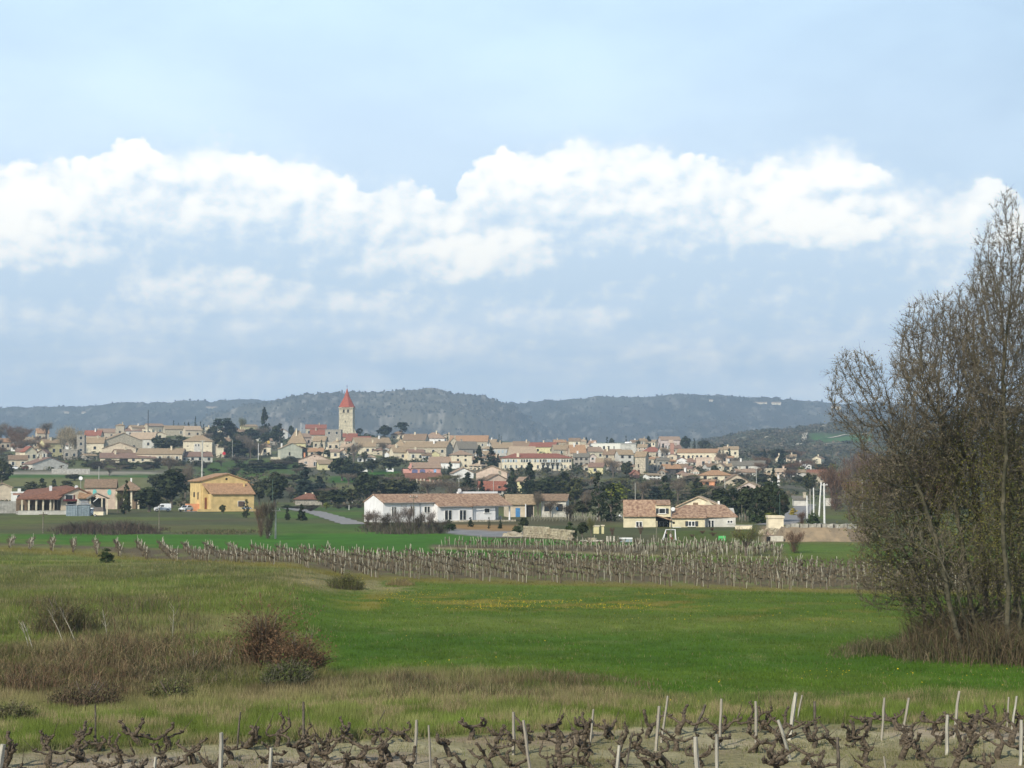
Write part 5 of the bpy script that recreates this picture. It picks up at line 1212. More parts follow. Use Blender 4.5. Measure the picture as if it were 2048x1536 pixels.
oo.f = [(0,1,2,3),(4,7,6,5),(0,4,5,1),(1,5,6,2),(2,6,7,3),(3,7,4,0)]; oo.m = [0]*6; oo.build('opening', m_dark, rw)
def heap(name, label, u0, u1, v0, v1, m, seed, cat, n=60, size=.3):
    rg = random.Random(seed); c = hit((u0 + u1) / 2, v1); w = px(u1 - u0, c.y); h = px(v1 - v0, c.y); root = thing(name, label, cat, c)
    nx, ny = 22, 8; V = []; 
    for j in range(ny + 1):
        for i in range(nx + 1):
            fx = i / nx * 2 - 1; fy = j / ny * 2 - 1
            z = h * max(0, 1 - fx * fx) ** .7 * max(0, 1 - fy * fy) * (.75 + .5 * float(fbm(np.array(i * .45 + seed), np.array(j * .6), 3, seed)))
            V.append((fx * w / 2, fy * h * 1.6 + h * 1.2, z - .08))
    Fq = [(j*(nx+1)+i, j*(nx+1)+i+1, (j+1)*(nx+1)+i+1, (j+1)*(nx+1)+i) for j in range(ny) for i in range(nx)]
    link('mound', npmesh('mound', np.array(V), np.array(Fq), m), root)
    b = MB()
    for k in range(n):
        fx = rg.uniform(-.95, .95); fy = rg.uniform(-.9, .3); z = h * max(0, 1 - fx * fx) ** .7 * max(0, 1 - fy * fy) * .9
        r = rock_mesh(rg.randrange(99999)); s = size * rg.uniform(.4, 1.5); i = len(b.v); M = Matrix.Translation((fx * w / 2, fy * h * 1.6 + h * 1.2, z)) @ Matrix.Rotation(rg.uniform(0, 3), 4, 'Z') @ Matrix.Rotation(rg.uniform(-.6, .6), 4, 'X')
        b.v += [tuple(M @ (Vector(v) * s)) for v in r.v]; b.f += [tuple(q + i for q in f_) for f_ in r.f]; b.m += [0] * 6
    o = b.build('stones', m_field, root); o['kind'] = 'stuff'
m_earth = mat('bare_earth', (.27,.205,.13), var=.2, scale=.8, bump=.8, col2=(.20,.16,.11), bscale=3)
heap('rubble_heap', 'heap of broken pinkish stones in front of the cream block shed', 1520, 1570, 1058, 1070, mat('pink_rubble', (.42,.31,.24), var=.25, scale=2), 5, 'heap', 90, .35)
heap('sand_heap', 'long pale sand heap left of the rough stone garden wall', 1003, 1052, 1063, 1073, mat('pale_sand', (.42,.37,.27), var=.15, scale=1.5), 8, 'heap', 20, .2)
# earth bank topped with big blocks
def earth_bank():
    root = thing('earth_bank', 'long cut earth bank topped by a line of big grey stone blocks', 'bank', hit(1640, 1083)); base = root.location; V = []; n = 60
    us = np.linspace(1566, 1708, n + 1); rows = [(1083, 0, 0), (1080, .25, .4), (1072, .8, 1.0), (1062, 1.5, 1.8), (1056, 2.2, 2.4), (1055, 5, 2.4), (1055, 9, 1.2), (1055, 12, -.3)]
    d0 = hit(1640, 1083).y; top = zrow(1055, d0 + 2) ; 
    for k, (v, dy, hh) in enumerate(rows):
        for i, u in enumerate(us):
            e = float(np.clip(min(i, n - i) / 4, 0, 1)); x = (u - 1024) / F * d0; nz = float(fbm(np.array(i * .35), np.array(k * .9), 3, 3)) - .5
            zz = base.z - .2 + (top - base.z + .2) * min(hh, 2.4) / 2.4 * e + nz * .35 * (k > 0)
            V.append((x - base.x, d0 + dy + nz * .5 - base.y, zz - base.z))
    Fq = [(j*(n+1)+i, j*(n+1)+i+1, (j+1)*(n+1)+i+1, (j+1)*(n+1)+i) for j in range(len(rows) - 1) for i in range(n)]
    link('slope', npmesh('slope', np.array(V), np.array(Fq), m_earth, smooth=True), root)
    rg = random.Random(9); u = 1572
    while u < 1704:
        s = rg.uniform(5, 11); x = (u + s / 2 - 1024) / F * (d0 + 2); w = px(s, d0)
        r = rock_mesh(rg.randrange(9999)); r.v = [(v[0] * w * 1.25, v[1] * 1.0, v[2] * rg.uniform(.55, .85)) for v in r.v]
        o = r.build('stone', mat('grey_block', (.34,.325,.28), var=.2, scale=1.5, bump=.4), root, loc=(x - base.x, d0 + 2.6 - base.y, top - base.z + .12), rz=rg.uniform(-.2, .2)); u += s * rg.uniform(.95, 1.25)
earth_bank()

# ================================================================== VEHICLES
def wheel(parent, x, y, r=.33):
    t = MB().tube([(0, -.10, 0), (0, .10, 0)], r, 16); o = t.build('wheel', mat('tyre', (.025,.025,.025)), parent); o.location = (x, y, r)
    MB().tube([(0, -.115, 0), (0, .115, 0)], r * .6, 12).build('rim', mat('rim', (.5,.5,.5), metal=.6, rough=.4), o)
def car_body(prof, wd, tuck=.18, belt=1.0):
    """side profile x,z lofted over the width with a narrower top"""
    b = MB(); secs = [(-wd/2, .0, .12), (-wd/2 + .03, .0, .0), (0, 0, 0), (wd/2 - .03, 0, 0), (wd/2, 0, .12)]
    n = len(prof)
    for y, _, ins in secs:
        for x, z in prof:
            k = 1 - (max(0, z - belt) * tuck if abs(y) > .1 else 0) / (wd / 2) * 1.6
            b.v.append((x * (1 - ins * .12), y * k, z - (ins * .25 if z > .6 else 0)))
    for s in range(4):
        for k in range(n): j = (k + 1) % n; b.f.append((s*n+k, s*n+j, (s+1)*n+j, (s+1)*n+k)); b.m.append(0)
    b.f.append(tuple(range(n))); b.m.append(0); b.f.append(tuple(reversed(range(4*n, 5*n)))); b.m.append(0); return b
m_wpaint = mat('white_car_paint', (.74,.76,.76), rough=.25, var=.03, spec=.5); m_carglass = mat('car_glass', (.03,.035,.04), rough=.08, spec=.8)
m_lamp = mat('lamp_glass', (.6,.6,.55), rough=.1, spec=.7); m_red = mat('rear_lamp', (.35,.02,.02), rough=.2); m_bump = mat('grey_bumper', (.10,.10,.11), rough=.5)
def vehicle(name, label, cat, loc, rz, prof, wd, wheels, glass, sc=1.0, r=.33, belt=1.0, m=None):
    t = thing(name, label, cat, loc, rz); t.scale = (sc,) * 3
    o = car_body(prof, wd, belt=belt).build('body', m or m_wpaint, t)
    for x in wheels:
        for y in (-wd/2 + .09, wd/2 - .09): wheel(t, x, y, r)
    for side in (-1, 1):
        for poly in glass['side']:
            b = MB(); y = side * (wd / 2 - .045); b.solid(poly, y - .025, y + .025); q = b.build('side_window', m_carglass, t)
            zc_ = sum(p[1] for p in poly) / len(poly); q.data.transform(Matrix.Translation((0, -side * max(0, zc_ - belt) * .22 + side * .022, 0)))
    for nm, poly in (('windscreen', glass['front']), ('rear_window', glass.get('rear'))):
        if poly: (x0, z0), (x1, z1) = poly; w = wd / 2 - .2; MB_ = MB(); MB_.face([(x0, -w, z0), (x0, w, z0), (x1, w * .9, z1), (x1, -w * .9, z1)]); MB_.build(nm, m_carglass, t)
    xs = [p[0] for p in prof]
    for y in (-wd/2 + .28, wd/2 - .28):
        MB().box(min(xs) - .02, min(xs) + .08, y - .16, y + .16, .62, .78).build('headlight', m_lamp, t); MB().box(max(xs) - .08, max(xs) + .015, y - .12, y + .12, .75, .98).build('rear_light', m_red, t)
    MB().box(min(xs) - .05, min(xs) + .05, -wd/2 + .1, wd/2 - .1, .32, .5).build('bumper', m_bump, t)
    return t
VAN = [(-2.0,.3),(-2.05,.75),(-1.95,.95),(-1.15,1.12),(-.65,1.62),(-.45,1.85),(1.85,1.88),(1.98,1.75),(2.02,.4),(1.95,.3)]
VG = dict(side=[[(-1.0,1.12),(-.55,1.12),(-.5,1.55),(-.62,1.55)], [(-.4,1.12),(.3,1.12),(.3,1.55),(-.4,1.55)]], front=[(-1.17,1.16),(-.66,1.66)], rear=[(2.03,1.15),(2.0,1.65)])
CAR = [(-1.9,.3),(-1.95,.6),(-1.85,.78),(-.95,.92),(-.4,1.38),(.9,1.42),(1.65,1.02),(1.88,.92),(1.92,.4),(1.85,.3)]
CG = dict(side=[[(-.8,.95),(-.38,1.32),(.2,1.34),(.2,.95)], [(.27,.95),(.27,1.34),(.85,1.34),(1.35,.98)]], front=[(-.97,.96),(-.44,1.38)], rear=[(1.66,1.04),(1.0,1.40)])
def at(u, v): return hit(u, v)
vehicle('parked_van', 'white delivery van parked left of the small white car', 'van', at(325, 1023), R(12), VAN, 1.75, (-1.35, 1.25), VG, sc=.92, r=.34)
vehicle('parked_car', 'small white car parked at the corner of the yellow house', 'car', at(372, 1023), R(70), CAR, 1.65, (-1.2, 1.2), CG, sc=.95)
vehicle('parked_van', 'white van half hidden beside the cream trailer by the carport', 'van', at(184, 1031), R(62), VAN, 1.75, (-1.35, 1.25), VG, sc=.80)
vehicle('parked_car', 'white car parked at far left below the low beige house, left one', 'car', gp(21, 632), R(8), CAR, 1.65, (-1.2, 1.2), CG)
vehicle('parked_car', 'white car parked at far left below the low beige house, right one', 'car', gp(33, 632), R(188), CAR, 1.65, (-1.2, 1.2), CG)
vehicle('parked_car', 'dark red car beside the two white cars at far left', 'car', gp(52, 634), R(5), CAR, 1.65, (-1.2, 1.2), CG, m=mat('dark_red_paint', (.16,.02,.02), rough=.3))
ct = thing('caravan_trailer', 'boxy cream trailer with grey cover beside the blue-grey shed', 'trailer', at(199, 1033), R(-4)); 
MB().box(-.95, .95, -.7, .7, .25, .95).build('box', wm('cream'), ct); MB().solid([(-.98, .955), (.98, .955), (.9, 1.75), (-.8, 1.75)], -.72, .72).build('cover', mat('grey_brown_cover', (.16,.14,.13)), ct)
for x in (-.6,): wheel(ct, x, -.75, .22); wheel(ct, x, .75, .22)
vehicle('parked_car', 'teal covered small car in front of the verandah pillars', 'car', at(103, 1026), R(170), CAR, 1.6, (-1.2, 1.2), CG, sc=.62, m=mat('teal_paint', (.06,.14,.17), rough=.4))

# ================================================================== POLES AND YARD THINGS
m_pole_c = mat('concrete_pole', (.50,.49,.44), var=.12, scale=2); m_pole_w = mat('wooden_pole', (.21,.19,.14), var=.25, scale=3); m_white = mat('whitewashed_pole', (.74,.74,.71), var=.08)
def pole(u, v0, v1, r, m, label, d=None, name='utility_pole', lean=0.0, top=None, cat='pole'):
    b_ = hit(u, v1) if d is None else gp(u, d); h = zrow(v0, b_.y) - b_.z
    t = thing(name, label, cat, b_); MB().tube([(0, 0, -.6), (lean * .5, 0, h * .5), (lean, 0, h)], [r, r * .85, r * .7], 8).build('pole', m, t)
    if top == 'cross': MB().box(lean - .55, lean + .55, -.05, .05, h - .35, h - .25).build('crossarm', m, t); [MB().tube([(lean + q, 0, h - .25), (lean + q, 0, h - .08)], .04, 5).build('insulator', m_metalw, t) for q in (-.45, .45)]
    elif top == 'lamp': MB().tube([(0, 0, h), (-.3, -.2, h + .2), (-.8, -.3, h + .25)], .04, 5).build('arm', m, t); MB().box(-1.0, -.6, -.4, -.2, h + .2, h + .3).build('lamp_head', m_lamp, t)
    else: MB().tube([(lean, 0, h + .003), (lean, 0, h + .06)], [r * .8, r * .5], 8).build('cap', m, t)
pole(1614.5, 992, 1050, .14, m_white, 'white pole nearest the lane, leftmost of the row', cat='pole'); pole(1626, 976, 1028, .15, m_white, 'white pole second from left in the row by the lane', d=330)
pole(1636, 965, 1026, .17, m_white, 'thick white pole leaning slightly, third in the row', d=320, lean=.5); pole(1649, 966, 1047, .17, m_white, 'tallest white pole, rightmost of the row', top='cross')
pole(1619, 978, 1030, .08, m_pole_c, 'thin grey pole between the white poles', d=340); pole(1560, 988, 1046, .05, mat('green_pole', (.10,.16,.12)), 'thin green pole at the edge of the dark hedge')
pole(1723, 960, 1000, .13, m_pole_c, 'pale pole seen through the brown thicket right', d=400); pole(199, 933, 977, .13, m_pole_c, 'grey concrete pole behind the pink house', d=560); pole(405, 880, 960, .24, m_pole_c, 'tall concrete pole behind the yellow house', d=420, top='cross')
pole(318, 1016, 1066, .08, m_pole_w, 'thin wooden pole in the fallow below the white van'); pole(86, 1024, 1066, .09, m_pole_w, 'thin wooden pole left in the fallow below the verandah', top='cross'); pole(551, 1016, 1077, .12, m_pole_c, 'grey pole beside the bare ivy bush', top='cross')
pole(546, 958, 1020, .07, mat('green_pole', (.10,.16,.12)), 'tall thin green pole before the round dark conifer', d=400); pole(827, 990, 1062, .06, m_pole_w, 'thin dark pole in front of the white bungalow', top='cross'); pole(918, 955, 990, .12, m_pole_c, 'concrete pole with crossarm behind the white bungalow', d=480, top='cross')
pole(987, 962, 990, .10, m_pole_c, 'pale thin pole before the dormer house', d=460); pole(1194, 1006, 1036, .08, m_pole_c, 'pale pole against the twin dark cypresses', d=300); pole(1270, 966, 992, .09, m_pole_c, 'pale pole beside the yellow-green willow', d=430)
pole(517, 887, 916, .14, m_white, 'white post by the curved pink roofed cottage', d=690); pole(465, 879, 906, .10, m_pole_c, 'street lamp on the slope above the yellow house', d=740, top='lamp', name='street_lamp', cat='lamp'); pole(296, 820, 850, .26, mat('iron', (.08,.08,.08)), 'dark radio mast standing on the left crest', d=1010, name='radio_mast', cat='mast')
pole(1449, 955, 986, .12, m_pole_c, 'concrete pole left of the white and pink gable', d=420); pole(1512, 938, 966, .11, m_pole_c, 'pale pole below the grey barn', d=560); pole(1484, 1010, 1046, .06, m_pole_w, 'thin wooden pole right of the split level house'); pole(1313, 1044, 1087, .05, m_pole_w, 'thin wooden post standing in front of the recessed porch'); pole(1342, 1050, 1085, .05, m_pole_w, 'thin brown post right of the recessed porch')
pole(602, 845, 862, .2, m_white, 'short white mast on the crest left of the red roofs', d=1000, name='mast', cat='mast')
for u, v in ((539, 1072), (698, 1020), (705, 1013)): pole(u, v - 9, v, .10, m_white, {539: 'short white marker post at the foot of the ivy bush', 698: 'short white post under the trees left of the bungalow', 705: 'second short white post left of the bungalow'}[u], name='marker_post', cat='post')
# swing frame with child
def swing():
    p = hit(1338, 1080); t = thing('swing_frame', 'white A-frame garden swing on the lawn of the split level house', 'swing', p); h = .95
    a = px(13, p.y); 
    for x0, x1 in ((-a, -a * .45), (a, a * .95)):
        for y in (-.7, .7): MB().tube([(x0, y, -.1), (x1, 0, h + .25)], .045, 6).build('leg', m_metalw, t)
    MB().tube([(-a * .5, 0, h + .25), (a, 0, h + .25)], .04, 6).build('top_bar', m_metalw, t)
    for x in (.05, .35): MB().tube([(x, 0, .42), (x, 0, h + .25)], .012, 4).build('rope', m_pole_w, t)
    MB().box(0, .4, -.1, .1, .38, .42).build('seat', m_brown, t); return p
def person(loc, rz, label, sc, top, legs, sit=False):
    me = bpy.data.meshes.new('person')
    hip = .45 if sit else .82
    if sit: J = [(0,0,hip),(0,.02,hip+.28),(0,.03,hip+.5),(0,.02,hip+.62),(0,0,hip+.78),(.09,0,hip),(.1,-.38,hip+.02),(.1,-.42,.08),(.1,-.52,.05),(-.09,0,hip),(-.1,-.38,hip+.02),(-.1,-.45,.1),(-.1,-.55,.07),(.17,.02,hip+.48),(.24,-.05,hip+.25),(.2,-.2,hip+.4),(-.17,.02,hip+.48),(-.24,-.05,hip+.25),(-.2,-.2,hip+.4)]
    else: J = [(0,0,hip),(0,-.02,hip+.3),(0,-.03,hip+.52),(0,-.04,hip+.64),(0,-.06,hip+.8),(.09,0,hip-.03),(.11,-.05,.43),(.11,.02,.07),(.11,-.14,.04),(-.09,0,hip-.03),(-.11,.03,.43),(-.11,.1,.07),(-.11,-.05,.04),(.19,-.02,hip+.5),(.24,-.14,hip+.25),(.2,-.36,hip+.3),(-.19,-.02,hip+.5),(-.24,-.14,hip+.25),(-.2,-.36,hip+.3)]
    E = [(0,1),(1,2),(2,3),(3,4),(0,5),(5,6),(6,7),(7,8),(0,9),(9,10),(10,11),(11,12),(2,13),(13,14),(14,15),(2,16),(16,17),(17,18)]
    me.from_pydata(J, E, []); o = bpy.data.objects.new('person', me); COL.objects.link(o)
    sk = o.modifiers.new('s', 'SKIN'); rad = [.14,.13,.14,.06,.11,.09,.065,.045,.045,.09,.065,.045,.045,.06,.045,.035,.06,.045,.035]
    for k, v in enumerate(me.skin_vertices[0].data): v.radius = (rad[k],) * 2; v.use_root = (k == 0)
    ss = o.modifiers.new('b', 'SUBSURF'); ss.levels = 1; ss.render_levels = 1
    me.materials.append(mat('skin_' + label[:8], (.45,.28,.20))); o.location = loc; o.rotation_euler = (0, 0, rz); o.scale = (sc,) * 3
    tag(o, label, 'person')
    MB().tube([(0, 0, hip - .02), (0, -.01, hip + .3), (0, -.02, hip + .54)], [.17, .165, .15], 12).build('jacket', mat('cloth_' + top[0], top[1]), o)
    MB().tube([(0, -.03 if not sit else .02, hip + .73), (0, -.03 if not sit else .02, hip + .80), (0, -.03 if not sit else .02, hip + .93)], [.118, .13, .05], 12).build('hair', mat('dark_hair', (.03,.02,.015)), o)
    for x in (-.1, .1):
        if sit: MB().tube([(x, -.02, hip), (x, -.38, hip + .02), (x, -.42, .12)], [.10, .08, .06], 8).build('trouser_leg', mat('cloth_' + legs[0], legs[1]), o)
        else: MB().tube([(x, 0, hip), (x, -.02, .43), (x, .05, .1)], [.105, .08, .06], 8).build('trouser_leg', mat('cloth_' + legs[0], legs[1]), o)
sp_ = swing()
person(sp_ + Vector((.2, -.05, -.05)), .2, 'child in a white top seated on the garden swing', .72, ('white', (.75,.74,.72)), ('red', (.30,.06,.04)), sit=True)
person(sp_ + Vector((-.32, .15, 0)), -.8, 'child in dark clothes standing beside the white topped child', .68, ('black', (.02,.02,.022)), ('darkgrey', (.04,.04,.045)))
# bright green play table, trough etc.
def play_table():
    p = hit(1444, 1081); m = mat('bright_green_plastic', (.10,.45,.14), rough=.4, var=.03); t = thing('play_table', 'bright green plastic play table on the lawn', 'table', p, face_az(1444))
    w = px(14, p.y); h = px(9, p.y); MB().box(-w/2, w/2, -.3, .3, h * .45, h * .6).build('tabletop', m, t)
    for x in (-w/2 + .08, 0, w/2 - .08): MB().box(x - .07, x + .07, -.25, .25, 0, h * .45).build('leg', m, t)
    MB().box(-w/2, w/2, .2, .3, h * .6, h).build('backrest', m, t)
play_table()
tb = hit(1252, 1084); t = thing('water_trough', 'low blue-grey trough with pale rim left of the thin wooden post', 'trough', tb, face_az(1252)); w = px(24, tb.y)
MB().box(-w/2, w/2, -.5, .5, 0, .45).build('basin', mat('blue_grey_sheet', (.27,.33,.37)), t); f = MB(); f.box(-w/2 - .05, w/2 + .05, -.56, -.501, .35, .48); f.box(-w/2 - .05, w/2 + .05, .501, .56, .35, .48); f.box(-w/2 - .05, -w/2, -.5, .5, .35, .48); f.box(w/2, w/2 + .05, -.5, .5, .35, .48); f.build('rim', m_metalw, t); MB().box(-w/2 + .02, w/2 - .02, -.48, .48, .452, .458).build('water', m_pane, t)
for u0, u1, v0, v1, lab in ((1187,1198,1053,1060,'small cream garden hut left of the narrower cream one'), (1203,1208,1052,1060,'narrow cream garden hut right of the wider one')):
    h_ = House('garden_hut', lab, 'hut', u0, u1, v1, 0, d=F*HC/(v1+6-960)); h_.add('wall', MB().box(0, h_.w, 0, 1.5, -.5, h_.z(v0)), wm('pyellow')); h_.add('roof', MB().box(-.1, h_.w + .1, -.1, 1.6, h_.z(v0) + .003, h_.z(v0) + .1), wm('cream'))
bx = hit(1552, 1083); t = thing('wood_pile', 'pale stack of boards with a dark end by the brown bush', 'boards', bx, .1)
for k in range(5): MB().box(-.75 + k * .02, .75, -.4, .4, .02 + k * .12, .13 + k * .12).build('board', m_surr, t)
MB().box(-1.0, -.78, -.4, .4, 0, .55).build('end_block', m_dark, t)
for k, u in enumerate((1214, 1221, 1228)):
    p = hit(u, 1083); t = thing('garden_post', ['left', 'middle', 'right'][k] + ' one of three short pale garden posts left of the trough', 'post', p); MB().box(-.08, .08, -.08, .08, -.2, .55).build('post', m_surr, t); MB().box(-.10, .10, -.10, .10, .553, .6).build('cap', m_surr, t)
p = hit(1183, 1082.5); t = thing('stone_slab', 'flat pale stone slab lying in the grass near the garden posts', 'slab', p, .1); b_ = MB().box(-1.2, 1.2, -.5, .5, -.1, .12); b_.build('slab', m_surr, t); MB().box(-.4, .4, -.3, .3, .123, .4).build('block', m_field, t)
for u0, u1, lab in ((720, 734, 'white garden gate pillars under the arched bungalow, left pair'), (774, 786, 'white garden gate pillars left of the green field, right pair')):
    p = gp((u0 + u1) / 2, drow(u0, 944)); t = thing('gate_pillars', lab, 'gate', p); w = px(u1 - u0, p.y)
    for x in (-w/2, w/2): MB().box(x - .3, x + .3, -.2, .2, -.5, 1.3).build('pillar', wm('white'), t)
    MB().box(-w/2 + .31, w/2 - .31, -.04, .04, .1, .7).build('gate', m_metalw, t)
# round water tank disc (satellite) left of the pink house
p = gp(163, 420); t = thing('satellite_dish', 'big white round dish on a mast left of the pink house', 'dish', p); h = zrow(956.5, 420) - p.z
MB().tube([(0, 0, -.3), (0, 0, h)], .06, 6).build('mast', m_pole_c, t); MB().disc((0, -.1, h), .48, 'y', 20, .08).build('dish', m_metalw, t)
p = gp(450, drow(450, 918)); t = thing('road_sign', 'red round sign among bushes right of the square cream house', 'sign', p + Vector((0, -2, 0))); MB().tube([(0,0,-.3),(0,0,1.8)], .05, 6).build('post', m_pole_c, t); MB().disc((0,-.05,2.3), .7, 'y', 16, .06).build('sign_disc', mat('red_sign', (.55,.03,.04), rough=.4), t)
# ================================================================== TREES
m_leaf = attrmat('foliage', rough=.75, spec=.15, nscale=.35, namp=.25, fine=2.5, famp=.25, trans=.18)
m_twig = attrmat('twigs', rough=.9, spec=.05, nscale=.3, namp=.15, fine=2.0, famp=.2)
m_bark = mat('grey_bark', (.16,.13,.10), var=.25, scale=3, bump=.5, col2=(.08,.065,.05)); m_palebark = mat('pale_bark', (.40,.37,.29), var=.2, scale=2, col2=(.22,.20,.15), bump=.3)
def crown_pts(kind, rg, nc, per):
    """clumps of leaf points for a crown of unit height (0..1) and unit half width"""
    P_ = []; Cn = []
    for k in range(nc):
        if kind == 'fir':
            z = 1 - rg.uniform(.02, 1) ** .62 * .93; R_ = (1 - z) ** .85 * 1.0; a = rg.uniform(0, 2 * np.pi); q = rg.uniform(.35, 1.0) * R_
            lay = .85 + .15 * np.sin(z * 40); c = np.array([q * np.cos(a) * lay, q * np.sin(a) * lay, z - .02]); rc = np.array([.26 * R_ + .05, .26 * R_ + .05, .035])
        elif kind == 'cypress':
            z = rg.uniform(.04, .985); R_ = min(1, (1 - z) * 2.2) ** .7 * min(1, .5 + z * 3); a = rg.uniform(0, 2 * np.pi); q = rg.uniform(.3, .85) * R_
            c = np.array([q * np.cos(a), q * np.sin(a), z]); rc = np.array([.22, .22, .04])
        elif kind == 'pine':
            z = .45 + .5 * rg.uniform() ** .7; R_ = 1.0 * np.sqrt(max(0.05, 1 - ((z - .62) / .42) ** 2)); a = rg.uniform(0, 2 * np.pi); q = rg.uniform(.2, 1) * R_
            c = np.array([q * np.cos(a), q * np.sin(a), z]); rc = np.array([.26, .26, .05])
        else:
            p = rg.normal(size=3); p /= np.linalg.norm(p); p *= rg.uniform(.55, 1.0); lo = .18 if kind == 'round' else .05
            c = np.array([p[0] * .84, p[1] * .84, lo + (1 - lo) * (.52 + .44 * p[2])]); rc = np.array([.24, .24, .09])
            if kind == 'shrub': c[2] = abs(p[2]) * .8 + .08
        g = rg.normal(size=(per, 3)); g /= np.linalg.norm(g, axis=1)[:, None]; g *= rg.uniform(.3, 1, (per, 1)) ** .5
        P_.append(c + g * rc); Cn.append(np.repeat(rg.uniform(.72, 1.25), per))
    return np.concatenate(P_), np.concatenate(Cn)
def leafy(kind, col, seed, H=10., Wd=3., nc=45, per=16, size=.42, col2=None, trunkh=.3, bark=None, name=None):
    rg = np.random.default_rng(seed); P_, cl = crown_pts(kind, rg, nc, per); P_ = P_ * np.array([Wd, Wd, H])
    ctr = np.array([0, 0, H * .5]); out = P_ - ctr; out[:, 2] *= .4
    V, T = leaves(P_, size, rg, up=.35, outw=out); n = len(P_)
    c = np.array(col)[None] * cl[:, None] * rg.uniform(.8, 1.2, (n, 1))
    if col2 is not None: f = (rg.uniform(size=n) < .35)[:, None]; c = np.where(f, np.array(col2) * cl[:, None], c)
    me = npmesh('crown', V, T, m_leaf, np.repeat(c, 3, 0))
    tr = MB(); r = H * .022; tr.tube([(0, 0, -.5), (r * .5, 0, H * trunkh), (0, 0, H * .8)], [r * 1.4, r, r * .3], 6); lm = []
    for k in range(4):
        a = rg.uniform(0, 6.28); z0 = H * rg.uniform(.2, .5); tr.tube([(0, 0, z0), (math.cos(a) * Wd * .3, math.sin(a) * Wd * .3, z0 + H * .12), (math.cos(a) * Wd * .6, math.sin(a) * Wd * .6, z0 + H * .2)], [r * .5, r * .35, r * .15], 4)
    return me, tr.mesh('trunk', bark or m_bark)
def bare(seed, col, H=10., Wd=4., n=1300, tw=.07, L=1.0, limb=1.0, bark=None, shrub=False, budcol=None):
    rg = np.random.default_rng(seed); r0 = H * .024 * limb; tr = MB(); ends = []
    nl = 9 if not shrub else 12
    for k in range(nl):
        a = rg.uniform(0, 6.28); zb = 0 if shrub else H * rg.uniform(.15, .42); sp_ = rg.uniform(.15, .75) * Wd
        p0 = Vector((0, 0, zb)); p1 = Vector((math.cos(a) * sp_ * .45, math.sin(a) * sp_ * .45, zb + (H - zb) * .4)); p2 = Vector((math.cos(a) * sp_, math.sin(a) * sp_, zb + (H - zb) * rg.uniform(.6, .95)))
        tr.tube([p0, p1, p2], [r0 * .55, r0 * .4, r0 * .12], 5, cap=False); ends += [(p1, p2)] + ([(p0, p1), (p0, p1)] if shrub else [])
        for q in range(3):
            f = rg.uniform(.2, .9); s = p1.lerp(p2, f); b_ = a + rg.uniform(-1.3, 1.3); e = s + Vector((math.cos(b_) * Wd * .35, math.sin(b_) * Wd * .35, H * rg.uniform(.05, .2))); tr.tube([s, e], [r0 * .22, r0 * .08], 4, cap=False); ends.append((s, e))
    if not shrub: tr.tube([(0, 0, -.5), (0, 0, H * .3), (0, 0, H * .55)], [r0 * 1.2, r0 * .9, r0 * .3], 6)
    # twig slivers
    ie = rg.integers(0, len(ends), n); A = np.array([tuple(ends[i][0]) for i in ie]); B = np.array([tuple(ends[i][1]) for i in ie]); f = rg.uniform(.1, 1.1, (n, 1))
    s = A + (B - A) * f + rg.normal(size=(n, 3)) * [Wd * .13, Wd * .13, H * .05]
    d = rg.normal(size=(n, 3)) * .55; d[:, 2] = np.abs(d[:, 2]) + .75; o = s - np.array([0, 0, H * .35]); d += o / (np.linalg.norm(o, axis=1)[:, None] + .1) * .6
    d /= np.linalg.norm(d, axis=1)[:, None]; l = L * rg.uniform(.5, 1.3, (n, 1)); sd = np.cross(d, rg.normal(size=(n, 3))); sd /= np.linalg.norm(sd, axis=1)[:, None]
    V = np.stack([s - sd * tw / 2, s + sd * tw / 2, s + d * l], 1).reshape(-1, 3); c = np.array(col) * rg.uniform(.7, 1.3, (n, 1))
    if budcol is not None: g = rg.uniform(size=n) < .4; c[g] = np.array(budcol) * rg.uniform(.8, 1.2, (g.sum(), 1))
    V[:, 2] = np.maximum(V[:, 2], .02)
    return npmesh('crown', V, np.arange(3 * n).reshape(-1, 3), m_twig, np.repeat(c, 3, 0)), tr.mesh('trunk', bark or m_bark)
DG = (.036,.050,.023); BG = (.036,.052,.038)
LIB = {}
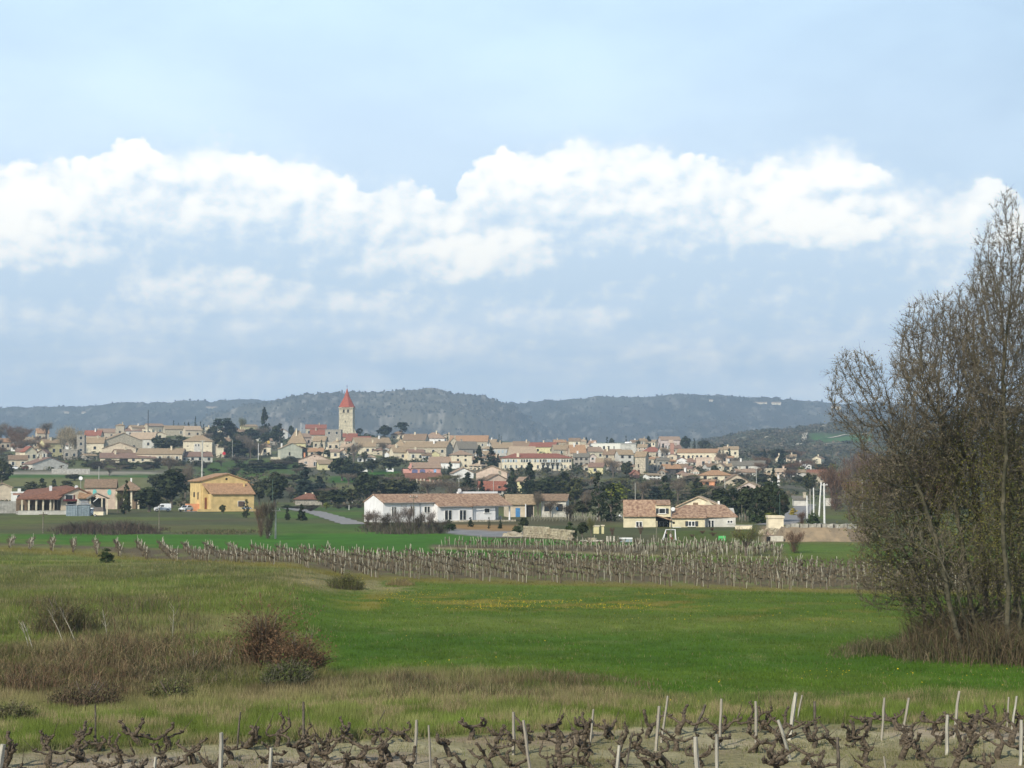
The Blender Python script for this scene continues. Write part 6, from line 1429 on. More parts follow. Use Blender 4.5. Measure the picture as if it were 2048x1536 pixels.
def lib(key):
    if key in LIB: return LIB[key]
    k, v = key[:-1], int(key[-1]); s = 100 * sum(map(ord, k)) % 991 + v
    W3 = 3.0
    if k == 'fir': r = leafy('fir', DG, s, nc=75, per=13, size=.42, Wd=W3)
    elif k == 'bluefir': r = leafy('fir', BG, s, nc=75, per=13, size=.42, Wd=W3)
    elif k == 'olivefir': r = leafy('fir', (.06,.07,.022), s, nc=70, per=12, size=.42, Wd=W3, col2=(.035,.05,.02))
    elif k == 'cypress': r = leafy('cypress', DG, s, nc=60, per=12, size=.36, Wd=W3)
    elif k == 'round': r = leafy('round', (.044,.056,.023), s, nc=70, per=15, size=.5, Wd=W3)
    elif k == 'oak': r = leafy('round', (.062,.070,.032), s, nc=60, per=14, size=.5, Wd=W3, col2=(.07,.075,.03))
    elif k == 'olive': r = leafy('round', (.088,.092,.034), s, nc=55, per=14, size=.48, Wd=W3, col2=(.05,.06,.025))
    elif k == 'ygreen': r = leafy('round', (.19,.21,.03), s, nc=55, per=14, size=.48, Wd=W3, col2=(.12,.14,.03))
    elif k == 'pine': r = leafy('pine', (.032,.048,.027), s, nc=45, per=16, size=.45, Wd=W3, trunkh=.5)
    elif k == 'greyshrub': r = leafy('shrub', (.075,.085,.055), s, nc=45, per=13, size=.5, Wd=W3, col2=(.10,.095,.06))
    elif k == 'gshrub': r = leafy('shrub', (.05,.075,.025), s, nc=45, per=13, size=.5, Wd=W3)
    elif k == 'yshrub': r = leafy('shrub', (.55,.40,.03), s, nc=40, per=13, size=.45, Wd=W3, col2=(.25,.24,.04))
    elif k == 'oshrub': r = leafy('shrub', (.42,.24,.04), s, nc=40, per=13, size=.45, Wd=W3, col2=(.30,.26,.05))
    elif k == 'bare': r = bare(s, (.17,.14,.105), n=1700)
    elif k == 'brownbare': r = bare(s, (.165,.10,.06), n=1500)
    elif k == 'olivebare': r = bare(s, (.13,.125,.06), n=1500, budcol=(.15,.16,.05))
    elif k == 'plane': r = bare(s, (.30,.25,.165), n=1100, limb=1.5, bark=m_palebark, tw=.09)
    elif k == 'twigshrub': r = bare(s, (.15,.12,.10), n=1200, shrub=True, tw=.10, limb=.5, L=1.6)
    elif k == 'redshrub': r = bare(s, (.135,.085,.06), n=1300, shrub=True, tw=.11, limb=.5, L=1.6)
    elif k == 'darkshrub': r = bare(s, (.085,.072,.055), n=1300, shrub=True, tw=.13, limb=.5, L=1.6)
    LIB[key] = (r[0], r[1], 4.0 if 'bare' in k or k in ('plane',) or k.endswith('gshrub') and k[0] in 't' or k in ('redshrub','darkshrub') else 3.0)
    return LIB[key]
CATN = dict(fir='fir_tree', bluefir='fir_tree', olivefir='fir_tree', cypress='cypress_tree', round='evergreen_tree', oak='evergreen_tree', olive='leafy_tree', ygreen='leafy_tree', pine='pine_tree', greyshrub='shrub', gshrub='shrub', yshrub='shrub', oshrub='shrub',
            bare='bare_tree', brownbare='bare_tree', olivebare='budding_tree', plane='plane_tree', twigshrub='bare_shrub', redshrub='bare_shrub', darkshrub='bare_shrub')
_tc = [0]
def tree(kind, loc, h, w, label, group=None, rz=None):
    _tc[0] += 1; key = kind + str(_tc[0] % 3); cr, tk, W0 = lib(key); sh = 'shrub' in kind
    t = thing(CATN[kind], label, 'shrub' if sh else 'tree', loc, RT.uniform(0, 6.28) if rz is None else rz, group)
    sc = (w / 2 / W0 * 1.08, w / 2 / W0 * 1.08, h / 10.0); t.scale = sc
    link('crown', cr, t); link('stems' if sh else 'trunk', tk, t); return t
RT = random.Random(3)
def ptree(kind, u, vt, vb, w, label, d=None, group=None):
    d = d or drow(u, vb); p = gp(u, d); h = max(zrow(vt, d) - p.z, .6); return tree(kind, p, h, px(w, d), label, group)
TREES = [
 # skyline and crest
 ('fir',529,808,884,30,'tallest dark fir on the crest left of the red roofs'), ('cypress',560,846,892,20,'dark pointed cypress right of the tallest fir'), ('round',552,850,892,28,'broad dark evergreen joined to the cypress right of the tallest fir'),
 ('pine',446,834,884,36,'irregular dark pine left of the tallest fir'), ('olivebare',484,834,880,20,'thin half bare tree on the crest right of the irregular pine'), ('round',462,846,885,26,'round dark tree between the pine and the thin tree'), ('oak',425,850,886,24,'dark round tree left of the irregular pine'),
 ('cypress',347,840,856,5,'first small cypress on the left crest'), ('cypress',357,845,858,4,'second and shortest small cypress on the left crest'), ('cypress',369,844,858,5,'third small cypress on the left crest'), ('fir',377,841,858,9,'small dark fir among the crest cypresses'), ('cypress',391,832,858,6,'tallest small cypress on the left crest'), ('cypress',401,843,862,5,'cypress just right of the tallest small one'), ('cypress',407,848,864,6,'cypress nearest the square cream house on the crest'),
 ('round',583,851,866,12,'tiny round tree behind the tan pyramid roof'), ('oak',719,856,872,14,'small dark tree just right of the church tower foot'), ('round',769,850,872,30,'dark round tree on the crest right of the church'), ('pine',803,844,870,26,'spreading dark pine behind the white walled house'),
 ('cypress',895,867,894,7,'slim dark cypress between the tan and orange roofs'), ('cypress',998,868,884,4,'tiny cypress pair left one beyond the centre roofs'), ('cypress',1003,872,886,4,'tiny cypress pair right one beyond the centre roofs'), ('fir',1173,871,897,10,'small dark fir left of the white modern block'),
 ('cypress',1214,873,890,8,'dark cypress behind the left end of the white modern block'), ('round',1224,876,890,12,'dark bush like tree behind the white modern block'), ('cypress',1252,871,890,5,'slender cypress rising behind the white modern block'), ('fir',1297,868,896,20,'dark triangular fir right of the white modern block'), ('oak',1276,880,898,12,'olive tree at the right end of the white modern block'), ('fir',1326,885,908,14,'dark fir left of the brick chimney tower'),
 ('round',1371,872,899,22,'dark tree right of the brick chimney tower'), ('cypress',1388,876,900,8,'narrow dark tree behind the arcaded hall'), ('oak',1408,880,900,26,'wide dark tree behind the arcaded hall'), ('fir',1458,893,922,14,'fir before the cream house at the right'), ('round',1445,888,905,14,'dark tree left of the cream house at the right'),
 ('bluefir',1529,893,937,20,'left one of the two blue-dark leaning conifers'), ('bluefir',1563,896,940,24,'right one of the two blue-dark leaning conifers'), ('round',1429,930,957,18,'round green tree below the arcaded hall'), ('bare',1445,905,938,30,'bare tree beside the arcaded hall'), ('bare',1330,895,925,26,'bare grey tree below the brick chimney tower'),
 # town greens
 ('oak',330,875,905,44,'wide dark olive tree mass behind the long row house'), ('olive',345,878,903,34,'round olive green tree behind the long row house'), ('round',316,872,900,26,'dark round tree left of the olive green one'), ('oak',362,870,900,24,'dark tree just left of the square cream house'),
 ('oak',440,872,908,34,'tall dark tree behind the square cream house'), ('round',470,878,915,40,'big dark rounded tree right of the square cream house'), ('bare',500,880,916,38,'bare greyish tree among dark trees left of the pink roofed cottage'), ('fir',510,872,912,18,'dark fir beside the white post'), ('round',486,892,916,24,'low dark tree behind the street lamp'),
 ('cypress',643,879,912,9,'dark cypress above the beige gabled house'), ('olive',656,899,915,20,'green bush at the foot of that cypress'), ('cypress',697,894,952,18,'tall dark cypress in the evergreen clump below the church'), ('round',685,915,962,50,'largest dark evergreen below the church'), ('round',712,925,960,34,'dark evergreen right part of the clump below the church'), ('bare',708,888,925,34,'bare grey tree below the long red roof'),
 ('oak',730,902,925,14,'small dark tree beside the cream house below the church'), ('bare',766,885,915,28,'bare dark tree left of the tan hip roof'), ('olive',780,912,942,56,'broad olive green tree left of the salmon pink house'), ('olive',745,918,945,40,'olive tree behind the garden gate pillars'), ('cypress',805,935,950,5,'slim cypress left of the salmon pink house'),
 ('fir',900,920,946,15,'dark fir in front of the three storey house'), ('cypress',889,932,962,7,'pointed cypress right of the salmon pink house'), ('fir',958,886,938,28,'left one of the big dark conifer pair in the centre'), ('fir',982,888,940,34,'right one of the big dark conifer pair in the centre'), ('bluefir',996,905,938,16,'small dark conifer right of the pair'),
 ('fir',935,940,988,42,'dark conifer behind the white bungalow roof'), ('fir',963,955,992,22,'smaller conifer beside the red roof with dormer'), ('fir',1023,928,994,36,'dark conifer right of the red roof with dormer'), ('fir',1059,918,996,44,'tallest dark conifer in front of the long building'), ('olivefir',1128,938,1000,60,'wide olive green cedar right of the tallest conifer'), ('round',1090,955,1004,52,'dark evergreen between tallest conifer and cedar'), ('round',1075,965,1002,40,'low dark evergreen behind the tan outbuildings'),
 ('olive',1150,955,1012,40,'pale olive tree right of the wide cedar'), ('cypress',1197,944,1042,36,'left and taller one of the twin dark cypresses'), ('cypress',1222,966,1043,46,'right and broader one of the twin dark cypresses'), ('ygreen',1232,964,1015,48,'yellow-green willow behind the twin cypresses'), ('oak',1252,975,1010,24,'green tree right of the yellow-green willow'),
 ('oshrub',1186,952,962,18,'orange flowering shrub below the ochre walled house'), ('yshrub',1163,955,963,10,'yellow flowering shrub left of the orange one'), ('yshrub',1222,955,962,12,'small yellow shrub right of the orange one'), ('gshrub',1158,930,945,26,'green hedge below the grey rubble stone house'),
 ('bare',1226,918,955,36,'bare grey tree before the stone terrace'), ('oak',1253,922,958,26,'dark green tree before the stone terrace'), ('gshrub',1300,955,968,50,'green hedge below the arched stone house'), ('olivefir',1330,945,1008,44,'olive green conifer behind the split level house'), ('bare',1355,958,1008,44,'bare twiggy tree behind the split level house'), ('olivefir',1395,952,1008,60,'wide olive conifer right behind the split level house'), ('bluefir',1310,970,1008,50,'blue-grey conifer left behind the split level house'), ('bare',1285,960,1008,44,'pinkish bare tree right of the green tree'),
 # dark hedge
 ('round',1440,975,1030,44,'leftmost tree of the tall dark hedge'), ('fir',1465,968,1034,44,'second tree of the tall dark hedge'), ('round',1490,972,1040,48,'third tree of the tall dark hedge'), ('fir',1512,965,1042,44,'fourth tree of the tall dark hedge'), ('round',1535,962,1042,48,'fifth tree of the tall dark hedge'), ('fir',1548,940,1044,40,'tallest tree at the right end of the dark hedge'), ('round',1562,978,1042,30,'rightmost tree of the tall dark hedge'),
 ('redshrub',1553,1002,1043,34,'pinkish brown bare bush before the dark hedge'), ('ygreen',1540,1024,1046,36,'fresh green low bush at the end of the dark hedge'), ('gshrub',1515,1020,1046,36,'green shrub below the dark hedge'), ('yshrub',1586,1014,1030,20,'bright yellow flowering bush beside the lane'), ('redshrub',1602,1022,1050,22,'brown bush between lane and first white pole'), ('gshrub',1625,1020,1050,30,'ivy green hedge behind the white poles'),
 ('ygreen',1598,932,952,26,'fresh yellow-green tree above the lane'), ('ygreen',1665,927,945,24,'yellow-green tree right of the stone farmhouse'), ('plane',1628,946,968,36,'pale bare tree in front of the stone farmhouse'), ('fir',1546,930,985,20,'dark spiky conifer above the dark hedge'), ('olive',1618,945,990,30,'olive tree left of the stone farmhouse'),
 # left and middle foreground gardens
 ('oak',6,915,978,46,'dark tree at the left edge'), ('olivefir',86,953,992,34,'olive conifer behind the verandah house, left'), ('olivefir',110,956,990,26,'olive conifer behind the verandah house, right'), ('olive',136,960,990,34,'pale olive tree behind the verandah roof'), ('olive',64,962,990,30,'yellowish olive tree above the small white house'), ('round',47,976,1000,24,'dark bush behind the small white house'),
 ('olivefir',254,954,1027,26,'olive green fir in front of the pink house porch'), ('olivebare',238,985,1026,22,'little yellowish tree left of the olive green fir'), ('round',300,974,1024,62,'large round dark evergreen left of the white van'), ('round',345,935,1016,60,'large dark tree behind the white van'), ('oak',316,945,985,40,'dark tree above the small tan outbuilding'), ('bare',372,930,1000,50,'bare tree left of the tall concrete pole'), ('oak',392,960,1010,30,'dark tree touching the yellow house'),
 ('bare',340,915,958,50,'grey bare tree above the dark trees left of the yellow house'), ('oak',150,948,962,36,'low dark tree under the long concrete wall'), ('bare',220,935,952,50,'brown hedge tree below the long bungalow'),
 ('round',551,944,1014,50,'tall dark rounded tree right of the yellow house'), ('oak',520,958,1010,36,'dark tree touching the right side of the yellow house'), ('bluefir',610,926,1000,60,'large blue-grey cedar above the rust hip roof'), ('bluefir',640,948,992,44,'blue-grey cedar right of the larger one'), ('cypress',667,961,998,14,'small dark cypress between the garden trees'), ('round',672,978,1014,48,'round dark green tree under the small cypress'), ('oak',646,977,1014,32,'greyish round tree left of the round dark green one'),
 ('round',735,944,1006,52,'big dark tree left behind the white bungalow'), ('olive',705,976,1012,36,'olive bushy tree left of the white bungalow'), ('olive',783,957,1002,56,'olive tree behind the left half of the white bungalow'), ('oak',815,955,1000,46,'green tree behind the middle of the white bungalow'), ('bare',855,962,1000,60,'grey bare trees behind the white bungalow roof'), ('bare',900,960,1000,60,'grey bare tree behind the right half of the bungalow roof'), ('ygreen',654,1004,1020,14,'little yellow-green bush by the lane'),
 ('fir',576,1011,1040,14,'small narrow fir on the grass left of the lane'), ('fir',604,1004,1041,26,'larger small fir on the grass left of the lane'), ('cypress',494,998,1036,18,'dark bushy conifer at the right end of the yellow garden wall'), ('darkshrub',538,1006,1078,36,'bare dark ivy bush by the grey pole, right stem'), ('redshrub',524,1010,1074,28,'bare brown bush left of the dark ivy bush'), ('olive',447,1009,1028,16,'small pollard tree in front of the yellow house wall'),
 ('oak',127,937,947,8,'left one of two pollard trees before the concrete wall'), ('oak',152,937,947,8,'right one of two pollard trees before the concrete wall'),
 ('redshrub',735,1024,1056,28,'first bare shrub at the left corner of the white bungalow'), ('twigshrub',752,1020,1062,36,'second bare shrub in front of the white gable'), ('darkshrub',770,1028,1062,32,'dark shrub in front of the white gable'), ('twigshrub',795,1022,1062,36,'bare twiggy shrub before the first window of the bungalow'), ('twigshrub',818,1012,1062,34,'tallest bare shrub before the bungalow'), ('darkshrub',836,1030,1063,30,'dark low shrub before the bungalow downpipe'), ('twigshrub',857,1024,1062,34,'bare shrub before the small bungalow window'), ('darkshrub',880,1040,1066,40,'low dark shrub before the left glass door'), ('gshrub',899,1038,1060,30,'low green shrub between the glass doors'),
 ('fir',941,1032,1053,14,'little dark fir before the right part of the bungalow'), ('cypress',978,1034,1057,7,'thin young conifer before the porch'), ('fir',1001,1037,1056,12,'little dark conifer before the porch column'),
 ('gshrub',1034,1042,1068,20,'dark green shrub left of the stone garden wall'), ('round',1048,1034,1060,18,'small round tree behind the stone garden wall'), ('gshrub',1140,1042,1076,30,'green shrub behind the end of the stone wall'), ('round',1164,1044,1074,26,'rounded green shrub right of the stone wall'), ('redshrub',1224,1056,1070,12,'small reddish bare shrub near the garden huts'), ('redshrub',1280,1052,1068,12,'small bare shrub under the split level house window'),
 ('olivebare',1182,1038,1085,18,'slim bare sapling near the flat stone slab'), ('bare',1100,1002,1034,44,'bare shrubby tree covering the grey farmhouse'), ('bare',1076,985,1034,30,'bare dark tree between the two tan roofed outbuildings'), ('darkshrub',1140,1010,1040,40,'dark bare bush right of the grey farmhouse'), ('oak',1165,1000,1034,40,'dark bushes left of the twin cypresses'), ('bare',1172,985,1034,34,'pinkish bare tree left of the twin cypresses'),
 ('olivebare',1490,1058,1112,80,'large olive brown bush right of the green play table'), ('redshrub',1586,1064,1104,44,'dark reddish brown mound bush below the earth bank'), ('gshrub',216,1094,1136,34,'lone green bush at the left edge of the vineyard'),
]
for t in TREES: ptree(*t[:5], t[5])
def zone(kinds, n, ulo, uhi, vlo, vhi, hlo, hhi, wlo, whi, label, group, d=None, avoid=()):
    k = 0
    while k < n:
        u = RT.uniform(ulo, uhi); v = RT.uniform(vlo, vhi); dd = RT.uniform(*d) if d else drow(u, v)
        if any(a <= u <= b and c <= v <= e for a, b, c, e in avoid): continue
        kd = RT.choice(kinds); p = gp(u, dd); s = RT.uniform(0, 1)
        tree(kd, p, px(hlo + (hhi - hlo) * s, dd), px(wlo + (whi - wlo) * s, dd), label, group); k += 1
zone(['plane'], 9, 92, 158, 905, 918, 38, 52, 26, 40, 'tall pale-limbed bare plane tree in the row at the left', 'plane trees at the left', avoid=())
zone(['brownbare', 'bare'], 24, -10, 100, 880, 925, 22, 38, 24, 42, 'brownish bare tree in the thicket at the far left of the village', 'bare trees at the far left of the village')
zone(['oak', 'bare', 'round'], 20, 415, 540, 880, 918, 20, 34, 22, 40, 'dark tree in the grove between square cream house and tallest fir', 'dark grove trees left of the church')
zone(['bare', 'gshrub', 'oak', 'darkshrub'], 20, 170, 360, 930, 943, 8, 14, 24, 50, 'dark hedge shrub along the field under the long bungalow', 'hedge under the long bungalow')
zone(['oak', 'bare', 'gshrub', 'darkshrub'], 26, 395, 640, 928, 950, 8, 16, 26, 50, 'dark scrubby shrub on the green slope above the yellow house', 'scrub on the slope above the yellow house')
zone(['bare', 'olive', 'bare', 'greyshrub'], 30, 540, 800, 960, 1004, 12, 24, 30, 54, 'grey-brown bare tree on the slope above the lane', 'slope trees above the lane')
zone(['bare', 'olive', 'bare', 'olivebare'], 30, 740, 1010, 964, 992, 9, 18, 30, 50, 'greyish tree in the belt behind the white bungalow', 'tree belt behind the white bungalow')
zone(['bare', 'greyshrub', 'bare', 'olivebare', 'olive'], 34, 1090, 1300, 962, 1014, 9, 20, 26, 46, 'grey-olive tree in the gardens below the stone terrace', 'garden trees below the stone terrace')
zone(['bare', 'greyshrub', 'olivebare', 'bare'], 24, 1270, 1460, 960, 1004, 9, 18, 24, 40, 'greyish garden tree below the arcaded hall', 'garden trees below the arcaded hall')
zone(['bare', 'oak', 'brownbare', 'greyshrub'], 42, 1440, 1760, 915, 985, 14, 26, 24, 44, 'grey bare tree on the lower slope of the right hill', 'trees on the lower slope of the right hill', avoid=((1600, 1660, 952, 985),))
zone(['brownbare', 'redshrub', 'brownbare', 'bare'], 34, 1655, 1900, 985, 1052, 44, 92, 40, 70, 'rust brown bare tree in the thicket behind the right hand trees', 'brown thicket behind the right hand trees', avoid=((1600, 1662, 900, 1100),))
zone(['brownbare', 'bare', 'ygreen'], 16, 1780, 2080, 960, 1030, 50, 100, 44, 80, 'tall bare tree far behind the right hand trees', 'far trees behind the right hand trees')
zone(['gshrub', 'bare', 'oak', 'round'], 22, 560, 1450, 890, 925, 7, 13, 9, 18, 'small garden tree tucked between village houses', 'small trees between the village houses')
zone(['oak', 'bare', 'gshrub'], 18, 1000, 1450, 930, 955, 6, 11, 10, 22, 'little tree on the lower edge of the village', 'trees on the lower edge of the village')
zone(['darkshrub', 'gshrub'], 12, 560, 740, 1016, 1024, 5, 9, 18, 34, 'low olive bush along the lane', 'low bushes along the lane')
zone(['redshrub', 'olivebare'], 8, 1380, 1480, 1060, 1075, 5, 8, 10, 16, 'tiny bare garden bush on the lawn edge', 'tiny bushes on the lawn')
# hill scrub on the right: too many to count
def hill_scrub():
    rg = np.random.default_rng(12); n = 5200; u = rg.uniform(1400, 2150, n); d = rg.uniform(1020, 2150, n)
    x = (u - 1024) / F * d; keep = (fbm(x / 60, d / 120, 3, 4) + rg.uniform(-.15, .15, n) > .42); rowv = terrain_row(x, d, d)
    keep &= ~((u > 1618) & (u < 1748) & (rowv > 866) & (rowv < 886)); x = x[keep]; d = d[keep]; n = len(x); z = terrain(x, d)
    per = 26; c = np.stack([x, d, z], -1); r = rg.uniform(1.6, 4.2, n); g = rg.normal(size=(n, per, 3)); g /= np.linalg.norm(g, axis=2)[..., None]; g[..., 2] = np.abs(g[..., 2]) * .9
    P_ = (c[:, None] + g * r[:, None, None]).reshape(-1, 3); V, T = leaves(P_, .95, rg, up=.3, outw=g.reshape(-1, 3))
    base = np.array([(.13,.12,.075), (.095,.098,.055), (.16,.135,.095), (.07,.076,.046)])[rg.integers(0, 4, n)] * rg.uniform(.8, 1.2, (n, 1))
    tag(link('hill_scrub', npmesh('hill_scrub', V, T, m_leaf, np.repeat(np.repeat(base, per, 0), 3, 0))), 'dense evergreen scrub over the right hill', kind='stuff')
hill_scrub()
def rough_scrub():
    """undergrowth on the slope below and between the houses"""
    rg = np.random.default_rng(15); n = 9000; u = rg.uniform(-30, 2100, n); d = 400 + 640 * rg.uniform(size=n) ** 1.2
    x = (u - 1024) / F * d; rv = terrain_row(x, d, d); keep = fbm(x / 22, d / 40, 3, 8) + rg.uniform(-.12, .12, n) > .50
    keep &= ~((u < 345) & (rv > 941) & (rv < 990)) & ~((u > 655) & (u < 810) & (rv > 940) & (rv < 980)) & ~((u > 1570) & (u < 1670) & (d < 480)) & ~((u > 400) & (u < 600) & (rv > 918) & (rv < 958) & (rg.uniform(size=n) > .2))
    x = x[keep]; d = d[keep]; n = len(x); z = terrain(x, d); per = 18; c = np.stack([x, d, z], -1); r = rg.uniform(.6, 1.9, n)
    g = rg.normal(size=(n, per, 3)); g /= np.linalg.norm(g, axis=2)[..., None]; g[..., 2] = np.abs(g[..., 2])
    P_ = (c[:, None] + g * r[:, None, None]).reshape(-1, 3); V, T = leaves(P_, .5, rg, up=.3, outw=g.reshape(-1, 3))
    base = np.array([(.11,.11,.05), (.07,.078,.036), (.15,.125,.08), (.055,.062,.032)])[rg.integers(0, 4, n)] * rg.uniform(.8, 1.2, (n, 1))
    tag(link('undergrowth', npmesh('undergrowth', V, T, m_leaf, np.repeat(np.repeat(base, per, 0), 3, 0))), 'mixed undergrowth on the village slope', kind='stuff')
rough_scrub()

# ---------------- the big bare trees at the right: grown towards their own crown volumes
def colonize(root, trunk_pts, lobes, n_attr, seed, step=.21, infl=2.6, kill=.27, iters=170, maxn=13000):
    rg = np.random.default_rng(seed); A = []
    for c, r, wt in lobes:
        k = int(n_attr * wt); p = rg.normal(size=(k, 3)); p /= np.linalg.norm(p, axis=1)[:, None]; p *= rg.uniform(.25, 1, (k, 1)) ** .45; A.append(np.array(c) + p * np.array(r))
    A = np.concatenate(A); N = [np.array(p, float) for p in trunk_pts]; par = [-1] + list(range(len(trunk_pts) - 1))
    N = list(N); near = np.full(len(A), 1e9); ni = np.zeros(len(A), int); alive = np.ones(len(A), bool); done = 0
    for it in range(iters):
        new = np.array(N[done:]); base = done; done = len(N)
        if len(new) == 0: break
        idx = np.where(alive)[0]
        if len(idx) == 0: break
        dd = np.linalg.norm(A[idx][:, None] - new[None], axis=2); j = dd.argmin(1); m = dd[np.arange(len(idx)), j]
        up = m < near[idx]; near[idx[up]] = m[up]; ni[idx[up]] = base + j[up]
        alive &= near > kill; idx = np.where(alive & (near < infl))[0]
        if len(idx) == 0:
            idx = np.where(alive)[0]
            if len(idx) == 0: break
            idx = idx[[near[idx].argmin()]]
        acc = {}
        for i in idx: v = A[i] - N[ni[i]]; acc.setdefault(ni[i], []).append(v / (np.linalg.norm(v) + 1e-9))
        for k, vs in acc.items():
            v = np.sum(vs, 0) + rg.normal(size=3) * .25; v[2] += .18 * len(vs) ** .5; v /= np.linalg.norm(v) + 1e-9; q = N[k] + v * step
            N.append(q); par.append(k)
        if len(N) > maxn: break
    return np.array(N), np.array(par)
def big_tree(label, bu, bv, path, lobes, seed, n_attr=520, budcol=None, bud=.25, twigs=2.6, barkm=None, tr=.15, leafn=0):
    base = hit(bu, bv); d = base.y
    W_ = lambda u, v, dy=0: np.array(P(u, v, d + dy)) - np.array(base)
    tp_ = [np.array([0, 0, -.3])]; pts = [np.array([0, 0, 0.])] + [W_(u, v, dy) for u, v, dy in path]
    for a, b_ in zip(pts[:-1], pts[1:]):
        L = np.linalg.norm(b_ - a); k = max(1, int(L / .21)); tp_ += [a + (b_ - a) * (i + 1) / k + np.random.default_rng(seed + i).normal(size=3) * .018 for i in range(k)]
    lb = []
    for u, v, ru, rv, wt, *dy in lobes:
        dy = dy[0] if dy else 0; lb.append((W_(u, v, dy), (px(ru, d), px(ru, d) * .9, px(rv, d)), wt))
    N, par = colonize(None, tp_, lb, int(n_attr * 3.8), seed); n = len(N)
    kids = np.zeros(n, int); leaf = np.ones(n, bool); leaf[par[par >= 0]] = False
    r = np.zeros(n); r2 = np.zeros(n)
    for i in range(n - 1, -1, -1):
        if r2[i] == 0: r2[i] = .0062 ** 2.35
        r[i] = r2[i] ** (1 / 2.35)
        if par[i] >= 0: r2[par[i]] += r2[i]
    r = np.minimum(r, tr * .9); r[:len(tp_)] = np.maximum(r[:len(tp_)], np.linspace(tr * .85, tr * .4, len(tp_)))
    idx = np.arange(1, n); a = N[par[1:]]; b = N[1:]; ra = np.minimum(r[par[1:]], r[1:] * 1.6); rb = r[1:]; t = b - a; t /= np.linalg.norm(t, axis=1)[:, None] + 1e-9
    ref = np.where(np.abs(t[:, [0]]) < .8, np.array([[1., 0, 0]]), np.array([[0, 1., 0]])); s1 = np.cross(t, ref); s1 /= np.linalg.norm(s1, axis=1)[:, None]; s2 = np.cross(t, s1)
    def tubes(sel, k):
        ph = np.arange(k) * 2 * np.pi / k; cs, sn = np.cos(ph)[None, :, None], np.sin(ph)[None, :, None]; m = sel.sum()
        ringa = a[sel][:, None] + (s1[sel][:, None] * cs + s2[sel][:, None] * sn) * ra[sel][:, None, None]; ringb = (b + t * .02)[sel][:, None] + (s1[sel][:, None] * cs + s2[sel][:, None] * sn) * rb[sel][:, None, None]
        V = np.concatenate([ringa, ringb], 1).reshape(-1, 3); q = np.arange(k); q2 = (q + 1) % k; Q = np.stack([q, q2, k + q2, k + q], -1)
        return V, (np.arange(m)[:, None, None] * 2 * k + Q[None]).reshape(-1, 4)
    big = rb > .035; root = thing('bare_tree', label, 'tree', base)
    bm_ = barkm or mat('mossy_bark', (.085,.075,.048), var=.35, scale=2.2, col2=(.035,.035,.02), bump=.8)
    V, Q = tubes(big, 7); link('trunk', npmesh('trunk', V, Q, bm_, smooth=True), root)
    V, Q = tubes(~big, 3); link('branches', npmesh('branches', V, Q, mat('branch_bark', (.125,.11,.075), var=.25, scale=1.5, col2=(.065,.06,.04)), smooth=True), root)['kind'] = 'stuff'
    # fine twigs, all reaching outwards and up, some with buds
    rg = np.random.default_rng(seed + 77); thin = np.where(r < .022)[0]; thin = thin[thin > len(tp_)]
    m = int(len(thin) * twigs * 1.7); k = rg.choice(thin, m); s = N[k] + rg.normal(size=(m, 3)) * .02
    dr = N[k] - N[par[k]]; dr /= np.linalg.norm(dr, axis=1)[:, None] + 1e-9; dr += rg.normal(size=(m, 3)) * .55; dr[:, 2] += .45; dr /= np.linalg.norm(dr, axis=1)[:, None]
    l = rg.uniform(.15, .55, (m, 1)); sd = np.cross(dr, rg.normal(size=(m, 3))); sd /= np.linalg.norm(sd, axis=1)[:, None]; w = .0085
    V1 = np.stack([s - sd * w, s + sd * w, s + dr * l], 1).reshape(-1, 3)
    c1 = np.array([.135,.115,.085]) * rg.uniform(.6, 1.3, (m, 1)); 
    # catkins near the tips
    nb = int(m * bud * 2); kk = rg.integers(0, m, nb); bp = s[kk] + dr[kk] * l[kk] * rg.uniform(.5, 1.05, (nb, 1)); V2, T2 = leaves(bp, .030, rg, up=0)
    c2 = np.array(budcol or (.19,.165,.10)) * rg.uniform(.7, 1.3, (nb, 1))
    V = np.concatenate([V1, V2]); T = np.arange(len(V)).reshape(-1, 3); c = np.concatenate([np.repeat(c1, 3, 0), np.repeat(c2, 3, 0)])
    o = link('twigs', npmesh('twigs', V, T, m_twig, c), root); o['kind'] = 'stuff'
    if leafn:
        kk = rg.choice(thin, leafn); bp = N[kk] + rg.normal(size=(leafn, 3)) * .35; V2, T2 = leaves(bp, .034, rg, up=.4); c2 = np.array([.125,.13,.035]) * rg.uniform(.6, 1.4, (leafn, 1))
        o = link('young_leaves', npmesh('young_leaves', V2, T2, m_leaf, np.repeat(c2, 3, 0)), root); o['kind'] = 'stuff'
    return root
big_tree('leaning bare tree whose fan of branches reaches farthest left', 1925, 1312, [(1898,1200,0),(1880,1110,.3),(1855,1025,.5),(1830,960,.6)],
         [(1715,790,66,92,.42),(1770,880,70,90,.25),(1830,800,70,90,.15),(1740,1000,60,70,.1)], 1, 900, tr=.14, twigs=3.6)
big_tree('bare tree with dome shaped crown in the middle of the right hand group', 1958, 1305, [(1940,1200,0),(1925,1090,.2),(1905,980,.5),(1890,900,.5)],
         [(1868,720,88,135,.5),(1835,880,80,100,.2),(1930,790,70,120,.2),(1900,640,55,60,.15)], 2, 1150, tr=.15, twigs=3.4)
big_tree('tallest bare tree rising to a narrow point at the right edge', 2015, 1318, [(2016,1180,0),(2004,1040,.2),(2012,900,.3),(2006,760,.3)],
         [(2010,560,66,140,.35),(2012,440,28,60,.10),(1985,760,70,130,.25),(2050,640,60,200,.3)], 3, 1250, tr=.135, twigs=3.4, budcol=(.15,.13,.07))
big_tree('bare tree half cut off by the right edge of the photograph', 2075, 1312, [(2078,1150,0),(2085,980,0),(2085,850,0)],
         [(2085,650,80,220,.6),(2060,880,80,120,.3),(2110,480,40,80,.1)], 4, 650, tr=.13)
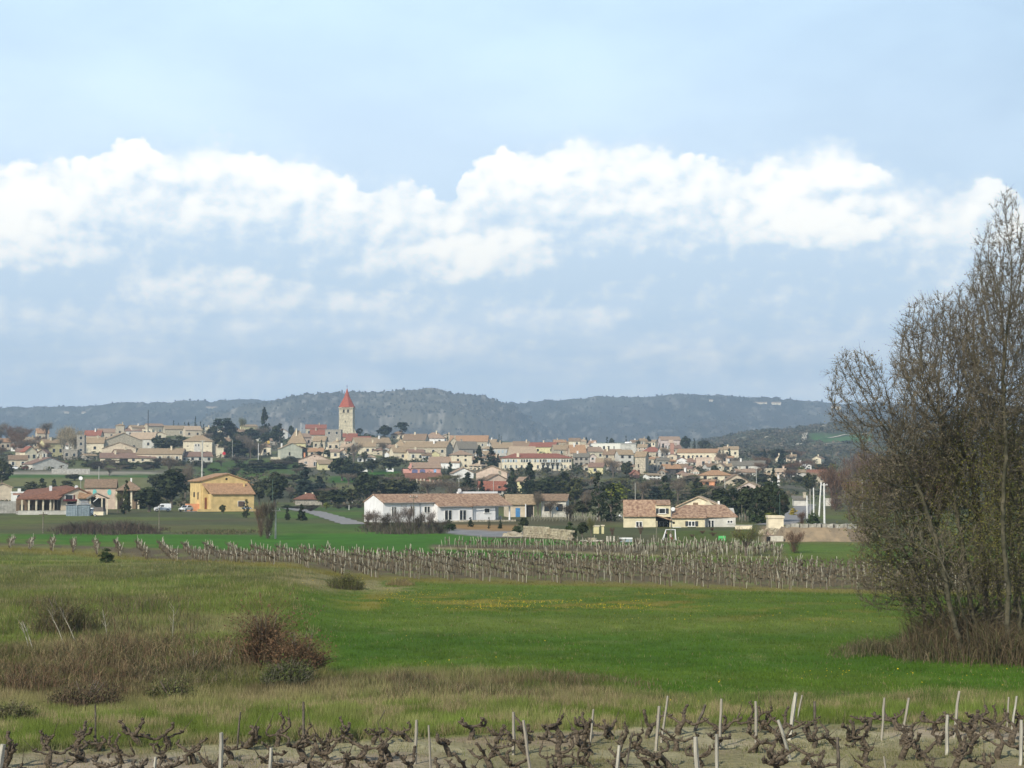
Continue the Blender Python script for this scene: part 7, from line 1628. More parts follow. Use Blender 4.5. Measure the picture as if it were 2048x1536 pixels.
big_tree('low spreading olive tinged tree at the left foot of the group', 1905, 1302, [(1885,1230,0),(1862,1160,.4),(1835,1100,.6)],
         [(1775,1010,88,90,.45),(1830,1120,90,100,.3),(1745,1110,40,60,.06),(1860,960,80,90,.25)], 5, 900, tr=.10, budcol=(.17,.16,.05), bud=.6, leafn=5000)
big_tree('budding tree with yellow-green haze right of the leaning tree', 1985, 1300, [(1975,1210,.8),(1968,1110,1.2),(1960,1030,1.5)],
         [(1950,930,95,120,.5),(1985,1080,90,100,.25),(1905,1060,70,100,.2)], 6, 900, tr=.11, budcol=(.19,.19,.045), bud=.7, leafn=8500)
big_tree('dark budding tree low at the right edge', 2040, 1308, [(2040,1200,.6),(2038,1100,1),(2040,1020,1)],
         [(2040,940,80,110,.5),(2030,1090,90,100,.35),(2080,1180,50,80,.1)], 7, 850, tr=.11, budcol=(.17,.16,.05), bud=.6, leafn=6500)
big_tree('thin arching sapling in front of the right hand group', 1942, 1316, [(1932,1240,-.6),(1908,1170,-.9),(1880,1120,-1.1)],
         [(1850,1090,50,50,.5),(1800,1080,50,30,.3),(1930,1100,40,60,.2)], 8, 200, tr=.055, twigs=2)

big_tree('dense brown twiggy tree filling the gap behind the leaning tree', 1850, 1292, [(1848,1220,0),(1840,1150,0)], [(1800,1040,85,110,.5),(1850,950,70,100,.3),(1760,1150,60,80,.2)], 9, 900, tr=.09, budcol=(.12,.10,.05), bud=.5, twigs=3.5)
big_tree('dense brown twiggy tree behind the budding trees', 2000, 1290, [(2000,1210,0),(1995,1130,0)], [(1990,1000,90,120,.45),(1960,860,80,110,.3),(2040,900,60,130,.25)], 10, 1000, tr=.10, budcol=(.14,.125,.05), bud=.6, twigs=3.5)
big_tree('wide bare tree standing behind the dome shaped crown', 1975, 1288, [(1970,1180,0),(1955,1050,0),(1940,930,0)], [(1905,760,110,150,.5),(1830,720,50,70,.1),(1960,650,60,110,.2),(1850,900,80,80,.2)], 12, 1300, tr=.12, twigs=3.4)
big_tree('tall bare tree filling the gap left of the tallest one', 2035, 1292, [(2030,1150,0),(2015,1000,0),(2005,880,0)], [(1985,700,75,170,.5),(2040,760,70,180,.35),(1975,560,36,70,.12)], 13, 1300, tr=.13, twigs=3.4)
big_tree('low brown bush tree at the foot of the right hand group', 1930, 1300, [(1930,1260,0)], [(1900,1180,110,85,.6),(2010,1190,80,80,.4)], 11, 900, tr=.06, budcol=(.12,.11,.04), bud=.6, twigs=3.5)
# ---------------- brush: arching bare stems as one mass each
def brush(name, label, n, sampler, Lr, cols, seed, w=.012, bow=.5, kind='stuff', up=1.0, cat=None, root=None):
    rg = np.random.default_rng(seed); x, y, s = sampler(rg, n); n = len(x); z = terrain(x, y); p0 = np.stack([x, y, z - .03], -1)
    L = rg.uniform(*Lr, n)[:, None] * s[:, None]; a = rg.uniform(0, 2 * np.pi, n); hd_ = np.stack([np.cos(a), np.sin(a), np.zeros(n)], -1) * rg.uniform(.05, bow, (n, 1)); d1 = hd_ + np.array([0, 0, up]); d1 /= np.linalg.norm(d1, axis=1)[:, None]
    d2 = hd_ * 2.2 + np.array([0, 0, up * .35]); d2 /= np.linalg.norm(d2, axis=1)[:, None]; p1 = p0 + d1 * L * .55; p2 = p1 + d2 * L * .45
    sd = np.stack([-np.sin(a), np.cos(a), np.zeros(n)], -1); f = rg.normal(size=(n, 3)); sd = np.cross(d1, f); sd /= np.linalg.norm(sd, axis=1)[:, None]
    V = np.stack([p0 - sd * w, p0 + sd * w, p1 + sd * w * .7, p1 - sd * w * .7, p2], 1).reshape(-1, 3); b = np.arange(n)[:, None] * 5
    T = np.concatenate([b + [0, 1, 2], b + [0, 2, 3], b + [3, 2, 4]]); ci = np.array(cols)[rg.integers(0, len(cols), n)] * rg.uniform(.7, 1.3, (n, 1))
    if root is not None: V = V - np.array(root)
    return V, T, np.repeat(ci, 5, 0)
def ell(u0, u1, v0, v1, dens=None):
    def f(rg, n):
        u = rg.uniform(u0, u1, n); v = rg.uniform(v0, v1, n); d = F * HC / (v - 960); x = (u - 1024) / F * d
        m = fbm(x / 1.6, d / 2.2, 3, 17) + rg.uniform(-.12, .12, n) > .47; s = .25 + 1.3 * fbm(x / 1.3, d / 1.3, 3, 27)
        q = ((u - (u0 + u1) / 2) / ((u1 - u0) / 2)) ** 2 + ((v - (v0 + v1) / 2) / ((v1 - v0) / 2)) ** 2; m &= q + rg.uniform(-.35, .35, n) + (fbm(x / 3.5, d / 5, 3, 91) - .5) * 1.6 < .75
        return x[m], d[m], (s * np.clip(1.3 - q, .25, 1))[m]
    return f
def brush_obj(name, label, parts, kind='stuff'):
    Vs, Ts, Cs = [], [], []; o = 0
    for p in parts: V, T, c = brush('', '', **p); Vs.append(V); Ts.append(T + o); Cs.append(c); o += len(V)
    tag(link(name, npmesh(name, np.concatenate(Vs), np.concatenate(Ts), m_twig, np.concatenate(Cs))), label, kind=kind)
RB = [(.13,.08,.05), (.10,.065,.042), (.20,.15,.085), (.085,.08,.04)]; GB_ = [(.13,.11,.06), (.08,.075,.04), (.17,.14,.09), (.07,.08,.03)]
brush_obj('bramble_thicket', 'reddish brown bramble thicket across the left foreground', [
    dict(n=24000, sampler=ell(-120, 700, 1275, 1358), Lr=(.4, 1.1), cols=RB + [(.22,.18,.10), (.09,.09,.04)], seed=1, w=.010), dict(n=9000, sampler=ell(-60, 330, 1330, 1395), Lr=(.5, 1.1), cols=RB, seed=2, w=.010),
    dict(n=7000, sampler=ell(200, 560, 1320, 1390), Lr=(.4, .8), cols=GB_, seed=9, w=.010), dict(n=6000, sampler=ell(-60, 480, 1215, 1290), Lr=(.5, 1.2), cols=GB_ + RB[:1], seed=10, w=.009)])
brush_obj('dead_weeds', 'grey-brown dead weeds along the ditch in front of the meadow', [
    dict(n=20000, sampler=ell(560, 1330, 1345, 1408), Lr=(.25, .75), cols=GB_ + RB[:1] + [(.22,.19,.11)], seed=3, w=.008, bow=.25), dict(n=5000, sampler=ell(1200, 2150, 1385, 1412), Lr=(.15, .4), cols=GB_, seed=4, w=.008, bow=.25)])
brush_obj('underbrush', 'dark brown underbrush beneath the right hand trees', [
    dict(n=34000, sampler=ell(1730, 2240, 1245, 1332), Lr=(.8, 2.3), cols=[(.10,.075,.045), (.07,.055,.035), (.13,.10,.06), (.08,.085,.035)], seed=5, w=.012), dict(n=7000, sampler=ell(1650, 1980, 1280, 1324), Lr=(.3, 1.0), cols=GB_, seed=6, w=.010)])  # stem browns darkened to put in the shade under the trees
brush_obj('fallow_brambles', 'dark brown bramble strip in the fallow below the verandah house', [dict(n=9000, sampler=ell(90, 345, 1053, 1071), Lr=(.7, 1.9), cols=[(.075,.058,.05), (.10,.075,.06), (.06,.055,.04)], seed=41, w=.03, bow=.7),
    dict(n=4000, sampler=ell(330, 545, 1058, 1070), Lr=(.2, .6), cols=GB_, seed=42, w=.03, bow=.7)])
brush_obj('scrub_strip', 'low grey-brown scrub along the foot of the white bungalow', [dict(n=9000, sampler=ell(700, 900, 1052, 1069), Lr=(.7, 2.0), cols=[(.085,.075,.055), (.12,.10,.08), (.06,.07,.035)], seed=43, w=.03, bow=.7)])
def big_shrub(label, u, v, wpx, hpx, n, cols, seed, leafcol=None, bud=0, Lk=1.0, w=.010, cat='shrub', name='thorn_bush'):
    c = hit(u, v); R_ = px(wpx, c.y) / 2; H = px(hpx, c.y)
    def smp(rg, n):
        a = rg.uniform(0, 6.28, n); q = rg.uniform(0, 1, n) ** .7 * R_; xx = c.x + np.cos(a) * q; yy = c.y + np.sin(a) * q; k = fbm(xx / (R_ * .45) + seed, yy / (R_ * .45), 3, seed); m = k > .40; return xx[m], yy[m], ((1 - (q / R_) ** 2 * .5) * (.35 + 1.3 * k))[m]
    V, T, col = brush('', '', n, smp, (H * .45, H * 1.1), cols, seed, w=w, bow=.5); V = V - np.array(c); root = thing(name, label, cat, c)
    o = link('stems', npmesh('stems', V, T, m_twig, col), root); o['kind'] = 'stuff'
    rg = np.random.default_rng(seed); tr = MB()
    for k in range(6): a = rg.uniform(0, 6.28); tr.tube([(0, 0, -.1), (math.cos(a) * R_ * .25, math.sin(a) * R_ * .25, H * .35), (math.cos(a) * R_ * .5, math.sin(a) * R_ * .5, H * .75)], [.035, .025, .01], 5)
    tr.build('main_stems', m_bark, root)
    if bud:
        tips = V.reshape(-1, 5, 3)[:, 4]; mid = V.reshape(-1, 5, 3)[:, 2]; k = rg.integers(0, len(tips), bud); f = rg.uniform(-.2, 1.1, (bud, 1)); bp = mid[k] * (1 - f) + tips[k] * f; V2, T2 = leaves(bp, .04, rg, up=.2)
        cc = np.array(leafcol) * rg.uniform(.6, 1.35, (bud, 1)); o = link('buds', npmesh('buds', V2, T2, m_leaf, np.repeat(cc, 3, 0)), root); o['kind'] = 'stuff'
    return root
big_shrub('reddish budding thorn bush standing tallest in the left foreground', 530, 1335, 95, 140, 1700, RB, 21, (.155,.09,.05), 3000)
big_shrub('rounded russet bush right of the tallest thorn bush', 602, 1350, 95, 112, 1900, RB, 22, (.16,.095,.05), 3200)
big_shrub('grey lichen covered bush under the russet bush', 575, 1372, 110, 62, 1500, [(.17,.16,.11), (.10,.10,.06)], 23, (.09,.11,.03), 2200)
big_shrub('brown twiggy bush at the left among pale saplings', 130, 1265, 130, 90, 900, GB_ + RB[:1], 24, (.12,.11,.04), 1500)
big_shrub('brown bramble clump near the left bottom', 170, 1412, 150, 62, 1500, [(.11,.08,.055), (.15,.11,.07)], 25, (.12,.11,.05), 900)
big_shrub('low green-brown clump beside the brown bramble clump', 345, 1400, 100, 50, 1100, GB_, 26, (.13,.14,.05), 900)
big_shrub('rough grassy shrub on the bank at the end of the vineyard', 690, 1178, 80, 34, 1300, GB_ + [(.14,.14,.04)], 27, (.12,.13,.035), 1500)
big_shrub('straw coloured tussock right of the rough grassy shrub', 800, 1170, 60, 18, 900, [(.26,.20,.10), (.20,.17,.08)], 28)
big_shrub('dull bush low at the far left edge of the foreground', 20, 1440, 110, 46, 1000, [(.12,.12,.06), (.16,.14,.08)], 29, (.13,.13,.05), 600)
for k, (u, v, h, lean, lab) in enumerate([(60,1300,55,-.5,'pale bare sapling leaning left at the far left'), (130,1290,70,-.9,'pale forked sapling left of the brown twiggy bush'), (155,1290,75,-1.0,'longest pale leaning sapling in the brown twiggy bush'), (345,1280,66,.05,'upright pale sapling in the middle of the rough grass'), (386,1330,30,0,'short pale dead stem above the straw strip'), (457,1335,34,.1,'pale dead stem left of the thorn bush'), (68,1302,58,-.6,'second pale sapling beside the far left one'), (215,1272,52,-.3,'thin pale sapling right of the brown twiggy bush')]):
    c = hit(u, v); H = px(h, c.y); t = thing('sapling', lab, 'sapling', c); b = MB(); b.tube([(0, 0, -.1), (lean * .3, 0, H * .4), (lean * .8, .05, H)], [.022, .016, .006], 5); b.build('stem', m_palebark, t)
    b = MB(); rg = random.Random(k)
    for q in range(7): f = rg.uniform(.3, .95); x = lean * .8 * f; a = rg.uniform(0, 6.28); b.tube([(x, 0, H * f), (x + math.cos(a) * .22, math.sin(a) * .22, H * f + .3)], [.008, .003], 3)
    b.build('twigs', m_palebark, t)

# ---------------- give the grouped trees their own wording: kind, size and what they stand beside
def name_grouped():
    import re
    def pix(o):
        p = o.location; return 1024 + F * p.x / p.y, 960 - (p.z - HC) * F / p.y
    marks = []; 
    for o in COL.objects:
        if o.parent is None and o.get('category') and not o.get('group') and o['category'] not in ('sapling', 'post', 'chair', 'table', 'person') and o.location.y > 110:
            l = o['label']; cut = re.split(r' with | of the | behind | in front | under | below | above | left | right | before | beside | among | half | joined | rising | on the | seen | at the | directly | by ', l)[0]
            if len(cut.split()) < 3: cut = ' '.join(l.split()[:7])
            if len(cut.split()) > 7 or cut.split()[-1] in ('and', 'a', 'the', 'one', 'in', 'dark', 'of'): continue
            marks.append((*pix(o), re.sub(r'^(left|right) one', '', cut), o.location.y))
    cnt = {}
    for m in marks: cnt[m[2]] = cnt.get(m[2], 0) + 1
    marks = [m for m in marks if cnt[m[2]] == 1]
    used = {o['label'] for o in COL.objects if o.get('label')}
    KW = dict(plane_tree='pale-limbed bare plane tree', bare_tree='bare twiggy tree', budding_tree='bare budding tree', evergreen_tree='dark evergreen tree', leafy_tree='olive green tree', shrub='leafy shrub', bare_shrub='bare brown shrub', fir_tree='dark fir', pine_tree='pine', cypress_tree='cypress')
    for o in list(COL.objects):
        if o.parent is None and o.get('group') and (o.get('category') in ('tree', 'shrub') or o.name in KWN):
            u, v = pix(o); base = o.name.split('.')[0]; h = o.scale.z * 10 * F / o.location.y; sz = '' if o.name in KWN else 'tall ' if h > 34 else 'small ' if h < 15 else ''; kw = KWN.get(o.name) or KW.get(base, 'tree')
            c = sorted(marks, key=lambda m: (m[0] - u) ** 2 + ((m[1] - v) * 1.3) ** 2)[:9]; done = False
            for m in c:
                dx, dv = u - m[0], v - m[1]; dist = math.hypot(dx, dv); near = 'just ' if dist < 22 else '' if dist < 60 else 'well '
                rel = ('right of' if dx > 0 else 'left of') if abs(dx) > abs(dv) * 1.3 else ('below' if dv > 0 else 'above')
                cand = [sz + kw + ' ' + near + rel + ' the ' + m[2], sz + kw + ' ' + near + ('below' if dv > 0 else 'above') + ' and ' + ('right of' if dx > 0 else 'left of') + ' the ' + m[2]]
                for l in cand:
                    if l not in used and len(l.split()) <= 16: o['label'] = l; used.add(l); done = True; break
                if done: break
name_grouped()
# ================================================================== VINES AND STAKES
m_vine = mat('vine_bark', (.125,.098,.068), var=.35, scale=14, col2=(.045,.035,.024), bump=.9, bscale=30)
m_stake = mat('grey_stake_wood', (.32,.295,.24), var=.2, scale=5, col2=(.25,.225,.18), bump=.5, stretch=(1, 1, .15)); m_stake2 = mat('pale_stake_wood', (.43,.41,.34), var=.2, scale=5, bump=.4, stretch=(1, 1, .15)); m_stake3 = mat('dark_stake_wood', (.13,.11,.085), var=.3, scale=5, bump=.5)
def gnarl(b, p, d, L, r0, r1, rg, n=6, k=7, wob=.35, up=.25):
    pts = [Vector(p)]; d = Vector(d).normalized(); rad = [r0 * 1.05]
    for i in range(n):
        d = (d + Vector((rg.gauss(0, wob), rg.gauss(0, wob), rg.gauss(0, wob * .7) + up * (i / n)))).normalized(); pts.append(pts[-1] + d * L / n); f = (i + 1) / n
        rad.append((r0 + (r1 - r0) * f) * rg.uniform(.78, 1.35))
    b.tube(pts, rad, k); return pts, rad, d
def vine_meshes(seed):
    rg = random.Random(seed); t = MB(); H = rg.uniform(.30, .52); lean = Vector((rg.uniform(-.35, .35), rg.uniform(-.2, .2), 1))
    pts, rad, d = gnarl(t, (0, 0, -.08), lean, H + .08, .062, .055, rg, 6, 8, .20, 0)
    top = pts[-1]; na = rg.choice([3, 4, 4, 5]); a0 = rg.uniform(0, 6.28); arms = []
    for q in range(na):
        b = MB(); a = a0 + q * 6.28 / na + rg.uniform(-.4, .4); r = rg.uniform(.031, .044); L = rg.uniform(.28, .62)
        dr = (math.cos(a) * 1.2, math.sin(a) * .8, rg.uniform(-.25, .35)); s = pts[-1 - (q % 2)]; pp, rr, dd = gnarl(b, s, dr, L, r, r * .72, rg, 7, 7, .45, .28)
        for z in range(rg.randint(3, 5)):     # pruned spurs and knuckles
            i = rg.randint(2, len(pp) - 1); dv = Vector((rg.gauss(0, .5), rg.gauss(0, .5), rg.uniform(.3, 1.2))).normalized(); l = rg.uniform(.05, .14)
            b.tube([pp[i] - dv * .01, pp[i] + dv * l * .5, pp[i] + dv * l], [.026, .021, .010], 5)
        b.tube([pp[-1] - dd * .01, pp[-1] + dd * .03, pp[-1] + dd * .06], [rr[-1], rr[-1] * 1.3, rr[-1] * .5], 6)
        if rg.random() < .22: e = pp[-1]; dv = (dd + Vector((0, 0, .8))).normalized(); b.tube([e, e + dv * .2, e + dv * rg.uniform(.3, .5)], [.012, .008, .004], 4)
        arms.append(b.mesh('arm', m_vine, smooth=True))
    return t.mesh('grapevine', m_vine, smooth=True), arms
VM = [vine_meshes(900 + i) for i in range(14)]
STK = [  # top u, v, foot u, v, thickness, wood, label
 (190,1410,192,1482,.03,3,'thin dark stick standing alone at the left end of the front vines'), (481,1424,473,1500,.035,3,'dark brown stick left of the tall dark one'), (607,1404,606,1502,.045,3,'tall dark stick in the left half of the front vineyard'), (770,1420,742,1460,.02,3,'long dark cane leaning right above the vines'),
 (443,1465,440,1560,.07,2,'thick pale stake cut by the bottom edge at left'), (541,1496,538,1575,.055,2,'short pale stake right of the thick pale one'), (6,1489,2,1580,.09,2,'weathered stake at the bottom left corner'), (311,1514,310,1585,.045,2,'stake top peeping at the bottom left'),
 (833,1440,829,1530,.05,1,'split grey stake before the long cane'), (858,1450,861,1570,.035,1,'slim grey stake right of the split one'), (1027,1424,1027,1510,.055,1,'upright grey stake near the centre'), (1047,1440,1064,1560,.05,1,'bent grey stake leaning left at the centre'),
 (1187,1418,1178,1495,.04,1,'knobbly grey stake left of the paired stakes'), (1318,1412,1311,1500,.06,1,'left stake of the leaning pair right of centre'), (1336,1392,1321,1485,.045,1,'taller tilted stake of the leaning pair right of centre'), (1263,1465,1247,1560,.03,3,'thin dark tilted stick in the second row'), (1238,1491,1231,1575,.055,2,'pale stake low right of centre'),
 (1390,1474,1393,1590,.075,2,'thickest pale stake leaning slightly at bottom right of centre'), (1433,1468,1434,1550,.055,2,'pale stake right of the thickest one'), (1443,1398,1440,1495,.05,1,'forked grey stake above the thickest pale stake'), (1411,1409,1384,1462,.055,3,'mossy broken post leaning right'),
 (1512,1403,1512,1490,.055,1,'square grey stake standing straight at right of centre'), (1591,1385,1576,1480,.07,2,'tallest split pale stake at the right'), (1604,1390,1592,1440,.035,1,'crooked stick behind the tallest split stake'), (1629,1403,1630,1460,.05,3,'dull grey stake right of the tallest split stake'),
 (1556,1440,1584,1520,.055,2,'pale stake leaning strongly left'), (1675,1474,1677,1545,.05,3,'brown stump like post in the second row at right'), (1768,1395,1762,1480,.045,1,'thin grey stake tilted right, left of the slanting pair'), (1819,1396,1802,1468,.05,1,'slanting grey stake with light top'),
 (1918,1382,1907,1475,.05,1,'high pale stake near the right edge'), (1895,1430,1893,1510,.06,2,'short pale stake below the high one'), (2017,1394,2014,1455,.035,1,'thin stake second from the right edge'), (2033,1392,2023,1458,.045,2,'tilted pale stake at the right edge'), (1767,1512,1768,1580,.03,1,'thin stake rising from the bottom edge at right'), (2043,1440,2040,1530,.06,2,'pale stake cut by the right edge'),
]
def stake_mesh(h, r, dx, dy, wood, seed):
    rg = random.Random(seed); b = MB(); n = 5; pts = []; 
    for i in range(5): f = i / 4; pts.append((dx * f + rg.gauss(0, .006), dy * f + rg.gauss(0, .006), -.15 + (h + .15) * f))
    b.tube(pts, [r * rg.uniform(.88, 1.1) for _ in range(4)] + [r * .82], n)
    return b.mesh('vine_stake', [None, m_stake, m_stake2, m_stake3][wood])
NST = []
for k, (ut, vt, ub, vb, r, wd, lab) in enumerate(STK):
    p = hit(ub, min(vb, 1575)); 
    if vb > 1575: p = gp(ub, 38.3)
    q = P(ut, vt, p.y); h = q.z - p.z; o = link('vine_stake', stake_mesh(h, r * .82, q.x - p.x, RT.uniform(-.05, .05), wd, k), loc=p); tag(o, lab, 'stake', 'stakes among the front vines'); NST.append((1024 + F * p.x / p.y, p.y, lab))
# front vines, four crooked rows
FV = []
def vine(loc, rz, sc, label, group, k, arms=True):
    tm, am = VM[k % len(VM)]; o = link('grapevine', tm, loc=loc, rz=rz, sc=sc); tag(o, label, 'vine', group)
    for m in am: link('arm', m, o)
    return o
rgv = random.Random(77); rown = ['back row', 'second row', 'third row', 'nearest row']
cnt = 0; usedl = set()
for ri, (d0, sl_) in enumerate([(45.6, .15), (43.1, .14), (40.8, .13), (38.9, .12)]):
    x = -15.5 + rgv.uniform(0, .6); 
    while x < 16.5:
        d = d0 + sl_ * x + rgv.uniform(-.25, .25); u = 1024 + F * x / d
        if -60 < u < 2110 and rgv.random() > (.22 if ri == 0 and u < 600 else .07):
            s = rgv.uniform(.88, 1.2); c = sorted(NST, key=lambda q: abs(q[0] - u) + abs(q[1] - d) * 25)
            st = c[0]; side = 'right' if u > st[0] else 'left'; hgt = ['low', 'spreading', 'upright'][cnt % 3]
            for st in c:
                side = 'right' if u > st[0] else 'left'; short = ' '.join(st[2].split()[:6]); 
                while short.split()[-1] in ('the', 'of', 'at', 'by', 'left', 'right', 'in', 'and', 'a', 'near', 'like', 'strongly', 'with', 'above', 'before', 'behind'): short = short.rsplit(' ', 1)[0]
                lab = 'gnarled bare vine of the ' + rown[ri] + ', ' + side + ' of the ' + short
                if lab not in usedl: break
            usedl.add(lab); vine((x, d, gz(x, d)), rgv.uniform(0, 6.28), (s * 1.1, s * 1.1, s * rgv.uniform(.8, .98)), lab, 'gnarled vines in the front vineyard', cnt); cnt += 1
        x += rgv.uniform(.60, 1.0)
# a few hand-placed characterful vines: the arching ones at the right
for k, (u, v, s, lab) in enumerate([(640,1505,1.15,'tall gnarled vine right of the tall dark stick'), (1165,1490,1.0,'arching vine between knobbly stake and the centre'), (1560,1480,1.05,'long armed vine before the tallest split stake'), (1700,1482,1.1,'wide arching vine right of the dull grey stake'), (1995,1478,1.0,'broad vine near the right edge stakes')]):
    p = hit(u, v); vine(p, k * 1.3, s, lab, 'gnarled vines in the front vineyard', k + 3)

# ---- the middle vineyard: rows run away from the viewer to the left
def small_vine(seed):
    rg = random.Random(seed); b = MB(); b.tube([(0, 0, -.05), (rg.uniform(-.05, .05), 0, .3), (rg.uniform(-.1, .1), 0, .5)], [.05, .045, .04], 4)
    for q in range(5):
        a = rg.uniform(0, 6.28); e = (math.cos(a) * .3, math.sin(a) * .3, rg.uniform(.5, .85)); b.tube([(0, 0, .42), (e[0] * .6, e[1] * .6, .52), e], [.035, .028, .012], 3, cap=False)
    return b.mesh('grapevine', mat('far_vine_bark', (.155,.125,.08), var=.25, scale=4, col2=(.085,.068,.045)))
SV = [small_vine(i) for i in range(6)]
def far_stake(seed, m):
    rg = random.Random(seed); h = rg.uniform(.7, 1.05); b = MB(); b.tube([(0, 0, -.1), (rg.gauss(0, .04), rg.gauss(0, .04), h * .5), (rg.gauss(0, .08), rg.gauss(0, .06), h)], [.030, .027, .022], 4); return b.mesh('vine_stake', m)
m_fs = mat('far_stake_wood', (.30,.275,.20), var=.25, scale=1.5); m_fs2 = mat('far_stake_pale', (.42,.39,.30), var=.2, scale=1.5)
SS = [far_stake(i, m_fs if i % 3 else m_fs2) for i in range(8)]
cand = []
def field(v1f, v2f, u0, u1, row_az, sp, along, seed, keep_s=.8, keep_v=.95):
    rg = random.Random(seed); ax = Vector((math.sin(row_az), math.cos(row_az))); nx = Vector((ax.y, -ax.x)); out = []
    for i in range(-70, 90):
        for j in range(-60, 260):
            p = nx * (i * sp) + ax * (j * along) + Vector((rg.gauss(0, .07), rg.gauss(0, .12)))
            if p.y < 95 or p.y > 260: continue
            u = 1024 + F * p.x / p.y; v = 960 + HC * F / p.y
            if u0 < u < u1 and pl(u, v2f) < v < pl(u, v1f): out.append((p.y, p.x, u, rg.random() < keep_s, rg.random() < keep_v, rg.random(), (i, j)))
    return out
AZ = math.atan((150 - 1024) / F)
main = field(LV1, LV2, -60, 2110, AZ, 2.1, 1.12, 5, .68); second = field(SV1, SV2, 872, 1560, AZ + .5, 1.7, 1.4, 6, .9, .6)
extra = field([(872,1104),(1560,1122)], [(872,1100),(1560,1096)], 1240, 1560, AZ + .5, 2.4, 1.8, 7, .6, .3)
main.sort()
nearS = 300 - len(STK); nearV = 300 - len(usedl) - 5; ns = nv = 0; restS = []; restV = []
for y, x, u, ks, kv, r, ij in main + sorted(second) + sorted(extra):
    z = gz(x, y); fld = 'main'
    if kv:
        if nv < nearV and u < 1840 and u > 0:
            o = link('grapevine', SV[int(r * 977) % 6], loc=(x, y, z), rz=r * 40, sc=1.0 + r * .3); tag(o, 'bare vine in the rows of the middle vineyard', 'vine', 'vines of the middle vineyard'); nv += 1
        else: restV.append((x, y, z, r))
    if ks:
        if ns < nearS and u < 1840 and u > 0:
            o = link('vine_stake', SS[int(r * 773) % 8], loc=(x + .1, y - .08, z), rz=r * 50, sc=(1.1, 1.1, .85 + r * .4)); tag(o, 'grey-white wooden stake in the rows of the middle vineyard', 'stake', 'stakes of the middle vineyard'); ns += 1
        else: restS.append((x + .1, y - .08, z, r))
def merged(meshes, items, name, label, scf):
    Vs, Ts, o = [], [], 0
    data = []
    for me in meshes:
        me.calc_loop_triangles(); n = len(me.vertices); co = np.empty(n * 3, np.float32); me.vertices.foreach_get('co', co); t = np.empty(len(me.loop_triangles) * 3, np.int32); me.loop_triangles.foreach_get('vertices', t); data.append((co.reshape(-1, 3), t.reshape(-1, 3)))
    for x, y, z, r in items:
        co, t = data[int(r * 773) % len(data)]; a = r * 50; c_, s_ = math.cos(a), math.sin(a); V = co * np.array(scf(r)); V = np.stack([V[:, 0] * c_ - V[:, 1] * s_ + x, V[:, 0] * s_ + V[:, 1] * c_ + y, V[:, 2] + z], -1); Vs.append(V); Ts.append(t + o); o += len(V)
    tag(link(name, npmesh(name, np.concatenate(Vs), np.concatenate(Ts), list(meshes[0].materials))), label, kind='stuff')
merged(SV, restV, 'grapevine_rows', 'farther bare vines of the middle vineyard', lambda r: (1 + r * .3,) * 3)
merged(SS, restS, 'vine_stake_rows', 'farther grey-white stakes of the middle vineyard', lambda r: (1.1, 1.1, .85 + r * .4))
# little vineyard behind the stone wall
back = []
rg_ = random.Random(8)
for i in range(34):
    for j in range(5): u = 1062 + i * 6.2 + j * 1.5; back.append(((u - 1024) / F * (285 + j * 6), 285 + j * 6, 0, rg_.random()))
for i in range(14):
    for j in range(3): u = 1478 + i * 5.5; back.append(((u - 1024) / F * (285 + j * 6), 285 + j * 6, 0, rg_.random()))
merged(SS, [(x, y, gz(x, y), r) for x, y, z, r in back], 'garden_vine_stakes', 'stakes of the little vineyards behind the stone wall and the split level house', lambda r: (1.2, 1.2, 1.0 + r * .3))

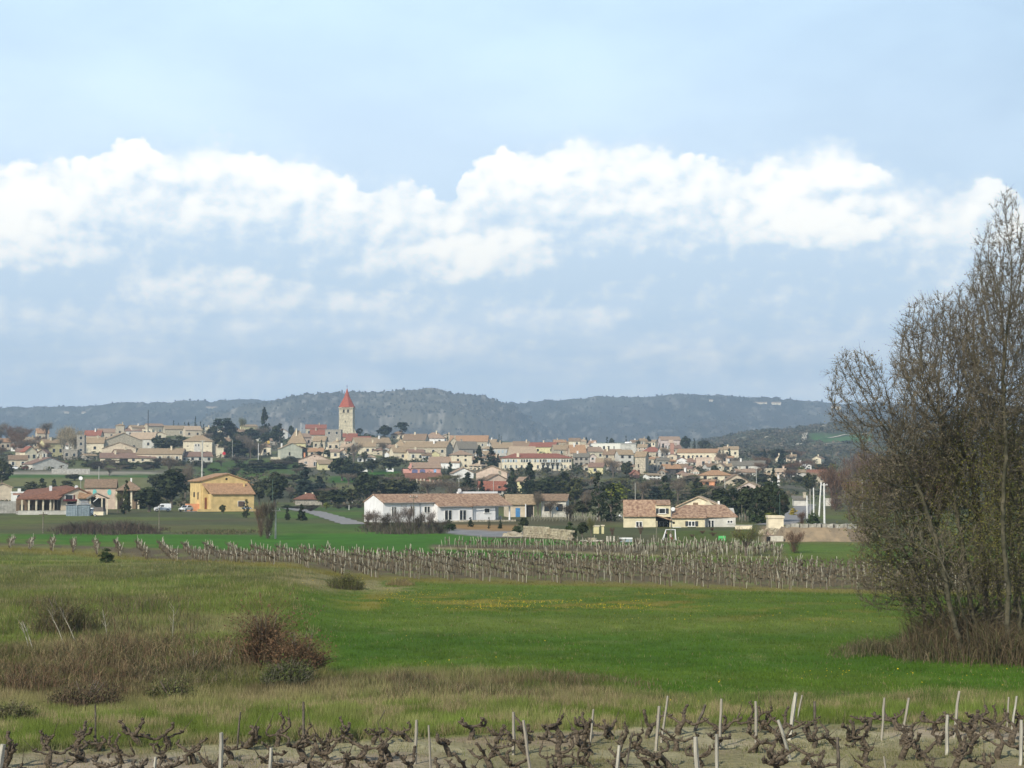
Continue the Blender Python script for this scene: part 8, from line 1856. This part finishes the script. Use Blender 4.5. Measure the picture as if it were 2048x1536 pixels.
# ================================================================== GRASS
def grass():
    rg = np.random.default_rng(31); n = 620000; v = 1098 + (1592 - 1098) * rg.uniform(size=n) ** .85; u = rg.uniform(-40, 2090, n); d = F * HC / (v - 960); x = (u - 1024) / F * d
    c = ground_colour(x, d); t = fbm(x / .55, d / .55, 3, 61); big = fbm(x / 5, d / 5, 3, 62)
    s1 = pl(u, STRIP1); s2 = pl(u, STRIP2); so_ = pl(u, SOIL); v1 = pl(u, LV1); v2 = pl(u, LV2)
    h = np.full(n, .10); right = sst(u, 560, 680); h = np.where(v < s2, .11 + .16 * (1 - right) * (big * 1.3), h); h = np.where((v > s2) & (v < s1), .30, h); h = np.where((v >= s1 - 8) & (v < so_), .26 + .22 * (big - .4), h)
    h = h * (.5 + 1.1 * t); soil = v > so_; h = np.where(soil, .07 + .08 * t, h)
    keep = np.ones(n, bool); keep &= ~(soil & (rg.uniform(size=n) > np.where(fbm(x / 2.2, d / 2.2, 3, 66) > .6, .4, .09))); keep &= ~((v < v1 - 1) & (v > v2) & (rg.uniform(size=n) > .25))
    x, d, c, h, t, v, u, big = (q[keep] for q in (x, d, c, h, t, v, u, big)); n = len(x); z = terrain(x, d)
    h = np.maximum(h, .035) * (.8 + .4 * rg.uniform(size=n)); a = rg.uniform(0, 2 * np.pi, n); w = .0075 * (d / 45) ** .8 * rg.uniform(.7, 1.4, n); ln = rg.uniform(.1, .6, n) * h
    b = np.stack([x, d, z - .02], -1); sd = np.stack([np.cos(a), np.sin(a) * .4, np.zeros(n)], -1) * w[:, None]; al = rg.uniform(0, 2 * np.pi, n); tip = b + np.stack([np.cos(al) * ln, np.sin(al) * ln, h], -1)
    V = np.stack([b - sd, b + sd, tip], 1).reshape(-1, 3)
    k = rg.uniform(.7, 1.35, n)[:, None] * (.78 + .44 * fbm(x / 1.3, d / 1.3, 3, 83))[:, None]; straw = (rg.uniform(size=n) < np.where(v > 1380, .75, .3) * sst(fbm(x / .9, d / .9, 3, 81), .46, .66) * np.where((u > 640) & (v < 1380), .25, 1))[:, None]
    cc = c * k * (.75 + .55 * t[:, None]); cc = np.where(straw, np.array([.30,.25,.13]) * k, cc); cc = np.where((v > pl(u, SOIL))[:, None] & (rg.uniform(size=n) < .45)[:, None], np.array([.14,.16,.045]) * k, cc)
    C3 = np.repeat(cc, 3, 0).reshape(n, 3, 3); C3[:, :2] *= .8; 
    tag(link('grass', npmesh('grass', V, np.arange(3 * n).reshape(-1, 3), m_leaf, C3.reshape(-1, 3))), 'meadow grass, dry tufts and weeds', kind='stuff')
    # flowers: yellow heads in the meadow
    P_ = []
    for uu0, uu1, vv0, vv1, m in [(760,1420,1186,1222,1500), (1380,2048,1338,1372,170), (900,1300,1200,1218,500), (600,900,1150,1190,250), (1250,1500,1392,1410,30), (1200,2048,1196,1250,260), (700,1300,1270,1340,40)]:
        U = rg.uniform(uu0, uu1, m); Vv = rg.uniform(vv0, vv1, m); D = F * HC / (Vv - 960); Xx = (U - 1024) / F * D; kk = fbm(Xx / 3, D / 3, 3, 71) > .47; P_.append(np.stack([Xx[kk], D[kk], terrain(Xx[kk], D[kk]) + .16], -1))
    P_ = np.concatenate(P_); Vv, T = leaves(P_, .026, rg, up=1.5); tag(link('dandelions', npmesh('dandelions', Vv, T, mat('dandelion_yellow', (.70,.50,.02), var=.1))), 'small yellow dandelion flowers in the meadow', kind='stuff')
grass()
